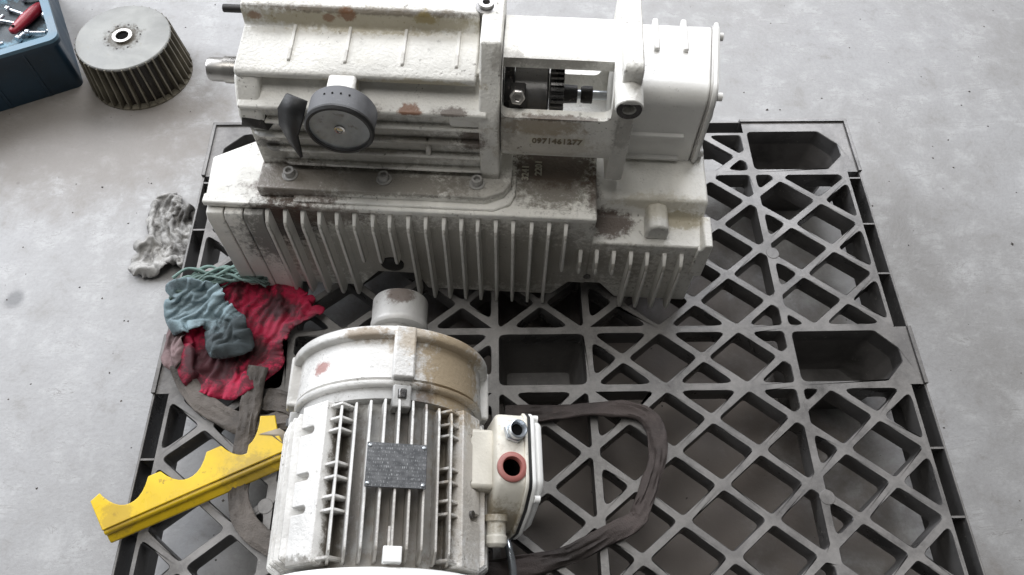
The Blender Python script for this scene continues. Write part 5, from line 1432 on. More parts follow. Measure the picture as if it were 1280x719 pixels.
    -30,1,31,-1,-30,1,31,-1,-30,1,31,-1,-30,1,31,-1,-30,1,31,-1,-30,1,31,-1,-30,1,31,-1,-30,1,31,-1,-30,1,31,-1,-30,1,31,-1,
    -30,1,31,-1,-30,1,31,-1,-30,1,31,-1,-27,1,29,-1,-28,1,29,-1,-28,1,29,-1,-28,1,29,-1,-28,1,29,-1,-28,1,29,-1,-28,1,29,-1,
    -28,1,29,-1,-28,1,29,-1,-28,1,29,-1,-28,1,29,-1,-28,1,29,-1,-28,1,29,-1,-28,1,29,-1,-28,1,29,-1,-28,1,29,-1,-28,1,29,-1,
    -28,1,29,-1,-28,1,29,-1,-28,1,29,-1,-28,1,29,-1,-28,1,29,-1,-28,1,29,-1,-28,1,29,-1,-28,1,29,-1,-28,1,29,-1,-28,1,29,-1,
    -25,1,27,-1,-26,1,27,-1,-26,1,27,-1,-26,1,27,-1,-26,1,27,-1,-26,1,27,-1,-26,1,27,-1,-26,1,27,-1,-26,1,27,-1,-26,1,27,-1,
    -26,1,27,-1,-26,1,27,-1,-26,1,27,-1,-26,1,27,-1,-26,1,27,-1,-26,1,27,-1,-26,1,27,-1,-26,1,27,-1,-26,1,27,-1,-26,1,27,-1,
    -26,1,27,-1,-26,1,27,-1,-26,1,27,-1,-26,1,27,-1,-22,1,24,-1,-23,1,24,-1,-23,1,24,-1,-23,1,24,-1,-23,1,24,-1,-23,1,24,-1,
    -23,1,24,-1,-23,1,24,-1,-23,1,24,-1,-23,1,24,-1,-23,1,24,-1,-23,1,24,-1,-23,1,24,-1,-23,1,24,-1,-23,1,24,-1,-23,1,24,-1,
    -23,1,24,-1,-23,1,24,-1,-23,1,24,-1,-23,1,24,-1,-23,1,24,-1,-23,1,24,-1,-20,1,22,-1,-21,1,22,-1,-21,1,22,-1,-21,1,22,-1,
    -21,1,22,-1,-21,1,22,-1,-21,1,22,-1,-21,1,22,-1,-21,1,22,-1,-21,1,22,-1,-21,1,22,-1,-21,1,22,-1,-21,1,22,-1,-21,1,22,-1,
    -21,1,22,-1,-21,1,22,-1,-21,1,22,-1,-21,1,22,-1,-21,1,22,-1,-16,1,18,-1,-17,1,18,-1,-17,1,18,-1,-17,1,18,-1,-17,1,18,-1,
    -17,1,18,-1,-17,1,18,-1,-17,1,18,-1,-17,1,18,-1,-17,1,18,-1,-17,1,18,-1,-17,1,18,-1,-17,1,18,-1,-17,1,18,-1,-17,1,18,-1,
    -12,1,14,-1,-13,1,14,-1,-13,1,14,-1,-13,1,14,-1,-13,1,14,-1,-13,1,14,-1,-13,1,14,-1,-13,1,14,-1,-13,1,14,-1,
])
DRAPE['teal'] = ([
    -1957,1944,93,22,4,3,20,-2,7,21,0,8,22,4,5,22,5,0,19,11,-6,7,26,-19,-204,-39,-10,23,-7,4,19,-6,7,22,1,3,8,53,67,17,
    11,-1,19,9,-5,20,8,0,15,10,-12,13,11,-14,66,-44,-47,-3,14,-2,-237,-61,2,18,27,78,22,9,1,17,10,-2,17,13,-1,20,13,-1,20,10,
    -7,13,-13,-10,16,10,-13,19,3,-16,11,20,7,72,-22,-49,-268,-52,8,5,-12,0,30,31,81,21,7,-8,20,1,-12,13,17,5,20,-2,-7,20,2,-8,
    17,6,-9,6,24,5,22,-6,4,3,-1,-24,91,7,-36,-279,-56,7,31,16,74,21,1,-11,11,13,15,12,-2,-21,18,1,-12,22,-1,-6,17,12,1,15,
    -2,-17,21,0,4,4,22,10,21,5,8,76,22,-43,-9,27,1,-271,-98,-3,39,20,71,13,-1,-18,16,13,13,22,1,4,19,-1,-11,8,0,-24,18,7,
    -11,20,3,12,14,-1,-19,19,13,0,13,11,13,1,-9,24,73,52,-30,-286,-83,-22,47,17,67,11,-3,-21,22,0,-4,14,12,16,21,5,-2,22,-12,-2,
    0,12,-22,16,0,-14,20,6,-7,11,2,18,17,14,8,5,-5,24,71,54,-23,-281,-79,-43,44,12,69,24,-1,-3,6,-1,-24,22,-10,-4,22,4,-2,14,
    14,15,21,7,1,-2,4,-25,19,6,-11,1,-6,22,13,-1,19,14,13,16,73,50,-19,-276,-70,-55,59,3,50,17,9,19,17,-5,-12,3,-7,-24,22,-2,
    -9,15,14,10,8,7,21,18,6,-12,7,8,-22,19,-3,12,-9,-5,22,12,10,14,81,24,-34,-274,-35,-30,51,-2,52,22,-3,-11,20,9,6,11,-5,-18,
    15,-5,-19,7,10,23,11,10,14,23,6,-3,11,9,-20,19,-1,9,-11,-4,22,83,36,-31,2,-6,-3,-267,-33,-14,59,-3,43,9,-6,-21,21,9,4,21,
    2,-7,6,-8,-23,20,2,13,-3,14,19,17,9,11,19,8,-15,22,0,6,-13,-4,21,88,22,-12,-483,-27,-80,17,-7,9,14,-6,17,185,16,20,64,-1,
    33,-2,-10,-23,19,-7,-7,21,10,-5,22,2,5,18,-1,-12,9,6,20,-5,19,12,16,2,17,23,7,-5,-3,-7,20,84,19,-6,-482,-22,-114,-29,21,84,
    68,-54,-32,16,-3,15,16,0,14,17,0,13,10,-1,21,12,2,-17,117,15,-54,51,22,47,4,-7,-23,15,-10,-13,15,10,16,20,0,-11,21,2,-9,18,
    3,13,13,7,14,-15,14,17,16,6,14,14,-4,19,78,19,-21,-491,-21,-109,9,12,89,1,-7,24,20,4,9,18,4,6,20,8,-7,23,1,-3,34,-80,
    -31,16,9,-9,-6,1,26,23,6,1,19,9,4,17,7,-11,20,7,6,17,-3,-53,61,22,32,13,-6,-15,8,-9,-20,18,5,9,17,2,18,16,4,-17,
    22,4,0,19,3,12,2,3,21,-9,21,17,81,29,12,6,-13,-9,-503,-27,-111,8,8,88,14,5,17,17,3,13,16,-12,-10,19,10,-5,18,-13,-4,13,
    3,-24,13,5,-13,13,4,21,16,2,17,21,5,7,19,7,-2,50,-59,3,18,5,-8,-17,-8,-17,1,1,-18,6,-3,-11,63,41,20,3,-13,-17,19,-1,
    -13,16,3,13,13,2,18,18,7,-11,19,7,-5,3,-18,15,23,14,-2,66,39,16,-8,4,32,-495,-32,-122,28,12,79,16,3,17,16,5,14,9,-15,-19,
    16,-11,-11,13,16,19,21,-4,0,13,8,-16,20,7,-7,14,-23,3,22,-2,7,19,10,0,16,18,5,20,4,-8,20,-4,-7,20,-3,-5,18,-9,-2,20,
    -5,-1,-4,-13,-18,20,-4,12,20,9,-1,10,0,19,17,6,-14,18,4,9,19,-9,0,12,0,19,59,50,-31,-504,-31,-60,57,-11,59,14,5,14,4,19,
    15,19,-8,10,7,-8,-25,23,3,3,11,10,21,16,-12,6,19,1,-6,10,6,-22,12,-18,-11,16,15,5,20,-7,-4,19,1,-6,23,-2,-4,20,-3,-5,
    22,2,-8,14,12,13,17,-12,-14,7,1,23,13,-6,16,15,16,-11,12,-11,16,20,-5,8,20,2,1,47,61,-32,12,-10,-4,-497,-23,-47,66,-7,44,23,
    -7,0,12,10,15,0,10,22,21,-11,-2,10,8,-22,18,-12,5,13,8,20,17,3,10,20,-11,-9,5,2,-23,7,5,-20,22,-8,-3,19,5,-3,21,1,
    -2,21,0,7,19,0,-13,22,10,-1,19,-10,8,18,-3,13,-7,-2,24,18,-4,12,22,9,-7,10,-7,20,42,58,-41,12,-7,1,-473,-22,-40,-1,0,-2,
    74,-3,24,8,-12,19,20,13,-8,16,-9,11,12,9,20,19,-8,-2,6,3,-24,20,-7,6,11,12,17,19,-4,10,17,-5,-15,-1,10,-22,20,-3,-9,18,
    -9,15,15,10,-15,21,3,-3,19,-6,8,22,9,-4,10,-17,12,18,10,-7,20,-5,12,0,-2,24,19,-3,13,48,51,-16,24,-12,-11,-478,-9,-38,58,-16,
    30,15,15,-11,19,-10,-2,10,5,21,20,-3,6,14,4,-17,12,-1,22,20,-6,-8,12,0,-21,21,-4,4,3,12,21,22,-6,6,8,9,-22,18,2,-14,
    9,-9,20,20,-11,-1,15,15,-11,20,4,-5,11,-16,15,20,-7,10,20,5,-4,15,14,-12,17,-5,14,-2,-2,24,56,48,12,-453,-17,-68,57,-19,34,19,
    -9,0,10,17,-16,23,-3,-8,3,5,24,19,-4,6,12,1,-21,20,-4,-4,17,-1,15,13,0,-20,20,1,4,9,6,21,23,-4,5,7,13,-21,19,-9,
    -6,9,-8,19,21,-7,5,11,19,-12,20,-6,1,10,-12,19,21,-1,4,9,16,-16,15,-7,14,48,53,0,6,-11,10,-442,-5,-46,63,-20,10,12,-9,20,
    22,-2,-1,3,14,-21,23,0,0,10,5,22,17,-12,-1,8,6,-21,21,-4,-7,17,0,17,15,4,-16,21,0,2,4,4,23,23,-6,4,12,10,-20,21,
    -8,4,-3,-13,22,23,-4,1,13,17,-9,21,-5,-8,12,-2,21,22,2,2,27,42,-35,26,-3,10,-431,-3,0,58,-29,12,15,10,-11,16,-7,20,8,12,
    -18,18,5,-15,18,-12,-1,12,4,21,21,-4,1,4,6,-23,21,-3,-6,13,4,19,18,2,-15,21,-2,4,2,2,24,23,-4,4,21,5,-9,4,-12,21,
    17,-11,8,22,0,-4,5,15,-17,20,-2,-11,8,3,23,54,34,-5,-412,-1,-9,54,-34,19,3,18,-20,22,-3,-4,22,-2,14,18,-4,-12,1,13,-21,22,
    -5,0,7,3,23,20,-9,-4,16,9,-18,21,4,-4,18,-6,14,16,9,-15,15,-8,14,0,3,24,17,-9,7,24,4,-4,8,-12,18,20,-3,4,18,3,
    -12,3,12,-21,40,20,-26,6,-3,30,-384,19,5,52,-37,23,17,-3,-19,-2,23,-10,17,-6,-14,19,-1,16,20,-6,-10,2,15,-18,21,-3,1,21,-4,7,
    15,-11,14,9,17,-13,21,4,-4,21,4,-3,22,-7,-1,13,-10,15,-2,5,24,12,-9,15,22,5,-9,18,-5,12,14,3,-16,21,-5,1,4,41,-43,-344,
    0,12,53,-31,32,13,-13,13,10,11,-20,-3,20,-14,19,-3,-8,15,-9,19,11,13,-16,17,5,-12,12,-12,16,11,-13,16,23,4,-6,19,1,-3,22,7,
    -5,14,14,-10,22,-7,7,17,-13,6,-1,6,23,14,0,15,18,4,-14,20,-10,9,25,32,-19,7,-11,-25,-349,24,1,52,-30,33,10,-14,20,14,6,-15,
    -7,19,-14,16,5,-17,13,-12,19,20,-8,-5,9,16,-12,22,-3,2,10,-11,17,9,6,-22,20,1,-6,13,7,18,18,-12,2,22,1,8,15,7,-17,19,
    1,11,-1,2,25,20,-3,6,20,-4,6,54,5,-14,-380,33,-24,40,-50,18,21,12,13,21,6,-1,17,4,-11,-5,18,-17,19,-8,-12,13,-9,19,22,-3,
    3,17,12,-8,17,-10,13,12,2,-18,8,10,-21,21,-7,-4,7,2,23,15,-1,16,23,-6,0,9,17,-14,18,-5,11,14,2,22,38,7,-16,23,-9,16,
    -377,19,-11,52,-37,15,4,15,-16,25,2,-6,14,6,16,17,-11,-9,6,17,-15,19,-5,-12,7,-1,23,19,2,9,21,4,-11,18,0,-12,18,4,-11,13,
    -1,-21,16,-4,14,14,-2,18,0,-7,22,23,8,-1,13,15,-14,19,-14,-2,40,33,4,-355,-12,27,54,-33,11,0,15,-16,11,6,-22,23,1,-2,17,-3,
    18,21,-7,-1,2,13,-20,19,-6,-10,10,10,20,10,-8,-22,19,3,-11,21,9,-8,21,1,8,23,2,0,-3,-8,22,12,-3,21,19,1,13,23,1,-5,
    30,36,-38,11,-8,3,-336,-8,55,-1,0,5,66,-32,-13,6,15,-16,11,13,-18,18,-11,-7,13,2,19,19,-9,4,3,13,-22,21,7,-7,14,-13,15,7,
    11,-16,18,8,-12,24,5,-7,19,1,11,18,-10,7,12,-17,6,2,13,19,40,40,6,14,-22,-11,-303,5,51,19,6,10,17,10,3,31,-43,-45,13,11,
    -18,21,3,-5,-2,-9,23,21,-1,-6,10,16,-14,22,-4,-5,16,-20,6,13,-2,-16,3,26,1,21,-9,9,20,-5,11,31,44,-16,18,-5,-9,11,-2,19,
    -242,3,60,22,6,-1,21,6,-5,14,11,-13,17,-6,15,19,-8,6,2,-44,-41,18,-4,-6,15,16,-11,41,-15,35,-2,24,-3,8,21,-7,21,-1,-9,12,
    -2,-17,-112,4,55,22,-8,1,21,-6,-4,20,-4,-8,13,-18,-6,
], [
    0,1,11,-1,-10,1,11,-1,-10,1,11,-1,-10,1,11,-1,-10,1,11,-1,-10,1,11,-1,-10,1,11,-1,-9,1,12,-1,-11,1,12,-1,-11,1,12,-1,
    -11,1,12,-1,-11,1,12,-1,-11,1,12,-1,-11,1,12,-1,-11,1,12,-1,-11,1,12,-1,-11,1,12,-1,-11,1,12,-1,-10,1,13,-1,-12,1,13,-1,
    -12,1,13,-1,-12,1,13,-1,-12,1,13,-1,-12,1,13,-1,-12,1,13,-1,-12,1,13,-1,-12,1,13,-1,-12,1,13,-1,-12,1,13,-1,-11,1,13,-1,
    -12,1,13,-1,-12,1,13,-1,-12,1,13,-1,-12,1,13,-1,-12,1,13,-1,-12,1,13,-1,-12,1,13,-1,-12,1,13,-1,-12,1,13,-1,-12,1,13,-1,
    -12,1,13,-1,-11,1,14,-1,-13,1,14,-1,-13,1,14,-1,-13,1,14,-1,-13,1,14,-1,-13,1,14,-1,-13,1,14,-1,-13,1,14,-1,-13,1,14,-1,
    -13,1,14,-1,-13,1,14,-1,-13,1,14,-1,-13,1,14,-1,-12,1,14,-1,-13,1,14,-1,-13,1,14,-1,-13,1,14,-1,-13,1,14,-1,-13,1,14,-1,
    -13,1,14,-1,-13,1,14,-1,-13,1,14,-1,-13,1,14,-1,-13,1,14,-1,-13,1,14,-1,-13,1,14,-1,-12,1,14,-1,-13,1,14,-1,-13,1,14,-1,
    -13,1,14,-1,-13,1,14,-1,-13,1,14,-1,-13,1,14,-1,-13,1,14,-1,-13,1,14,-1,-13,1,14,-1,-13,1,14,-1,-13,1,14,-1,-13,1,14,-1,
    -12,1,14,-1,-13,1,14,-1,-13,1,14,-1,-13,1,14,-1,-13,1,14,-1,-13,1,14,-1,-13,1,14,-1,-13,1,14,-1,-13,1,14,-1,-13,1,14,-1,
    -13,1,14,-1,-13,1,14,-1,-13,1,14,-1,-12,1,14,-1,-13,1,14,-1,-13,1,14,-1,-13,1,14,-1,-13,1,14,-1,-13,1,14,-1,-13,1,14,-1,
    -13,1,14,-1,-13,1,14,-1,-13,1,14,-1,-13,1,14,-1,-13,1,14,-1,-13,1,14,-1,-12,1,14,-1,-13,1,14,-1,-13,1,14,-1,-13,1,14,-1,
    -13,1,14,-1,-13,1,14,-1,-13,1,14,-1,-13,1,14,-1,-13,1,14,-1,-13,1,14,-1,-13,1,14,-1,-13,1,14,-1,-11,1,16,-1,-15,1,16,-1,
    -15,1,16,-1,-15,1,16,-1,-15,1,16,-1,-15,1,16,-1,-15,1,16,-1,-15,1,16,-1,-15,1,16,-1,-15,1,16,-1,-15,1,16,-1,-15,1,16,-1,
    -14,1,16,-1,-15,1,16,-1,-14,1,21,-1,-20,1,21,-1,-20,1,21,-1,-20,1,21,-1,-20,1,21,-1,-20,1,21,-1,-20,1,21,-1,-20,1,21,-1,
    -20,1,21,-1,-20,1,21,-1,-20,1,21,-1,-20,1,21,-1,-19,1,21,-1,-20,1,21,-1,-20,1,21,-1,-20,1,21,-1,-20,1,21,-1,-20,1,21,-1,
    -20,1,21,-1,-19,1,27,-1,-26,1,27,-1,-26,1,27,-1,-26,1,27,-1,-26,1,27,-1,-26,1,27,-1,-26,1,27,-1,-26,1,27,-1,-26,1,27,-1,
    -26,1,27,-1,-26,1,27,-1,-26,1,27,-1,-25,1,27,-1,-26,1,27,-1,-26,1,27,-1,-26,1,27,-1,-26,1,27,-1,-26,1,27,-1,-26,1,27,-1,
    -26,1,27,-1,-26,1,27,-1,-26,1,27,-1,-26,1,27,-1,-26,1,27,-1,-26,1,27,-1,-25,1,30,-1,-29,1,30,-1,-29,1,30,-1,-29,1,30,-1,
    -29,1,30,-1,-29,1,30,-1,-29,1,30,-1,-29,1,30,-1,-29,1,30,-1,-29,1,30,-1,-29,1,30,-1,-27,1,29,-1,-28,1,29,-1,-28,1,29,-1,
    -28,1,29,-1,-28,1,29,-1,-28,1,29,-1,-28,1,29,-1,-28,1,29,-1,-28,1,29,-1,-28,1,29,-1,-28,1,29,-1,-28,1,29,-1,-28,1,29,-1,
    -28,1,29,-1,-28,1,29,-1,-28,1,29,-1,-28,1,29,-1,-28,1,29,-1,-28,1,29,-1,-28,1,29,-1,-28,1,29,-1,-28,1,29,-1,-28,1,29,-1,
    -28,1,29,-1,-28,1,29,-1,-28,1,29,-1,-28,1,29,-1,-26,1,28,-1,-27,1,28,-1,-27,1,28,-1,-27,1,28,-1,-27,1,28,-1,-27,1,28,-1,
    -27,1,28,-1,-27,1,28,-1,-27,1,28,-1,-27,1,28,-1,-27,1,28,-1,-27,1,28,-1,-27,1,28,-1,-27,1,28,-1,-27,1,28,-1,-27,1,28,-1,
    -27,1,28,-1,-27,1,28,-1,-27,1,28,-1,-27,1,28,-1,-27,1,28,-1,-27,1,28,-1,-27,1,28,-1,-27,1,28,-1,-27,1,28,-1,-27,1,28,-1,
    -27,1,28,-1,-26,1,28,-1,-27,1,28,-1,-27,1,28,-1,-27,1,28,-1,-27,1,28,-1,-27,1,28,-1,-27,1,28,-1,-27,1,28,-1,-27,1,28,-1,
    -27,1,28,-1,-27,1,28,-1,-27,1,28,-1,-27,1,28,-1,-27,1,28,-1,-27,1,28,-1,-27,1,28,-1,-27,1,28,-1,-27,1,28,-1,-27,1,28,-1,
    -27,1,28,-1,-27,1,28,-1,-27,1,28,-1,-27,1,28,-1,-27,1,28,-1,-27,1,28,-1,-27,1,28,-1,-25,1,28,-1,-27,1,28,-1,-27,1,28,-1,
    -27,1,28,-1,-27,1,28,-1,-27,1,28,-1,-27,1,28,-1,-27,1,28,-1,-27,1,28,-1,-27,1,28,-1,-27,1,28,-1,-27,1,28,-1,-27,1,28,-1,
    -27,1,28,-1,-27,1,28,-1,-27,1,28,-1,-27,1,28,-1,-27,1,28,-1,-27,1,28,-1,-27,1,28,-1,-27,1,28,-1,-27,1,28,-1,-27,1,28,-1,
    -27,1,28,-1,-27,1,28,-1,-25,1,27,-1,-26,1,27,-1,-26,1,27,-1,-26,1,27,-1,-26,1,27,-1,-26,1,27,-1,-26,1,27,-1,-26,1,27,-1,
    -26,1,27,-1,-26,1,27,-1,-26,1,27,-1,-26,1,27,-1,-26,1,27,-1,-26,1,27,-1,-26,1,27,-1,-26,1,27,-1,-26,1,27,-1,-26,1,27,-1,
    -26,1,27,-1,-26,1,27,-1,-26,1,27,-1,-26,1,27,-1,-26,1,27,-1,-26,1,27,-1,-26,1,27,-1,-24,1,26,-1,-25,1,26,-1,-25,1,26,-1,
    -25,1,26,-1,-25,1,26,-1,-25,1,26,-1,-25,1,26,-1,-25,1,26,-1,-25,1,26,-1,-25,1,26,-1,-25,1,26,-1,-25,1,26,-1,-25,1,26,-1,
    -25,1,26,-1,-25,1,26,-1,-25,1,26,-1,-25,1,26,-1,-25,1,26,-1,-25,1,26,-1,-25,1,26,-1,-25,1,26,-1,-25,1,26,-1,-25,1,26,-1,
    -25,1,26,-1,-25,1,26,-1,-24,1,26,-1,-25,1,26,-1,-25,1,26,-1,-25,1,26,-1,-25,1,26,-1,-25,1,26,-1,-25,1,26,-1,-25,1,26,-1,
    -25,1,26,-1,-25,1,26,-1,-25,1,26,-1,-25,1,26,-1,-25,1,26,-1,-25,1,26,-1,-25,1,26,-1,-25,1,26,-1,-25,1,26,-1,-25,1,26,-1,
    -25,1,26,-1,-25,1,26,-1,-25,1,26,-1,-25,1,26,-1,-25,1,26,-1,-25,1,26,-1,-23,1,25,-1,-24,1,25,-1,-24,1,25,-1,-24,1,25,-1,
    -24,1,25,-1,-24,1,25,-1,-24,1,25,-1,-24,1,25,-1,-24,1,25,-1,-24,1,25,-1,-24,1,25,-1,-24,1,25,-1,-24,1,25,-1,-24,1,25,-1,
    -24,1,25,-1,-24,1,25,-1,-24,1,25,-1,-24,1,25,-1,-24,1,25,-1,-24,1,25,-1,-24,1,25,-1,-24,1,25,-1,-24,1,25,-1,-22,1,24,-1,
    -23,1,24,-1,-23,1,24,-1,-23,1,24,-1,-23,1,24,-1,-23,1,24,-1,-23,1,24,-1,-23,1,24,-1,-23,1,24,-1,-23,1,24,-1,-23,1,24,-1,
    -23,1,24,-1,-23,1,24,-1,-23,1,24,-1,-23,1,24,-1,-23,1,24,-1,-23,1,24,-1,-23,1,24,-1,-23,1,24,-1,-23,1,24,-1,-23,1,24,-1,
    -23,1,24,-1,-23,1,24,-1,-22,1,24,-1,-23,1,24,-1,-23,1,24,-1,-23,1,24,-1,-23,1,24,-1,-23,1,24,-1,-23,1,24,-1,-23,1,24,-1,
    -23,1,24,-1,-23,1,24,-1,-23,1,24,-1,-23,1,24,-1,-23,1,24,-1,-23,1,24,-1,-23,1,24,-1,-23,1,24,-1,-23,1,24,-1,-23,1,24,-1,
    -23,1,24,-1,-23,1,24,-1,-23,1,24,-1,-23,1,24,-1,-21,1,23,-1,-22,1,23,-1,-22,1,23,-1,-22,1,23,-1,-22,1,23,-1,-22,1,23,-1,
    -22,1,23,-1,-22,1,23,-1,-22,1,23,-1,-22,1,23,-1,-22,1,23,-1,-22,1,23,-1,-22,1,23,-1,-22,1,23,-1,-22,1,23,-1,-22,1,23,-1,
    -22,1,23,-1,-22,1,23,-1,-22,1,23,-1,-22,1,23,-1,-22,1,23,-1,-22,1,23,-1,-21,1,23,-1,-22,1,23,-1,-22,1,23,-1,-22,1,23,-1,
    -22,1,23,-1,-22,1,23,-1,-22,1,23,-1,-22,1,23,-1,-22,1,23,-1,-22,1,23,-1,-22,1,23,-1,-22,1,23,-1,-22,1,23,-1,-22,1,23,-1,
    -22,1,23,-1,-22,1,23,-1,-22,1,23,-1,-22,1,23,-1,-22,1,23,-1,-22,1,23,-1,-22,1,23,-1,-20,1,22,-1,-21,1,22,-1,-21,1,22,-1,
    -21,1,22,-1,-21,1,22,-1,-21,1,22,-1,-21,1,22,-1,-21,1,22,-1,-21,1,22,-1,-21,1,22,-1,-21,1,22,-1,-21,1,22,-1,-21,1,22,-1,
    -21,1,22,-1,-21,1,22,-1,-21,1,22,-1,-21,1,22,-1,-21,1,22,-1,-21,1,22,-1,-21,1,22,-1,-21,1,22,-1,-20,1,22,-1,-21,1,22,-1,
    -21,1,22,-1,-21,1,22,-1,-21,1,22,-1,-21,1,22,-1,-21,1,22,-1,-21,1,22,-1,-21,1,22,-1,-21,1,22,-1,-21,1,22,-1,-21,1,22,-1,
    -21,1,22,-1,-21,1,22,-1,-21,1,22,-1,-21,1,22,-1,-21,1,22,-1,-21,1,22,-1,-21,1,22,-1,-21,1,22,-1,-19,1,21,-1,-20,1,21,-1,
    -20,1,21,-1,-20,1,21,-1,-20,1,21,-1,-20,1,21,-1,-20,1,21,-1,-20,1,21,-1,-20,1,21,-1,-20,1,21,-1,-20,1,21,-1,-20,1,21,-1,
    -20,1,21,-1,-20,1,21,-1,-20,1,21,-1,-20,1,21,-1,-20,1,21,-1,-20,1,21,-1,-20,1,21,-1,-20,1,21,-1,-19,1,21,-1,-20,1,21,-1,
    -20,1,21,-1,-20,1,21,-1,-20,1,21,-1,-20,1,21,-1,-20,1,21,-1,-20,1,21,-1,-20,1,21,-1,-20,1,21,-1,-20,1,21,-1,-20,1,21,-1,
    -20,1,21,-1,-20,1,21,-1,-20,1,21,-1,-20,1,21,-1,-20,1,21,-1,-20,1,21,-1,-20,1,21,-1,-17,1,19,-1,-18,1,19,-1,-18,1,19,-1,
    -18,1,19,-1,-18,1,19,-1,-18,1,19,-1,-18,1,19,-1,-18,1,19,-1,-18,1,19,-1,-18,1,19,-1,-18,1,19,-1,-18,1,19,-1,-18,1,19,-1,
    -18,1,19,-1,-18,1,19,-1,-18,1,19,-1,-18,1,19,-1,-14,1,16,-1,-15,1,16,-1,-15,1,16,-1,-15,1,16,-1,-15,1,16,-1,-15,1,16,-1,
    -15,1,16,-1,-15,1,16,-1,-15,1,16,-1,-15,1,16,-1,-15,1,16,-1,-15,1,16,-1,-15,1,16,-1,-7,1,9,-1,-8,1,9,-1,-8,1,9,-1,
    -8,1,9,-1,
])
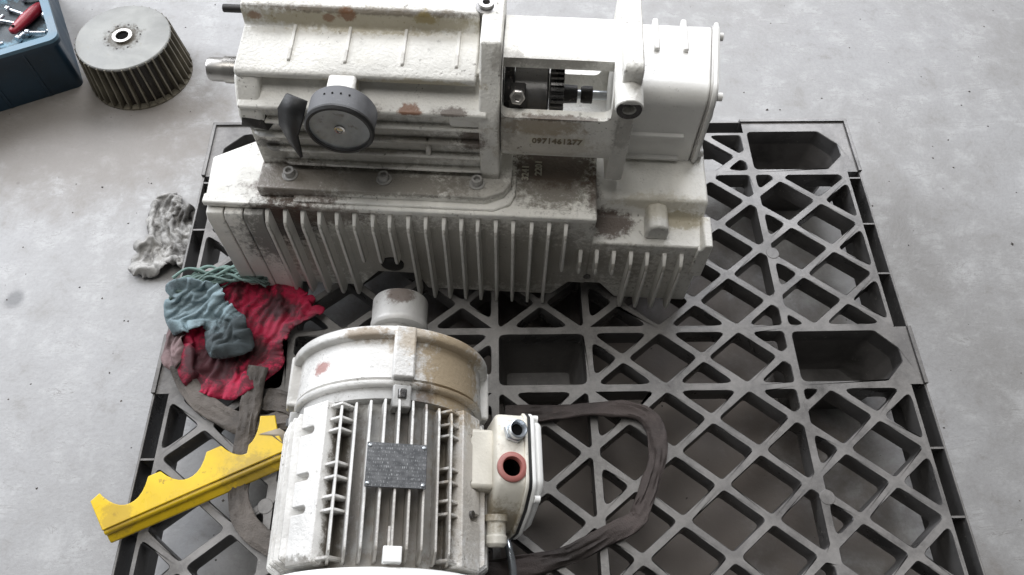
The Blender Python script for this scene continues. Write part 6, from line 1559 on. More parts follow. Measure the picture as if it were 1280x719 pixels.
DRAPE['pink'] = ([
    -2273,1998,132,19,0,13,10,16,11,7,8,-19,6,20,0,-5,16,-16,10,20,8,-44,-77,-24,-33,20,58,5,22,-9,12,-2,18,6,16,-2,16,9,6,35,
    30,-42,-71,-98,-32,13,-1,-9,-8,41,52,-20,14,17,18,7,5,18,1,-21,-1,15,20,47,40,-17,-4,-1,-8,-82,-117,-49,-4,45,34,26,7,2,-22,8,
    10,10,13,21,15,4,-22,15,12,9,-11,7,19,50,30,-6,-98,-120,-69,34,46,21,-12,14,13,3,14,18,-9,8,15,20,7,-18,16,10,-6,-16,2,19,
    51,31,20,-106,-125,-78,33,52,17,17,14,-3,-19,6,19,-9,10,15,19,10,-11,17,12,-8,-10,6,19,50,33,29,-114,-138,-62,35,53,-10,13,15,-5,3,
    14,17,-21,1,14,10,16,11,15,1,-21,8,16,11,56,32,30,-2,-3,-6,-135,-129,-46,41,50,6,7,9,-19,10,17,4,-14,7,16,2,12,18,14,4,
    -16,22,6,-8,-3,18,17,59,21,14,-152,-131,-38,41,49,13,4,5,-21,10,15,-7,7,15,12,-8,11,19,16,9,6,5,-6,-23,21,10,2,51,39,23,
    -160,-133,-32,37,47,23,4,4,-23,9,15,-9,4,9,18,16,11,-7,-3,12,20,21,4,2,9,6,-22,60,35,12,-165,-128,-27,-5,0,4,45,50,27,2,
    12,-22,18,2,-6,8,18,0,15,-1,13,-4,16,16,21,4,8,57,42,4,-161,-130,-57,27,47,48,19,12,-4,2,5,-23,13,13,10,13,1,-15,18,4,
    4,2,17,21,60,43,3,0,-4,-3,-158,-122,-53,31,42,40,2,12,22,15,10,-11,1,11,-21,18,0,11,12,2,-20,21,12,7,-5,9,24,59,20,-21,
    -155,-98,-40,14,34,49,19,8,-2,0,14,20,19,7,-6,0,6,-22,18,1,8,12,-2,-20,13,-8,19,45,54,1,-153,-100,-51,14,21,-2,19,22,48,16,
    12,4,9,12,18,6,7,-19,15,0,14,7,2,-24,7,-17,14,61,21,-17,-140,-34,-54,6,11,65,19,11,-7,15,8,7,15,14,7,18,2,11,7,-19,
    -1,35,38,-39,8,-32,-6,-115,-13,-37,-9,9,59,15,7,12,15,6,11,17,5,11,19,-5,7,45,49,-22,9,-16,-3,-103,-35,-74,11,13,10,7,17,10,
    12,13,13,16,7,13,21,2,13,14,-4,12,
], [
    0,1,7,-1,-6,1,7,-1,-6,1,7,-1,-6,1,7,-1,-6,1,7,-1,-6,1,7,-1,-5,1,8,-1,-7,1,8,-1,-7,1,8,-1,-7,1,8,-1,
    -7,1,8,-1,-7,1,8,-1,-6,1,9,-1,-8,1,9,-1,-8,1,9,-1,-8,1,9,-1,-8,1,9,-1,-8,1,9,-1,-8,1,9,-1,-8,1,9,-1,
    -7,1,9,-1,-8,1,9,-1,-8,1,9,-1,-8,1,9,-1,-8,1,9,-1,-8,1,9,-1,-8,1,9,-1,-8,1,9,-1,-7,1,9,-1,-8,1,9,-1,
    -8,1,9,-1,-8,1,9,-1,-8,1,9,-1,-8,1,9,-1,-8,1,9,-1,-8,1,9,-1,-7,1,9,-1,-8,1,9,-1,-8,1,9,-1,-8,1,9,-1,
    -8,1,9,-1,-8,1,9,-1,-8,1,9,-1,-8,1,9,-1,-7,1,10,-1,-9,1,10,-1,-9,1,10,-1,-9,1,10,-1,-9,1,10,-1,-9,1,10,-1,
    -9,1,10,-1,-9,1,10,-1,-9,1,10,-1,-8,1,10,-1,-9,1,10,-1,-9,1,10,-1,-9,1,10,-1,-9,1,10,-1,-9,1,10,-1,-9,1,10,-1,
    -9,1,10,-1,-9,1,10,-1,-8,1,10,-1,-9,1,10,-1,-9,1,10,-1,-9,1,10,-1,-9,1,10,-1,-9,1,10,-1,-9,1,10,-1,-9,1,10,-1,
    -9,1,10,-1,-8,1,10,-1,-9,1,10,-1,-9,1,10,-1,-9,1,10,-1,-9,1,10,-1,-9,1,10,-1,-9,1,10,-1,-9,1,10,-1,-9,1,10,-1,
    -7,1,9,-1,-8,1,9,-1,-8,1,9,-1,-8,1,9,-1,-8,1,9,-1,-8,1,9,-1,-8,1,9,-1,-8,1,9,-1,-7,1,10,-1,-9,1,10,-1,
    -9,1,10,-1,-9,1,10,-1,-9,1,10,-1,-9,1,10,-1,-9,1,10,-1,-9,1,10,-1,-9,1,10,-1,-8,1,10,-1,-9,1,10,-1,-9,1,10,-1,
    -9,1,10,-1,-9,1,10,-1,-9,1,10,-1,-9,1,10,-1,-9,1,10,-1,-9,1,10,-1,-8,1,10,-1,-9,1,10,-1,-9,1,10,-1,-9,1,10,-1,
    -9,1,10,-1,-9,1,10,-1,-9,1,10,-1,-9,1,10,-1,-9,1,10,-1,-7,1,9,-1,-8,1,9,-1,-8,1,9,-1,-8,1,9,-1,-8,1,9,-1,
    -8,1,9,-1,-8,1,9,-1,-8,1,9,-1,-7,1,9,-1,-8,1,9,-1,-8,1,9,-1,-8,1,9,-1,-8,1,9,-1,-8,1,9,-1,-8,1,9,-1,
    -6,1,8,-1,-7,1,8,-1,-7,1,8,-1,-7,1,8,-1,-7,1,8,-1,-7,1,8,-1,
])
DRAPE['grey'] = ([
    -2624,2877,26,24,-17,4,23,15,6,-7,26,-12,20,20,1,23,14,1,-152,-40,-5,34,-17,2,11,-27,0,19,23,3,18,-4,99,0,27,-5,26,-3,-4,14,
    26,-3,34,16,-87,18,20,4,18,29,4,7,24,3,-213,-94,0,6,-62,76,26,3,12,23,11,7,14,17,-20,15,16,-19,23,15,3,4,21,19,17,23,
    -6,16,23,-5,16,22,-6,62,12,-57,5,26,-1,3,23,-2,-253,-142,13,33,-48,77,18,7,-20,18,13,17,25,11,6,-2,14,-26,17,8,-21,21,17,3,
    -2,26,9,16,24,-1,15,23,-5,17,23,-7,15,22,-8,66,15,-35,-2,24,-5,-3,23,-4,-274,-212,36,64,-15,69,4,9,-27,26,9,-4,6,13,26,18,
    15,-14,-4,1,-29,19,3,-20,16,23,-1,11,26,0,2,29,4,12,25,0,20,14,-16,13,25,5,14,24,0,52,26,-32,1,21,10,-264,-275,36,42,35,
    73,15,9,-21,11,7,-29,1,11,26,19,16,-11,18,10,-17,-2,-6,-29,18,10,-19,16,24,-4,13,25,0,13,25,1,-4,28,7,15,23,-2,19,19,-10,
    5,25,11,36,35,-19,6,39,13,-21,8,-6,-242,-340,52,45,52,53,16,10,-19,-1,-17,-25,10,27,11,18,14,-15,18,10,-13,15,10,-21,2,-5,-29,15,
    25,0,9,25,10,18,16,-15,12,26,-3,9,27,1,4,22,15,11,25,-7,9,15,22,5,21,17,34,48,-27,-13,-10,-17,-244,-343,88,33,73,17,15,7,
    -20,-7,-26,-6,21,15,-19,24,3,-14,6,24,-8,12,23,-9,24,9,-9,-7,14,-24,19,20,-4,11,24,1,13,18,19,3,24,-17,13,24,-2,5,10,26,
    5,23,13,5,24,13,6,26,7,7,17,-50,28,31,4,-23,3,-2,-224,-374,63,22,69,27,15,9,-22,13,-17,-16,12,-17,-18,17,16,-14,17,17,-14,11,
    24,-9,5,22,19,20,19,2,7,24,-11,-1,21,-18,18,21,3,6,18,21,2,19,-20,17,20,3,-4,18,21,16,23,0,-7,7,26,10,25,4,11,26,
    2,20,26,-56,-4,21,3,-209,-398,46,-13,67,33,13,-2,-24,12,-21,-13,16,-7,-22,18,15,-15,10,25,7,15,23,3,8,27,-6,15,13,21,11,23,-4,
    4,24,-13,8,19,-19,4,9,26,18,21,2,1,16,-22,15,24,-5,-3,18,21,-3,17,21,7,23,12,10,23,11,5,25,-11,53,16,-39,-13,5,-17,-233,
    -407,70,-13,74,0,12,-8,-23,14,-19,-15,17,2,-22,15,22,-4,16,23,-4,6,18,20,13,19,13,12,23,11,8,15,-22,8,18,-20,10,22,15,5,27,
    2,15,16,16,11,21,-13,2,17,-24,9,24,5,-7,16,23,13,23,7,-5,9,26,8,19,-18,13,25,3,21,25,-40,18,33,16,-15,14,-5,-221,-494,50,
    4,19,-19,-2,-5,24,-30,72,-12,18,-11,-24,15,-11,-21,20,19,3,12,20,-15,16,23,-1,16,22,4,4,13,25,9,21,15,15,21,-12,0,10,-26,10,
    17,20,9,23,12,12,18,-17,15,17,-17,9,21,18,-3,25,-12,7,25,-6,-2,4,28,-5,19,20,13,23,5,11,8,-26,8,24,12,3,26,10,27,46,
    -35,-1,13,16,-264,-565,33,29,0,-1,11,18,17,14,20,-9,-72,45,-20,8,28,4,14,16,-17,18,-18,-21,18,18,-12,19,16,15,10,19,-16,15,22,-6,
    16,23,-1,13,18,16,0,15,24,17,22,0,-1,9,-27,20,17,-8,-1,19,21,13,25,-2,11,12,-23,8,15,23,9,25,9,-5,13,-25,12,24,5,-10,
    15,22,5,23,14,12,9,-24,18,21,-4,-10,11,26,2,26,10,40,51,-23,-16,12,-5,-301,-635,-21,21,5,2,35,20,20,-53,61,41,14,22,6,12,10,
    -21,12,9,-27,23,21,3,-16,21,-8,27,11,2,12,16,-20,14,9,24,10,19,-18,14,21,-10,17,22,-4,8,8,26,8,26,5,12,18,16,12,18,-16,
    4,0,-28,12,25,2,2,24,14,12,18,-17,9,16,20,6,17,23,12,21,-12,-5,17,-22,7,26,6,-11,10,25,21,19,0,8,2,-27,8,24,8,-13,
    16,19,-5,23,8,58,32,-35,-16,19,-1,-328,-663,-1,20,10,-2,-4,74,74,7,15,-21,21,7,-20,-9,23,15,10,25,-5,15,15,-21,20,-5,-20,14,19,
    -14,-7,20,18,21,12,14,9,26,7,21,15,-4,13,22,-10,2,18,-21,8,2,27,9,20,15,15,22,-14,11,22,-12,24,13,3,-11,15,-21,10,25,-1,
    10,23,12,7,-9,26,10,24,-14,7,25,-8,3,17,20,-4,13,-25,10,25,3,-1,19,20,10,7,-24,16,21,-6,-15,13,20,-6,22,7,7,18,21,68,
    38,-22,-15,19,-3,-385,-700,-18,27,33,0,14,46,84,14,5,-24,12,11,-23,11,19,-17,-2,26,10,5,28,1,18,-3,-23,16,24,-5,15,21,-10,16,25,
    -2,-1,6,28,18,18,-12,10,20,14,15,22,4,-2,14,-25,26,10,-1,14,20,13,-2,20,22,25,12,3,14,22,-5,-7,17,-21,-4,19,-19,11,11,24,
    11,11,23,13,21,-11,-2,15,-24,3,10,27,18,22,-2,-11,13,-23,12,23,-5,4,23,15,8,10,-25,14,24,0,5,25,11,-21,2,14,6,13,27,58,
    61,-13,-8,-13,14,-414,-649,-21,30,-14,-28,15,25,91,15,19,-15,15,9,-21,15,21,-8,5,8,-27,19,17,-14,-13,22,14,20,20,3,18,22,-1,10,20,
    -16,13,21,-11,3,10,26,17,16,-17,18,21,1,2,13,25,24,15,2,22,16,-3,-7,13,-24,27,13,4,0,23,20,12,20,14,6,24,-7,-11,15,-21,
    16,24,-1,0,0,29,16,23,1,-7,-5,-28,17,23,-4,3,12,26,9,26,-1,-7,10,-25,12,21,-13,8,23,12,7,19,-19,4,31,3,0,22,14,-5,
    -28,12,17,8,21,24,83,3,-412,-699,-49,30,19,92,15,22,-7,15,13,-20,15,17,-15,16,23,2,10,13,-22,11,10,-25,15,24,-5,-4,20,21,16,20,
    8,18,22,-2,1,9,-27,19,20,5,11,14,20,9,19,-18,21,17,3,21,18,5,6,3,28,5,23,-13,21,17,-3,11,22,-16,-6,6,28,8,21,14,
    8,25,-9,-4,7,-27,11,22,11,5,13,26,1,10,-26,12,18,-17,0,6,28,10,22,11,8,22,-15,-3,5,-28,9,24,-10,14,18,19,-9,20,-18,-1,
    24,14,14,5,21,7,-6,24,40,74,-36,-2,-3,7,-419,-702,-9,-14,-5,-4,51,64,63,15,10,-22,18,19,8,10,13,-22,11,14,-22,19,20,3,6,20,
    -20,13,25,-2,4,20,20,15,21,9,5,12,-25,19,21,-4,6,10,26,23,15,3,22,17,4,8,21,-16,8,8,26,19,19,9,2,10,-26,7,14,-23,
    16,22,13,-9,9,25,6,25,9,-2,13,-25,12,24,-1,3,15,25,14,20,-12,-2,-8,-27,19,20,4,-7,13,26,7,26,-1,16,18,-16,-11,16,-21,21,
    20,-3,12,-5,24,10,24,8,-14,7,25,8,17,21,4,9,-33,45,58,7,-427,-695,-49,-25,15,25,68,57,32,23,9,-15,10,25,3,7,11,-26,19,21,
    1,18,21,-2,-4,17,-22,14,24,6,4,12,25,20,20,-4,5,18,-22,26,10,-2,25,12,2,-1,14,24,17,19,11,12,23,-11,8,15,22,18,19,-11,
    -8,1,-27,16,22,-8,-9,8,25,2,13,24,18,22,-1,-7,14,-21,19,21,-5,-3,23,15,19,10,-16,9,13,-24,19,11,20,-25,15,1,11,14,18,19,
    19,-10,23,7,-7,-9,22,14,23,-20,4,8,19,24,10,20,22,9,14,-37,13,67,27,-476,-653,-53,82,48,25,19,-2,-22,4,23,16,23,15,4,16,23,
    -3,14,22,-7,-7,15,-23,10,25,-12,20,18,9,6,17,23,27,4,-2,24,16,-3,2,17,-22,24,15,-3,-7,12,25,14,18,15,10,23,-11,14,20,14,
    -4,8,-27,12,16,-19,13,20,14,-15,5,24,11,15,21,25,12,-3,-12,12,-21,14,15,-21,10,21,-12,3,22,14,21,11,-18,7,25,3,3,16,21,4,
    18,24,16,-22,-5,17,13,14,25,15,1,20,-15,18,10,21,20,-6,81,22,1,4,-14,-473,-621,-88,-7,15,-3,94,31,25,12,19,-16,21,17,8,4,18,
    21,18,21,1,10,20,-16,-9,21,-19,18,21,-10,25,13,3,14,13,22,22,13,-13,23,2,16,-4,17,-21,13,25,-3,-5,7,27,11,22,9,12,24,5,
    13,18,-17,-5,6,-27,19,21,-7,12,12,21,-10,13,22,16,8,23,16,20,-12,-10,8,-26,7,19,-18,9,21,-11,17,11,17,1,23,-15,7,23,14,28,
    1,1,6,8,30,10,12,23,15,-28,-3,17,-1,22,10,18,17,27,72,37,-465,-576,-137,-7,37,-3,79,7,42,9,19,-18,21,19,-1,2,20,20,17,21,
    6,23,12,-10,13,24,-9,-6,24,-14,22,18,2,22,2,19,24,9,12,2,20,-19,-8,3,-27,16,22,8,0,22,17,6,22,15,15,23,-4,22,9,-12,
    -4,21,-19,22,19,-2,4,14,23,-13,-6,24,17,18,12,14,17,-18,-12,15,-22,5,19,-18,23,14,-7,10,2,27,22,13,12,-2,25,-10,17,22,10,23,
    -3,-2,7,-5,32,24,-2,19,-17,-3,24,33,71,5,-462,-510,-112,78,-11,54,24,11,-9,-8,18,-21,10,26,-3,19,21,7,19,10,18,21,19,1,14,20,
    -10,-4,28,-7,24,8,14,24,5,16,-8,6,-26,-7,11,-26,15,24,-4,13,25,0,-3,18,20,22,11,-14,11,19,17,20,16,3,-4,11,-25,9,28,7,
    -8,3,27,12,16,20,22,14,1,10,17,-19,10,18,-21,-11,13,-20,25,10,9,2,-4,29,21,9,14,19,17,9,7,27,-13,24,8,9,-3,-14,23,-5,
    5,29,50,48,-24,-455,-490,-86,7,14,-3,66,-26,66,16,21,-12,-12,23,-10,15,23,2,20,19,7,24,17,4,26,6,9,7,27,-4,6,27,-5,24,7,
    15,-3,7,-26,-20,-1,-22,13,25,-8,11,18,-18,15,21,5,10,21,15,20,19,-4,4,0,27,17,21,-8,-11,19,-19,16,20,12,-1,13,25,20,15,6,
    20,16,5,16,21,-16,-22,-7,-18,12,21,-14,26,5,9,5,7,27,13,19,16,27,3,14,3,22,-18,20,4,15,-9,2,30,53,9,-44,-435,-446,-62,14,
    14,-4,42,-38,78,12,23,-5,-3,27,3,26,9,7,25,14,3,3,27,-8,11,27,0,21,14,10,7,26,-6,8,13,-23,-22,-2,-19,0,13,-25,17,23,
    -1,13,20,-14,19,19,0,6,10,24,8,14,24,24,16,9,-14,14,-21,11,21,-15,23,10,5,13,21,7,2,15,24,24,18,13,-17,6,-20,15,19,-12,
    17,11,-17,29,-3,7,21,13,15,-2,14,23,12,10,23,13,19,-12,4,9,24,55,10,-26,-427,-446,-60,-18,-2,11,58,-34,68,17,21,7,16,21,10,22,
    18,2,19,15,-8,-5,27,1,7,29,-10,6,17,-21,15,24,2,7,11,-24,-12,13,-22,-5,15,-23,18,21,7,15,19,-15,10,14,19,23,11,6,-2,4,
    29,21,23,6,-7,20,-18,12,14,-17,18,19,-3,20,16,10,-5,-2,31,20,20,13,22,11,-13,18,7,-17,0,26,-13,28,7,-4,19,6,20,-10,14,22,
    7,22,20,56,15,-43,4,-4,5,-434,-445,-7,6,18,19,18,22,8,19,21,9,20,3,-18,6,-29,-14,13,12,-17,28,46,61,11,20,-8,12,24,-9,19,
    17,-10,3,17,-20,-17,11,-21,7,19,-20,19,21,6,19,18,-7,17,12,16,-9,-2,27,17,20,13,20,19,3,2,18,-18,27,1,8,-9,14,-26,22,18,
    9,-2,18,25,24,7,-15,20,3,19,25,3,-5,-5,23,-14,20,20,5,21,26,6,-9,18,22,46,-1,-47,-325,-399,1,3,26,-6,2,21,-6,2,17,-7,
    33,42,56,16,21,-4,9,15,-21,-5,21,-19,-1,20,-18,21,2,18,12,22,-13,18,11,20,-6,14,24,18,19,2,18,21,4,13,-5,-24,16,22,8,5,
    9,-29,20,13,15,-1,20,22,27,-6,-12,10,3,24,11,22,2,30,-3,11,-8,17,-25,-4,35,3,45,-1,-42,-297,-316,-6,-5,18,-5,29,43,63,16,19,
    -12,-15,0,-25,18,22,3,16,21,7,18,19,-7,18,16,-18,-13,10,25,18,19,6,19,20,2,9,-5,-23,8,16,20,12,15,-20,25,9,-11,21,10,11,
    21,15,14,-10,1,31,16,10,21,33,6,1,0,19,-21,28,-25,-65,1,17,2,-295,-259,-5,-7,17,-2,36,35,70,8,15,-22,-4,17,-23,19,21,2,17,
    20,5,14,12,-22,13,19,15,-4,13,26,18,8,-20,15,7,-22,18,16,16,14,19,15,12,8,-25,21,11,10,22,15,9,18,-3,14,-1,21,28,24,-21,
    -7,-14,18,-9,31,-14,-63,-284,-217,4,-8,16,0,54,35,66,2,17,-21,-4,17,-24,18,22,7,20,15,-9,18,17,-10,-1,16,23,25,11,10,-5,0,-29,
    20,17,9,24,2,-11,2,14,26,24,9,11,22,12,10,14,11,-22,20,18,12,8,-8,28,24,30,-55,23,-32,-18,-313,-203,-1,-7,16,1,65,37,61,-1,
    17,-22,-2,18,-25,21,15,-11,18,19,10,19,20,2,1,4,29,20,9,-18,7,14,-24,28,5,-6,4,14,26,27,5,3,4,11,26,26,-2,10,14,23,
    0,23,6,22,-9,30,-73,-269,-224,-10,-7,17,2,72,39,54,9,14,-22,-7,15,-24,20,19,-6,14,13,21,15,17,16,13,4,-23,21,18,-1,14,5,-24,
    17,14,18,26,6,4,14,8,21,-1,-6,28,17,8,21,19,15,-15,31,-3,-70,-304,-169,11,15,36,-7,69,20,46,4,16,-22,-5,18,-23,24,15,6,11,
    16,22,26,7,-1,7,14,-24,25,10,-5,24,9,-10,5,5,27,10,2,23,26,4,9,8,12,26,18,-8,-83,10,-7,-3,-271,-94,4,65,2,68,17,16,
    -17,0,18,-22,4,17,-24,27,9,8,12,15,21,24,11,-4,12,15,-22,25,10,-6,24,3,14,-6,4,27,14,-3,23,23,17,5,40,-13,-65,-277,-97,-5,
    -1,13,2,73,4,63,14,15,-21,-6,18,-22,18,14,-16,25,11,10,12,12,22,24,9,-8,17,16,-15,28,7,-3,14,-3,24,3,4,27,57,0,-64,9,
    -1,10,-280,-83,-10,53,3,74,23,14,-10,9,15,-22,-2,19,-22,23,13,-12,23,8,13,14,10,23,25,8,-3,19,16,-15,26,2,7,8,3,28,50,-3,
    -57,-273,-85,0,-7,13,5,68,3,63,23,13,-12,10,17,-20,5,19,-21,25,11,-5,25,1,9,9,13,25,28,-1,7,23,12,2,49,22,-59,8,-14,4,
    -271,-72,8,52,3,67,15,2,-27,13,23,-5,21,18,-6,25,12,-4,24,10,-5,32,2,1,12,10,26,17,15,-57,37,11,-1,-235,-86,13,4,10,-14,42,
    -8,72,31,10,4,20,15,-8,18,18,-4,21,16,-5,22,12,-8,15,45,-52,38,-2,7,-187,-89,-9,24,30,6,0,-29,66,15,55,-48,24,12,-5,22,11,
    -3,24,8,-5,26,4,-6,-109,-60,3,-24,13,17,25,12,-2,
], [
    0,1,9,-1,-8,1,9,-1,-8,1,9,-1,-8,1,9,-1,-8,1,9,-1,-7,1,12,-1,-11,1,12,-1,-11,1,12,-1,-11,1,12,-1,-11,1,12,-1,
    -11,1,12,-1,-11,1,12,-1,-11,1,12,-1,-11,1,12,-1,-11,1,12,-1,-11,1,12,-1,-10,1,14,-1,-13,1,14,-1,-13,1,14,-1,-13,1,14,-1,
    -13,1,14,-1,-13,1,14,-1,-13,1,14,-1,-13,1,14,-1,-13,1,14,-1,-13,1,14,-1,-13,1,14,-1,-13,1,14,-1,-13,1,14,-1,-12,1,16,-1,
    -15,1,16,-1,-15,1,16,-1,-15,1,16,-1,-15,1,16,-1,-15,1,16,-1,-15,1,16,-1,-15,1,16,-1,-15,1,16,-1,-15,1,16,-1,-15,1,16,-1,
    -15,1,16,-1,-15,1,16,-1,-15,1,16,-1,-15,1,16,-1,-14,1,17,-1,-16,1,17,-1,-16,1,17,-1,-16,1,17,-1,-16,1,17,-1,-16,1,17,-1,
    -16,1,17,-1,-16,1,17,-1,-16,1,17,-1,-16,1,17,-1,-16,1,17,-1,-16,1,17,-1,-16,1,17,-1,-16,1,17,-1,-16,1,17,-1,-16,1,17,-1,
    -15,1,19,-1,-18,1,19,-1,-18,1,19,-1,-18,1,19,-1,-18,1,19,-1,-18,1,19,-1,-18,1,19,-1,-18,1,19,-1,-18,1,19,-1,-18,1,19,-1,
    -18,1,19,-1,-18,1,19,-1,-18,1,19,-1,-18,1,19,-1,-18,1,19,-1,-18,1,19,-1,-18,1,19,-1,-18,1,19,-1,-17,1,20,-1,-19,1,20,-1,
    -19,1,20,-1,-19,1,20,-1,-19,1,20,-1,-19,1,20,-1,-19,1,20,-1,-19,1,20,-1,-19,1,20,-1,-19,1,20,-1,-19,1,20,-1,-19,1,20,-1,
    -19,1,20,-1,-19,1,20,-1,-19,1,20,-1,-19,1,20,-1,-19,1,20,-1,-19,1,20,-1,-19,1,20,-1,-18,1,22,-1,-21,1,22,-1,-21,1,22,-1,
    -21,1,22,-1,-21,1,22,-1,-21,1,22,-1,-21,1,22,-1,-21,1,22,-1,-21,1,22,-1,-21,1,22,-1,-21,1,22,-1,-21,1,22,-1,-21,1,22,-1,
    -21,1,22,-1,-21,1,22,-1,-21,1,22,-1,-21,1,22,-1,-21,1,22,-1,-21,1,22,-1,-21,1,22,-1,-21,1,22,-1,-20,1,23,-1,-22,1,23,-1,
    -22,1,23,-1,-22,1,23,-1,-22,1,23,-1,-22,1,23,-1,-22,1,23,-1,-22,1,23,-1,-22,1,23,-1,-22,1,23,-1,-22,1,23,-1,-22,1,23,-1,
    -22,1,23,-1,-22,1,23,-1,-22,1,23,-1,-22,1,23,-1,-22,1,23,-1,-22,1,23,-1,-22,1,23,-1,-22,1,23,-1,-22,1,23,-1,-22,1,23,-1,
    -21,1,24,-1,-23,1,24,-1,-23,1,24,-1,-23,1,24,-1,-23,1,24,-1,-23,1,24,-1,-23,1,24,-1,-23,1,24,-1,-23,1,24,-1,-23,1,24,-1,
    -23,1,24,-1,-23,1,24,-1,-23,1,24,-1,-23,1,24,-1,-23,1,24,-1,-23,1,24,-1,-23,1,24,-1,-23,1,24,-1,-23,1,24,-1,-23,1,24,-1,
    -23,1,24,-1,-23,1,24,-1,-23,1,24,-1,-22,1,28,-1,-27,1,28,-1,-27,1,28,-1,-27,1,28,-1,-27,1,28,-1,-27,1,28,-1,-27,1,28,-1,
    -27,1,28,-1,-27,1,28,-1,-27,1,28,-1,-27,1,28,-1,-27,1,28,-1,-27,1,28,-1,-27,1,28,-1,-27,1,28,-1,-27,1,28,-1,-27,1,28,-1,
    -27,1,28,-1,-27,1,28,-1,-27,1,28,-1,-27,1,28,-1,-27,1,28,-1,-27,1,28,-1,-27,1,28,-1,-27,1,28,-1,-26,1,32,-1,-31,1,32,-1,
    -31,1,32,-1,-31,1,32,-1,-31,1,32,-1,-31,1,32,-1,-31,1,32,-1,-31,1,32,-1,-31,1,32,-1,-31,1,32,-1,-31,1,32,-1,-31,1,32,-1,
    -31,1,32,-1,-31,1,32,-1,-31,1,32,-1,-31,1,32,-1,-31,1,32,-1,-31,1,32,-1,-31,1,32,-1,-31,1,32,-1,-31,1,32,-1,-31,1,32,-1,
    -31,1,32,-1,-31,1,32,-1,-31,1,32,-1,-31,1,32,-1,-31,1,32,-1,-31,1,32,-1,-30,1,35,-1,-34,1,35,-1,-34,1,35,-1,-34,1,35,-1,
    -34,1,35,-1,-34,1,35,-1,-34,1,35,-1,-34,1,35,-1,-34,1,35,-1,-34,1,35,-1,-34,1,35,-1,-34,1,35,-1,-34,1,35,-1,-34,1,35,-1,
    -34,1,35,-1,-34,1,35,-1,-34,1,35,-1,-34,1,35,-1,-34,1,35,-1,-34,1,35,-1,-34,1,35,-1,-34,1,35,-1,-34,1,35,-1,-34,1,35,-1,
    -34,1,35,-1,-34,1,35,-1,-34,1,35,-1,-34,1,35,-1,-34,1,35,-1,-34,1,35,-1,-34,1,35,-1,-34,1,35,-1,-33,1,37,-1,-36,1,37,-1,
    -36,1,37,-1,-36,1,37,-1,-36,1,37,-1,-36,1,37,-1,-36,1,37,-1,-36,1,37,-1,-36,1,37,-1,-36,1,37,-1,-36,1,37,-1,-36,1,37,-1,
    -36,1,37,-1,-36,1,37,-1,-36,1,37,-1,-36,1,37,-1,-36,1,37,-1,-36,1,37,-1,-36,1,37,-1,-36,1,37,-1,-36,1,37,-1,-36,1,37,-1,
    -36,1,37,-1,-36,1,37,-1,-36,1,37,-1,-36,1,37,-1,-36,1,37,-1,-36,1,37,-1,-36,1,37,-1,-36,1,37,-1,-36,1,37,-1,-36,1,37,-1,
    -36,1,37,-1,-36,1,37,-1,-36,1,37,-1,-35,1,39,-1,-38,1,39,-1,-38,1,39,-1,-38,1,39,-1,-38,1,39,-1,-38,1,39,-1,-38,1,39,-1,
    -38,1,39,-1,-38,1,39,-1,-38,1,39,-1,-38,1,39,-1,-38,1,39,-1,-38,1,39,-1,-38,1,39,-1,-38,1,39,-1,-38,1,39,-1,-38,1,39,-1,
    -38,1,39,-1,-38,1,39,-1,-38,1,39,-1,-38,1,39,-1,-38,1,39,-1,-38,1,39,-1,-38,1,39,-1,-38,1,39,-1,-38,1,39,-1,-38,1,39,-1,
    -38,1,39,-1,-38,1,39,-1,-38,1,39,-1,-38,1,39,-1,-38,1,39,-1,-38,1,39,-1,-38,1,39,-1,-38,1,39,-1,-38,1,39,-1,-38,1,39,-1,
    -37,1,41,-1,-40,1,41,-1,-40,1,41,-1,-40,1,41,-1,-40,1,41,-1,-40,1,41,-1,-40,1,41,-1,-40,1,41,-1,-40,1,41,-1,-40,1,41,-1,
    -40,1,41,-1,-40,1,41,-1,-40,1,41,-1,-40,1,41,-1,-40,1,41,-1,-40,1,41,-1,-40,1,41,-1,-40,1,41,-1,-40,1,41,-1,-40,1,41,-1,
    -40,1,41,-1,-40,1,41,-1,-40,1,41,-1,-40,1,41,-1,-40,1,41,-1,-40,1,41,-1,-40,1,41,-1,-40,1,41,-1,-40,1,41,-1,-40,1,41,-1,
    -40,1,41,-1,-40,1,41,-1,-40,1,41,-1,-40,1,41,-1,-40,1,41,-1,-40,1,41,-1,-40,1,41,-1,-40,1,41,-1,-40,1,41,-1,-39,1,41,-1,
    -40,1,41,-1,-40,1,41,-1,-40,1,41,-1,-40,1,41,-1,-40,1,41,-1,-40,1,41,-1,-40,1,41,-1,-40,1,41,-1,-40,1,41,-1,-40,1,41,-1,
    -40,1,41,-1,-40,1,41,-1,-40,1,41,-1,-40,1,41,-1,-40,1,41,-1,-40,1,41,-1,-40,1,41,-1,-40,1,41,-1,-40,1,41,-1,-40,1,41,-1,
    -40,1,41,-1,-40,1,41,-1,-40,1,41,-1,-40,1,41,-1,-40,1,41,-1,-40,1,41,-1,-40,1,41,-1,-40,1,41,-1,-40,1,41,-1,-40,1,41,-1,
    -40,1,41,-1,-40,1,41,-1,-40,1,41,-1,-40,1,41,-1,-40,1,41,-1,-40,1,41,-1,-40,1,41,-1,-40,1,41,-1,-40,1,41,-1,-39,1,42,-1,
    -41,1,42,-1,-41,1,42,-1,-41,1,42,-1,-41,1,42,-1,-41,1,42,-1,-41,1,42,-1,-41,1,42,-1,-41,1,42,-1,-41,1,42,-1,-41,1,42,-1,
    -41,1,42,-1,-41,1,42,-1,-41,1,42,-1,-41,1,42,-1,-41,1,42,-1,-41,1,42,-1,-41,1,42,-1,-41,1,42,-1,-41,1,42,-1,-41,1,42,-1,
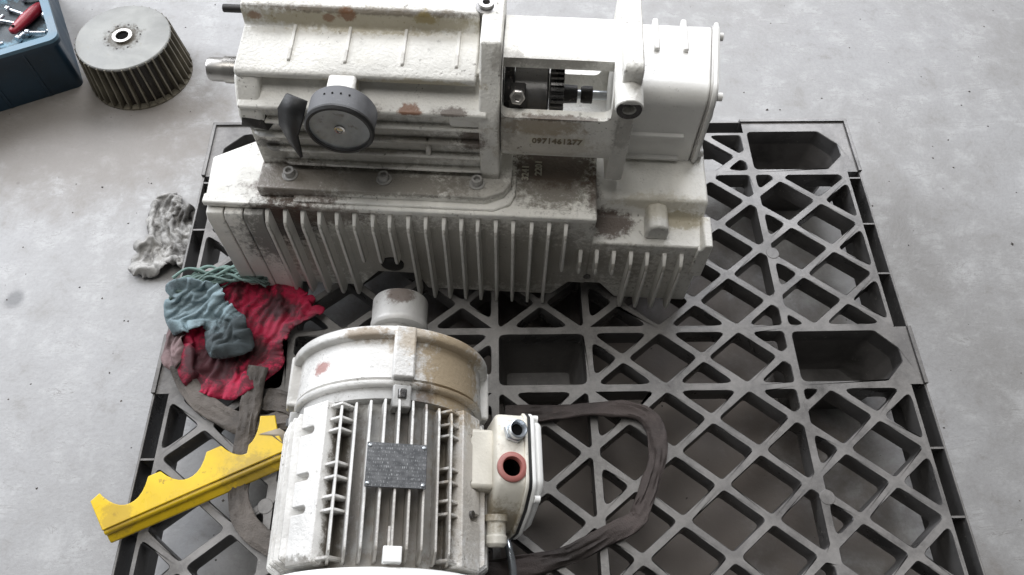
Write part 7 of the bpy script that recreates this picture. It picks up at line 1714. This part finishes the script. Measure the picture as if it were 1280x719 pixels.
    -41,1,42,-1,-41,1,42,-1,-41,1,42,-1,-41,1,42,-1,-41,1,42,-1,-41,1,42,-1,-41,1,42,-1,-41,1,42,-1,-41,1,42,-1,-41,1,42,-1,
    -41,1,42,-1,-41,1,42,-1,-41,1,42,-1,-41,1,42,-1,-41,1,42,-1,-41,1,42,-1,-41,1,42,-1,-41,1,42,-1,-41,1,42,-1,-41,1,42,-1,
    -39,1,41,-1,-40,1,41,-1,-40,1,41,-1,-40,1,41,-1,-40,1,41,-1,-40,1,41,-1,-40,1,41,-1,-40,1,41,-1,-40,1,41,-1,-40,1,41,-1,
    -40,1,41,-1,-40,1,41,-1,-40,1,41,-1,-40,1,41,-1,-40,1,41,-1,-40,1,41,-1,-40,1,41,-1,-40,1,41,-1,-40,1,41,-1,-40,1,41,-1,
    -40,1,41,-1,-40,1,41,-1,-40,1,41,-1,-40,1,41,-1,-40,1,41,-1,-40,1,41,-1,-40,1,41,-1,-40,1,41,-1,-40,1,41,-1,-40,1,41,-1,
    -40,1,41,-1,-40,1,41,-1,-40,1,41,-1,-40,1,41,-1,-40,1,41,-1,-40,1,41,-1,-40,1,41,-1,-40,1,41,-1,-40,1,41,-1,-40,1,41,-1,
    -38,1,40,-1,-39,1,40,-1,-39,1,40,-1,-39,1,40,-1,-39,1,40,-1,-39,1,40,-1,-39,1,40,-1,-39,1,40,-1,-39,1,40,-1,-39,1,40,-1,
    -39,1,40,-1,-39,1,40,-1,-39,1,40,-1,-39,1,40,-1,-39,1,40,-1,-39,1,40,-1,-39,1,40,-1,-39,1,40,-1,-39,1,40,-1,-39,1,40,-1,
    -39,1,40,-1,-39,1,40,-1,-39,1,40,-1,-39,1,40,-1,-39,1,40,-1,-39,1,40,-1,-39,1,40,-1,-39,1,40,-1,-39,1,40,-1,-39,1,40,-1,
    -39,1,40,-1,-39,1,40,-1,-39,1,40,-1,-39,1,40,-1,-39,1,40,-1,-39,1,40,-1,-39,1,40,-1,-39,1,40,-1,-39,1,40,-1,-38,1,40,-1,
    -39,1,40,-1,-39,1,40,-1,-39,1,40,-1,-39,1,40,-1,-39,1,40,-1,-39,1,40,-1,-39,1,40,-1,-39,1,40,-1,-39,1,40,-1,-39,1,40,-1,
    -39,1,40,-1,-39,1,40,-1,-39,1,40,-1,-39,1,40,-1,-39,1,40,-1,-39,1,40,-1,-39,1,40,-1,-39,1,40,-1,-39,1,40,-1,-39,1,40,-1,
    -39,1,40,-1,-39,1,40,-1,-39,1,40,-1,-39,1,40,-1,-39,1,40,-1,-39,1,40,-1,-39,1,40,-1,-39,1,40,-1,-39,1,40,-1,-39,1,40,-1,
    -39,1,40,-1,-39,1,40,-1,-39,1,40,-1,-39,1,40,-1,-39,1,40,-1,-39,1,40,-1,-39,1,40,-1,-36,1,38,-1,-37,1,38,-1,-37,1,38,-1,
    -37,1,38,-1,-37,1,38,-1,-37,1,38,-1,-37,1,38,-1,-37,1,38,-1,-37,1,38,-1,-37,1,38,-1,-37,1,38,-1,-37,1,38,-1,-37,1,38,-1,
    -37,1,38,-1,-37,1,38,-1,-37,1,38,-1,-37,1,38,-1,-37,1,38,-1,-37,1,38,-1,-37,1,38,-1,-37,1,38,-1,-37,1,38,-1,-37,1,38,-1,
    -37,1,38,-1,-37,1,38,-1,-37,1,38,-1,-37,1,38,-1,-37,1,38,-1,-37,1,38,-1,-37,1,38,-1,-37,1,38,-1,-37,1,38,-1,-37,1,38,-1,
    -37,1,38,-1,-37,1,38,-1,-37,1,38,-1,-37,1,38,-1,-35,1,37,-1,-36,1,37,-1,-36,1,37,-1,-36,1,37,-1,-36,1,37,-1,-36,1,37,-1,
    -36,1,37,-1,-36,1,37,-1,-36,1,37,-1,-36,1,37,-1,-36,1,37,-1,-36,1,37,-1,-36,1,37,-1,-36,1,37,-1,-36,1,37,-1,-36,1,37,-1,
    -36,1,37,-1,-36,1,37,-1,-36,1,37,-1,-36,1,37,-1,-36,1,37,-1,-36,1,37,-1,-36,1,37,-1,-36,1,37,-1,-36,1,37,-1,-36,1,37,-1,
    -36,1,37,-1,-36,1,37,-1,-36,1,37,-1,-36,1,37,-1,-36,1,37,-1,-36,1,37,-1,-36,1,37,-1,-36,1,37,-1,-36,1,37,-1,-36,1,37,-1,
    -35,1,37,-1,-36,1,37,-1,-36,1,37,-1,-36,1,37,-1,-36,1,37,-1,-36,1,37,-1,-36,1,37,-1,-36,1,37,-1,-36,1,37,-1,-36,1,37,-1,
    -36,1,37,-1,-36,1,37,-1,-36,1,37,-1,-36,1,37,-1,-36,1,37,-1,-36,1,37,-1,-36,1,37,-1,-36,1,37,-1,-36,1,37,-1,-36,1,37,-1,
    -36,1,37,-1,-36,1,37,-1,-36,1,37,-1,-36,1,37,-1,-36,1,37,-1,-36,1,37,-1,-36,1,37,-1,-36,1,37,-1,-36,1,37,-1,-36,1,37,-1,
    -36,1,37,-1,-36,1,37,-1,-36,1,37,-1,-36,1,37,-1,-36,1,37,-1,-36,1,37,-1,-34,1,36,-1,-35,1,36,-1,-35,1,36,-1,-35,1,36,-1,
    -35,1,36,-1,-35,1,36,-1,-35,1,36,-1,-35,1,36,-1,-35,1,36,-1,-35,1,36,-1,-35,1,36,-1,-35,1,36,-1,-35,1,36,-1,-35,1,36,-1,
    -35,1,36,-1,-35,1,36,-1,-35,1,36,-1,-35,1,36,-1,-35,1,36,-1,-35,1,36,-1,-35,1,36,-1,-35,1,36,-1,-35,1,36,-1,-35,1,36,-1,
    -35,1,36,-1,-35,1,36,-1,-35,1,36,-1,-35,1,36,-1,-35,1,36,-1,-35,1,36,-1,-35,1,36,-1,-35,1,36,-1,-35,1,36,-1,-35,1,36,-1,
    -35,1,36,-1,-33,1,35,-1,-34,1,35,-1,-34,1,35,-1,-34,1,35,-1,-34,1,35,-1,-34,1,35,-1,-34,1,35,-1,-34,1,35,-1,-34,1,35,-1,
    -34,1,35,-1,-34,1,35,-1,-34,1,35,-1,-34,1,35,-1,-34,1,35,-1,-34,1,35,-1,-34,1,35,-1,-34,1,35,-1,-34,1,35,-1,-34,1,35,-1,
    -34,1,35,-1,-34,1,35,-1,-34,1,35,-1,-34,1,35,-1,-34,1,35,-1,-34,1,35,-1,-34,1,35,-1,-34,1,35,-1,-34,1,35,-1,-34,1,35,-1,
    -34,1,35,-1,-34,1,35,-1,-34,1,35,-1,-34,1,35,-1,-34,1,35,-1,-32,1,34,-1,-33,1,34,-1,-33,1,34,-1,-33,1,34,-1,-33,1,34,-1,
    -33,1,34,-1,-33,1,34,-1,-33,1,34,-1,-33,1,34,-1,-33,1,34,-1,-33,1,34,-1,-33,1,34,-1,-33,1,34,-1,-33,1,34,-1,-33,1,34,-1,
    -33,1,34,-1,-33,1,34,-1,-33,1,34,-1,-33,1,34,-1,-33,1,34,-1,-33,1,34,-1,-33,1,34,-1,-33,1,34,-1,-33,1,34,-1,-33,1,34,-1,
    -33,1,34,-1,-33,1,34,-1,-33,1,34,-1,-33,1,34,-1,-33,1,34,-1,-33,1,34,-1,-33,1,34,-1,-25,1,27,-1,-26,1,27,-1,-26,1,27,-1,
    -26,1,27,-1,-26,1,27,-1,-26,1,27,-1,-26,1,27,-1,-26,1,27,-1,-26,1,27,-1,-26,1,27,-1,-26,1,27,-1,-26,1,27,-1,-26,1,27,-1,
    -26,1,27,-1,-26,1,27,-1,-26,1,27,-1,-26,1,27,-1,-26,1,27,-1,-26,1,27,-1,-26,1,27,-1,-26,1,27,-1,-26,1,27,-1,-26,1,27,-1,
    -26,1,27,-1,-26,1,27,-1,-26,1,27,-1,-22,1,24,-1,-23,1,24,-1,-23,1,24,-1,-23,1,24,-1,-23,1,24,-1,-23,1,24,-1,-23,1,24,-1,
    -23,1,24,-1,-23,1,24,-1,-23,1,24,-1,-23,1,24,-1,-23,1,24,-1,-23,1,24,-1,-23,1,24,-1,-23,1,24,-1,-23,1,24,-1,-23,1,24,-1,
    -23,1,24,-1,-23,1,24,-1,-23,1,24,-1,-23,1,24,-1,-23,1,24,-1,-23,1,24,-1,-21,1,23,-1,-22,1,23,-1,-22,1,23,-1,-22,1,23,-1,
    -22,1,23,-1,-22,1,23,-1,-22,1,23,-1,-22,1,23,-1,-22,1,23,-1,-22,1,23,-1,-22,1,23,-1,-22,1,23,-1,-22,1,23,-1,-22,1,23,-1,
    -22,1,23,-1,-22,1,23,-1,-22,1,23,-1,-22,1,23,-1,-22,1,23,-1,-22,1,23,-1,-22,1,23,-1,-19,1,21,-1,-20,1,21,-1,-20,1,21,-1,
    -20,1,21,-1,-20,1,21,-1,-20,1,21,-1,-20,1,21,-1,-20,1,21,-1,-20,1,21,-1,-20,1,21,-1,-20,1,21,-1,-20,1,21,-1,-20,1,21,-1,
    -20,1,21,-1,-20,1,21,-1,-20,1,21,-1,-20,1,21,-1,-20,1,21,-1,-20,1,21,-1,-20,1,21,-1,-18,1,20,-1,-19,1,20,-1,-19,1,20,-1,
    -19,1,20,-1,-19,1,20,-1,-19,1,20,-1,-19,1,20,-1,-19,1,20,-1,-19,1,20,-1,-19,1,20,-1,-19,1,20,-1,-19,1,20,-1,-19,1,20,-1,
    -19,1,20,-1,-19,1,20,-1,-19,1,20,-1,-19,1,20,-1,-19,1,20,-1,-16,1,18,-1,-17,1,18,-1,-17,1,18,-1,-17,1,18,-1,-17,1,18,-1,
    -17,1,18,-1,-17,1,18,-1,-17,1,18,-1,-17,1,18,-1,-17,1,18,-1,-17,1,18,-1,-17,1,18,-1,-17,1,18,-1,-17,1,18,-1,-17,1,18,-1,
    -17,1,18,-1,-17,1,18,-1,-15,1,17,-1,-16,1,17,-1,-16,1,17,-1,-16,1,17,-1,-16,1,17,-1,-16,1,17,-1,-16,1,17,-1,-16,1,17,-1,
    -16,1,17,-1,-16,1,17,-1,-16,1,17,-1,-16,1,17,-1,-16,1,17,-1,-16,1,17,-1,-16,1,17,-1,-16,1,17,-1,-14,1,16,-1,-15,1,16,-1,
    -15,1,16,-1,-15,1,16,-1,-15,1,16,-1,-15,1,16,-1,-15,1,16,-1,-15,1,16,-1,-15,1,16,-1,-15,1,16,-1,-15,1,16,-1,-15,1,16,-1,
    -15,1,16,-1,-15,1,16,-1,-13,1,15,-1,-14,1,15,-1,-14,1,15,-1,-14,1,15,-1,-14,1,15,-1,-14,1,15,-1,-14,1,15,-1,-14,1,15,-1,
    -14,1,15,-1,-14,1,15,-1,-14,1,15,-1,-14,1,15,-1,-14,1,15,-1,-14,1,15,-1,-12,1,14,-1,-13,1,14,-1,-13,1,14,-1,-13,1,14,-1,
    -13,1,14,-1,-13,1,14,-1,-13,1,14,-1,-13,1,14,-1,-13,1,14,-1,-13,1,14,-1,-13,1,14,-1,-13,1,14,-1,-11,1,13,-1,-12,1,13,-1,
    -12,1,13,-1,-12,1,13,-1,-12,1,13,-1,-12,1,13,-1,-12,1,13,-1,-12,1,13,-1,-12,1,13,-1,-12,1,13,-1,-12,1,13,-1,-12,1,13,-1,
    -10,1,12,-1,-11,1,12,-1,-11,1,12,-1,-11,1,12,-1,-11,1,12,-1,-11,1,12,-1,-11,1,12,-1,-11,1,12,-1,-11,1,12,-1,-11,1,12,-1,
    -9,1,11,-1,-10,1,11,-1,-10,1,11,-1,-10,1,11,-1,-10,1,11,-1,-10,1,11,-1,-10,1,11,-1,-10,1,11,-1,-10,1,11,-1,-7,1,9,-1,
    -8,1,9,-1,-8,1,9,-1,-8,1,9,-1,-8,1,9,-1,-8,1,9,-1,-8,1,9,-1,-5,1,7,-1,-6,1,7,-1,
])


def unfold(key):
    q, fi = list(DRAPE[key][0]), list(DRAPE[key][1])
    for i in range(3, len(q)):
        q[i] += q[i - 3]
    for i in range(1, len(fi)):
        fi[i] += fi[i - 1]
    return [(q[i] / 4000, q[i + 1] / 4000, q[i + 2] / 4000) for i in range(0, len(q), 3)], [tuple(fi[i:i + 4]) for i in range(0, len(fi), 4)]


def cloth(name, key, loc, mat, label, zoff=0.0, thick=0.0016, fit=None):
    v, f = unfold(key)
    if fit:
        fx, fy, kx, ky = fit
        v = [(fx + (x - fx) * kx, fy + (y - fy) * ky, z) for x, y, z in v]
    mb = MB()
    mb.add([(x - loc[0], y - loc[1], z + zoff) for x, y, z in v], f)
    o = mb.build(name, mat, None, smooth=180, raw=True)
    o.location = loc
    sb_ = o.modifiers.new('smooth', 'SUBSURF')
    sb_.levels = sb_.render_levels = 2
    s_ = o.modifiers.new('thick', 'SOLIDIFY')
    s_.thickness = thick
    s_.offset = 0
    return tag(o, label, 'rag')


cloth('red_rag', 'red', (-0.46, 0.54, ZP), M['red_cloth'], 'crumpled oily red rag bunched on the left side of the pallet', fit=(-0.45, 0.62, 1.0, 0.90))
teal = cloth('blue_rag', 'teal', (-0.52, 0.58, ZP), M['teal_cloth'], 'faded light blue rag with green fringe, draped over the red rag', 0.004, fit=(-0.51, 0.62, 1.0, 0.93))
cloth('pink_rag', 'pink', (-0.57, 0.52, ZP), M['pink_cloth'], 'small greasy pinkish grey rag at the left edge of the rag pile', -0.010, fit=(-0.556, 0.568, 0.8, 1.25))
cloth('grey_rag', 'grey', (-0.69, 0.83, 0), M['grey_cloth'], 'crumpled grimy light grey rag on the concrete floor beside the pallet', fit=(-0.615, 0.945, 0.84, 0.84))
mg = MB()
mg.add([(-0.592, 0.528, 0.006), (-0.577, 0.545, 0.012), (-0.562, 0.536, 0.010), (-0.566, 0.514, 0.012), (-0.580, 0.507, 0.005), (-0.576, 0.527, 0.016)],
       [(0, 1, 5), (1, 2, 5), (2, 3, 5), (3, 4, 5), (4, 0, 5)])
mgo = mg.build('pink_scrap', M['magenta'], None, smooth=180)
mgo.location = (0, 0, ZP)
q_ = mgo.modifiers.new('thick', 'SOLIDIFY')
q_.thickness = 0.002
tag(mgo, 'tiny bright pink cloth scrap peeking out at the pallet edge', 'rag')
fr = MB()
for i in range(16):
    pts = []
    for k in range(9):
        t = k / 8
        pts.append((-0.072 + 0.150 * t, 0.036 + 0.026 * sin(t * 2.4) + 0.008 * sin(i * 2.1 + t * 11) + 0.0022 * (i - 8) * (1 - 0.5 * t), 0.034 + 0.007 * sin(i * 1.7 + t * 9) + 0.006 * sin(i * 0.9)))
    fr.tube(catmull(pts, 4), lambda t, i=i: 0.0030 * (1 - 0.4 * t) + 0.0006 * sin(20 * t + i), 6)
fr.build('twisted_fringe', M['mint_cloth'], teal, smooth=80)

# ------------------------------------------------------------------ lifting slings


def sling(name, pts, mat, label, wd=0.017, th=0.005, group=None, twist=0.0, strands=1):
    root = thing(name, label, 'sling', (pts[0][0], pts[0][1], ZP), group=group)
    path = [p - Vector((pts[0][0], pts[0][1], 0)) for p in catmull([Vector((x, y, z)) for x, y, z in pts], 9)]
    mb = MB()
    n = 28
    ls = []
    for i, q in enumerate(path):
        t = (path[min(i + 1, len(path) - 1)] - path[max(i - 1, 0)]).normalized()
        s = t.cross(Vector((0, 0, 1))).normalized()
        u = s.cross(t)
        wob = noise.noise(Vector((i * 0.13, wd * 90, 3.0)))
        a = twist * noise.noise(Vector((i * 0.05, 7.7, wd))) * 2
        s, u = s * cos(a) + u * sin(a), u * cos(a) - s * sin(a)
        wd_ = wd * (1 + 0.18 * wob)
        L_ = []
        for k in range(n):
            c, d = cos(2 * pi * k / n), sin(2 * pi * k / n)
            e = math.copysign(abs(d) ** 0.45, d)
            r = 1 + 0.06 * noise.noise(Vector((k * 0.9, i * 0.35, wd * 50)))
            crease = th * (0.55 * noise.noise(Vector((c * 3.2, i * 0.10, wd * 70))) + 0.35 * noise.noise(Vector((c * 7.0, i * 0.35, 5.0))) - 0.35 * abs(noise.noise(Vector((i * 0.21, 2.0, wd * 33)))) * c * c)
            L_.append(q + s * wd_ * c * r + u * (th * 0.75 * e * (1 - 0.25 * c * c) + crease))
        ls.append(L_)
    mb.loops(ls)
    mb.build('webbing', mat, root, smooth=60)
    st_ = MB()
    for i in range(0, len(path) - 1, 3):
        pass
    return root


sling('lifting_sling', [(-0.06, 0.405, 0.012), (0.0, 0.405, 0.012), (0.07, 0.410, 0.013), (0.135, 0.408, 0.012), (0.163, 0.385, 0.010), (0.164, 0.340, 0.009), (0.150, 0.300, 0.009), (0.132, 0.262, 0.009), (0.120, 0.243, 0.010), (0.085, 0.226, 0.010), (0.035, 0.203, 0.009), (-0.01, 0.190, 0.009), (-0.07, 0.184, 0.008), (-0.13, 0.18, 0.006)],
      M['sling_dark'], 'dark brown lifting sling looped over the deck to the right of the motor', wd=0.0140, th=0.007, twist=0.5)
sling('lifting_sling', [(-0.560, 0.492, 0.020), (-0.546, 0.460, 0.010), (-0.520, 0.432, 0.009), (-0.490, 0.412, 0.009), (-0.455, 0.395, 0.012), (-0.42, 0.392, 0.012), (-0.385, 0.402, 0.012), (-0.345, 0.405, 0.010)],
      M['sling'], 'grey webbing sling curving from the rag pile towards the motor', wd=0.0165, th=0.006)
sling('lifting_sling', [(-0.436, 0.480, 0.030), (-0.440, 0.455, 0.023), (-0.442, 0.425, 0.021), (-0.443, 0.395, 0.019), (-0.446, 0.365, 0.009), (-0.446, 0.335, 0.0065), (-0.446, 0.315, 0.0065), (-0.442, 0.285, 0.008), (-0.430, 0.255, 0.008), (-0.405, 0.230, 0.008), (-0.375, 0.215, 0.008)],
      M['sling'], 'grey doubled sling strap running under the yellow bracket', wd=0.0155, th=0.006)
sling('lifting_sling', [(-0.425, 0.435, 0.009), (-0.395, 0.428, 0.014), (-0.365, 0.416, 0.014), (-0.335, 0.405, 0.008)],
      M['sling'], 'short pale frayed sling end tucked against the left of the motor', wd=0.018, th=0.006)
hk = MB()
hk.tube(catmull([(-0.062, 0.222, 0.018), (-0.058, 0.205, 0.024), (-0.054, 0.185, 0.020), (-0.052, 0.160, 0.010), (-0.05, 0.14, 0.006)], 6), 0.0055, 12)
hko = hk.build('steel_pin', M['zinc'], None, smooth=60)
hko.location = (0, 0, ZP)
tag(hko, 'bent shiny steel pin standing on the pallet right of the motor', 'pin')

# ------------------------------------------------------------------ fan wheel on the floor
fan = thing('fan_wheel', 'bladed metal fan wheel with grey disc top, standing on the floor by the blue crate', 'fan wheel', (-0.853, 1.272, 0))
HB, RB, RT = 0.105, 0.1085, 0.0985
MB().lathe([(RT - 0.012, 0.1000), (RT - 0.0015, 0.1000), (RT - 0.0012, 0.1045), (RT - 0.003, 0.106), (0.030, 0.106), (0.029, 0.1052), (0.014, 0.1052)], (0, 0, 0), (0, 0, 1), 72).build('disc', M['fan_disc'], fan, smooth=30)
MB().lathe([(RB - 0.014, 0.004), (RT - 0.010, 0.0995)], (0, 0, 0), (0, 0, 1), 48).build('core', M['fan_core'], fan)
MB().lathe([(RB - 0.03, 0.0), (RB, 0.0), (RB, 0.0035), (RB - 0.03, 0.0035)], (0, 0, 0), (0, 0, 1), 72, caps=True).build('back_plate', M['fan_blade'], fan)
MB().ring((0, 0, 0.1045), (0, 0, 0.110), 0.0205, 0.0135, 32).build('bush', M['steel'], fan)
MB().lathe([(0.0134, 0.1), (0.0134, 0.1065)], (0, 0, 0), (0, 0, 1), 24).build('bore', M['black'], fan)  # black disc stands for the dark down the bore
blade = MB()
L = []
for t in (0, 1):
    z = 0.0036 + t * 0.1005
    R = RB + (RT - RB) * t
    L.append([(R - 0.020, -0.0020, z), (R + 0.0008, -0.0016, z), (R + 0.0008, 0.0016, z), (R - 0.020, 0.0020, z)])
blade.loops(L)
b0 = blade.build('blade', M['fan_blade'], fan, bevel=0.0005, seg=1)
NB = 36
for k in range(NB):
    o = b0 if k == 0 else copy_part(b0)
    o.rotation_euler = (random.uniform(-0.02, 0.02), 0, 2 * pi * k / NB + random.uniform(-0.012, 0.012))
for k in range(10):
    a = 2 * pi * k / 10 + 0.2
    MB().cyl((0.036 * cos(a), 0.036 * sin(a), 0.1058), (0.036 * cos(a), 0.036 * sin(a), 0.1068), 0.002, 8).build('rivet', M['fan_core'], fan)

# ------------------------------------------------------------------ blue crate with tools
ca = radians(205.5)
cr = thing('blue_crate', 'blue plastic crate holding loose bolts, at the upper left corner', 'crate', (-0.960, 1.233, 0), ca)
# local +x runs away to the left along the front side, local -y runs to the back
CW, CDp, CH = 0.50, 0.36, 0.138


def crloop(ins, z, r=0.02):
    return [(CW / 2 + x, -CDp / 2 + y, z) for x, y in rrect(CW / 2 - ins, CDp / 2 - ins, max(0.004, r - ins * 0.5), 5)]


ck = MB()
ck.loops([crloop(0.010, 0.0), crloop(0.009, CH - 0.018), crloop(0.008, CH - 0.017), crloop(0.0, CH - 0.016), crloop(0.0, CH - 0.001), crloop(0.001, CH), crloop(0.014, CH), crloop(0.015, CH - 0.001), crloop(0.020, 0.055)], caps=False)
n_ = len(crloop(0, 0))
ck.add(crloop(0.010, 0.0), [tuple(range(n_))])
ck.build('crate_body', M['crate'], cr, smooth=30, merge=True)
MB().loops([crloop(-0.001, CH - 0.007), crloop(-0.001, CH + 0.0012), crloop(0.0155, CH + 0.0012), crloop(0.0165, CH - 0.012)], caps=False).build('crate_rim', M['crate_rim'], cr, smooth=30)
cf = MB()
cf.add(crloop(0.0195, 0.0645), [tuple(range(n_))])
cf.build('crate_floor', M['crate_floor'], cr)
for x in (0.08, 0.16, 0.30, 0.42):
    rb = MB()
    rb.add([(x - 0.003, -0.006, CH - 0.02), (x + 0.003, -0.006, CH - 0.02), (x + 0.003, -0.007, 0.004), (x - 0.003, -0.007, 0.004),
            (x - 0.003, -0.020, CH - 0.02), (x + 0.003, -0.020, CH - 0.02), (x + 0.003, -0.03, 0.004), (x - 0.003, -0.03, 0.004)],
           [(0, 1, 2, 3), (4, 7, 6, 5), (0, 4, 5, 1), (3, 2, 6, 7), (0, 3, 7, 4), (1, 5, 6, 2)])
    rb.build('stiffening_rib', M['crate'], cr, bevel=0.001)
cz = 0.0655
CM = Matrix.Translation((-0.967, 1.259, 0)) @ Matrix.Rotation(ca, 4, 'Z')


def screw(label, x, y, z, az, L=0.035, r=0.0035, tip=None):
    o = thing('bolt', label, 'bolt', (x, y, z), az, 'loose bolts in the blue crate')
    MB().lathe([(r * 2.0, 0), (r * 2.0, 0.007), (r * 1.7, 0.008)], (-0.008, 0, r * 2.0), (1, 0, 0), 14).build('head', M['zinc'], o, bevel=0.0006, seg=1)
    MB().lathe([(r, 0), (r, L)], (0, 0, r * 2.0), (1, 0, 0.0), 12).build('shank', tip or M['zinc'], o)
    return o


BOLTS = [
    ('long pale bolt lying behind the red handle in the blue crate', -1.143, 1.396, -0.42, 0.042),
    ('bolt in front of the red handle, pointing at the crate corner', -1.078, 1.322, 0.0, 0.034),
    ('short bolt at the front rim of the crate just below the red handle', -1.096, 1.308, 1.2, 0.014),
    ('bolt against the right wall of the crate at the tip of the red handle', -1.066, 1.402, 2.7, 0.026),
    ('bolt at the right crate wall, halfway between handle tip and front corner', -1.058, 1.372, -1.0, 0.028),
    ('small bolt in the front right corner of the crate', -1.034, 1.328, 0.9, 0.008),
    ('bolt at the far left of the crate by the front rim', -1.140, 1.284, 0.4, 0.016)]
BOLTS += [('dark corner bolt half hidden at the far left of the crate', -1.165, 1.350, 1.1, 0.03), ('bolt lying on the crate floor behind the long pale bolt', -1.12, 1.43, 0.3, 0.03)]
for lb, x, y, az, L_ in BOLTS:
    screw(lb, x, y, cz, az, L_, 0.0037)
hd = thing('scraper', 'red plastic tool handle with a hanging hole, lying in the blue crate', 'hand tool', (-1.094, 1.363, cz), radians(66))
hl = MB()
ls = []
for x, wd, th in ((-0.050, 0.004, 0.004), (-0.046, 0.010, 0.007), (-0.030, 0.0125, 0.009), (0.0, 0.0145, 0.011), (0.025, 0.0135, 0.011), (0.042, 0.011, 0.009), (0.048, 0.007, 0.006)):
    ls.append([(x, wd * cos(2 * pi * k / 16), 0.012 + th * sin(2 * pi * k / 16)) for k in range(16)])
hl.loops(ls)
hl.build('handle', M['red_plastic'], hd, smooth=60)
MB().cyl((-0.038, 0, 0.0195), (-0.038, 0, 0.0212), 0.0035, 14).build('hanging_hole', M['black'], hd)  # solid black disc painted in for the dark of the hole
MB().cyl((0.046, 0, 0.012), (0.054, 0, 0.012), 0.0045, 14).build('ferrule', M['black_steel'], hd, bevel=0.0005)
rd = MB().cyl((0, 0, 0.006), (0.10, 0, 0.006), 0.0032, 12).build('steel_rod', M['zinc'], None)
rd.location = (-1.212, 1.377, cz)
rd.rotation_euler = (0, 0, radians(-14))
tag(rd, 'thin steel rod lying left of the red handle in the crate', 'rod')

# ------------------------------------------------------------------ grit
gr = MB()
rg = random.Random(11)
for i in range(420):
    if i < 300:
        x, y, z = rg.uniform(-1.3, 1.3), rg.uniform(0.05, 1.5), 0.0
        if -0.62 < x < 0.62 and y < 1.01:
            continue
    else:
        x, y, z = rg.uniform(-0.58, 0.58), rg.uniform(0.12, 0.95), -0.0
    r = rg.uniform(0.0008, 0.0028) * (1.6 if rg.random() < 0.08 else 1)
    a = rg.uniform(0, 6.28)
    p = [(x + r * cos(a + k * 1.6) * rg.uniform(0.6, 1.3), y + r * sin(a + k * 1.6) * rg.uniform(0.6, 1.3), z) for k in range(4)]
    gr.add(p + [(x, y, z + r * rg.uniform(0.5, 1.0))], [(0, 1, 4), (1, 2, 4), (2, 3, 4), (3, 0, 4)])
M['grit'] = worn('dark grit', (0.10, 0.09, 0.08), 0.8, var=0.3, speck=0)
go = gr.build('grit', M['grit'], None, smooth=5)
go['kind'] = 'stuff'
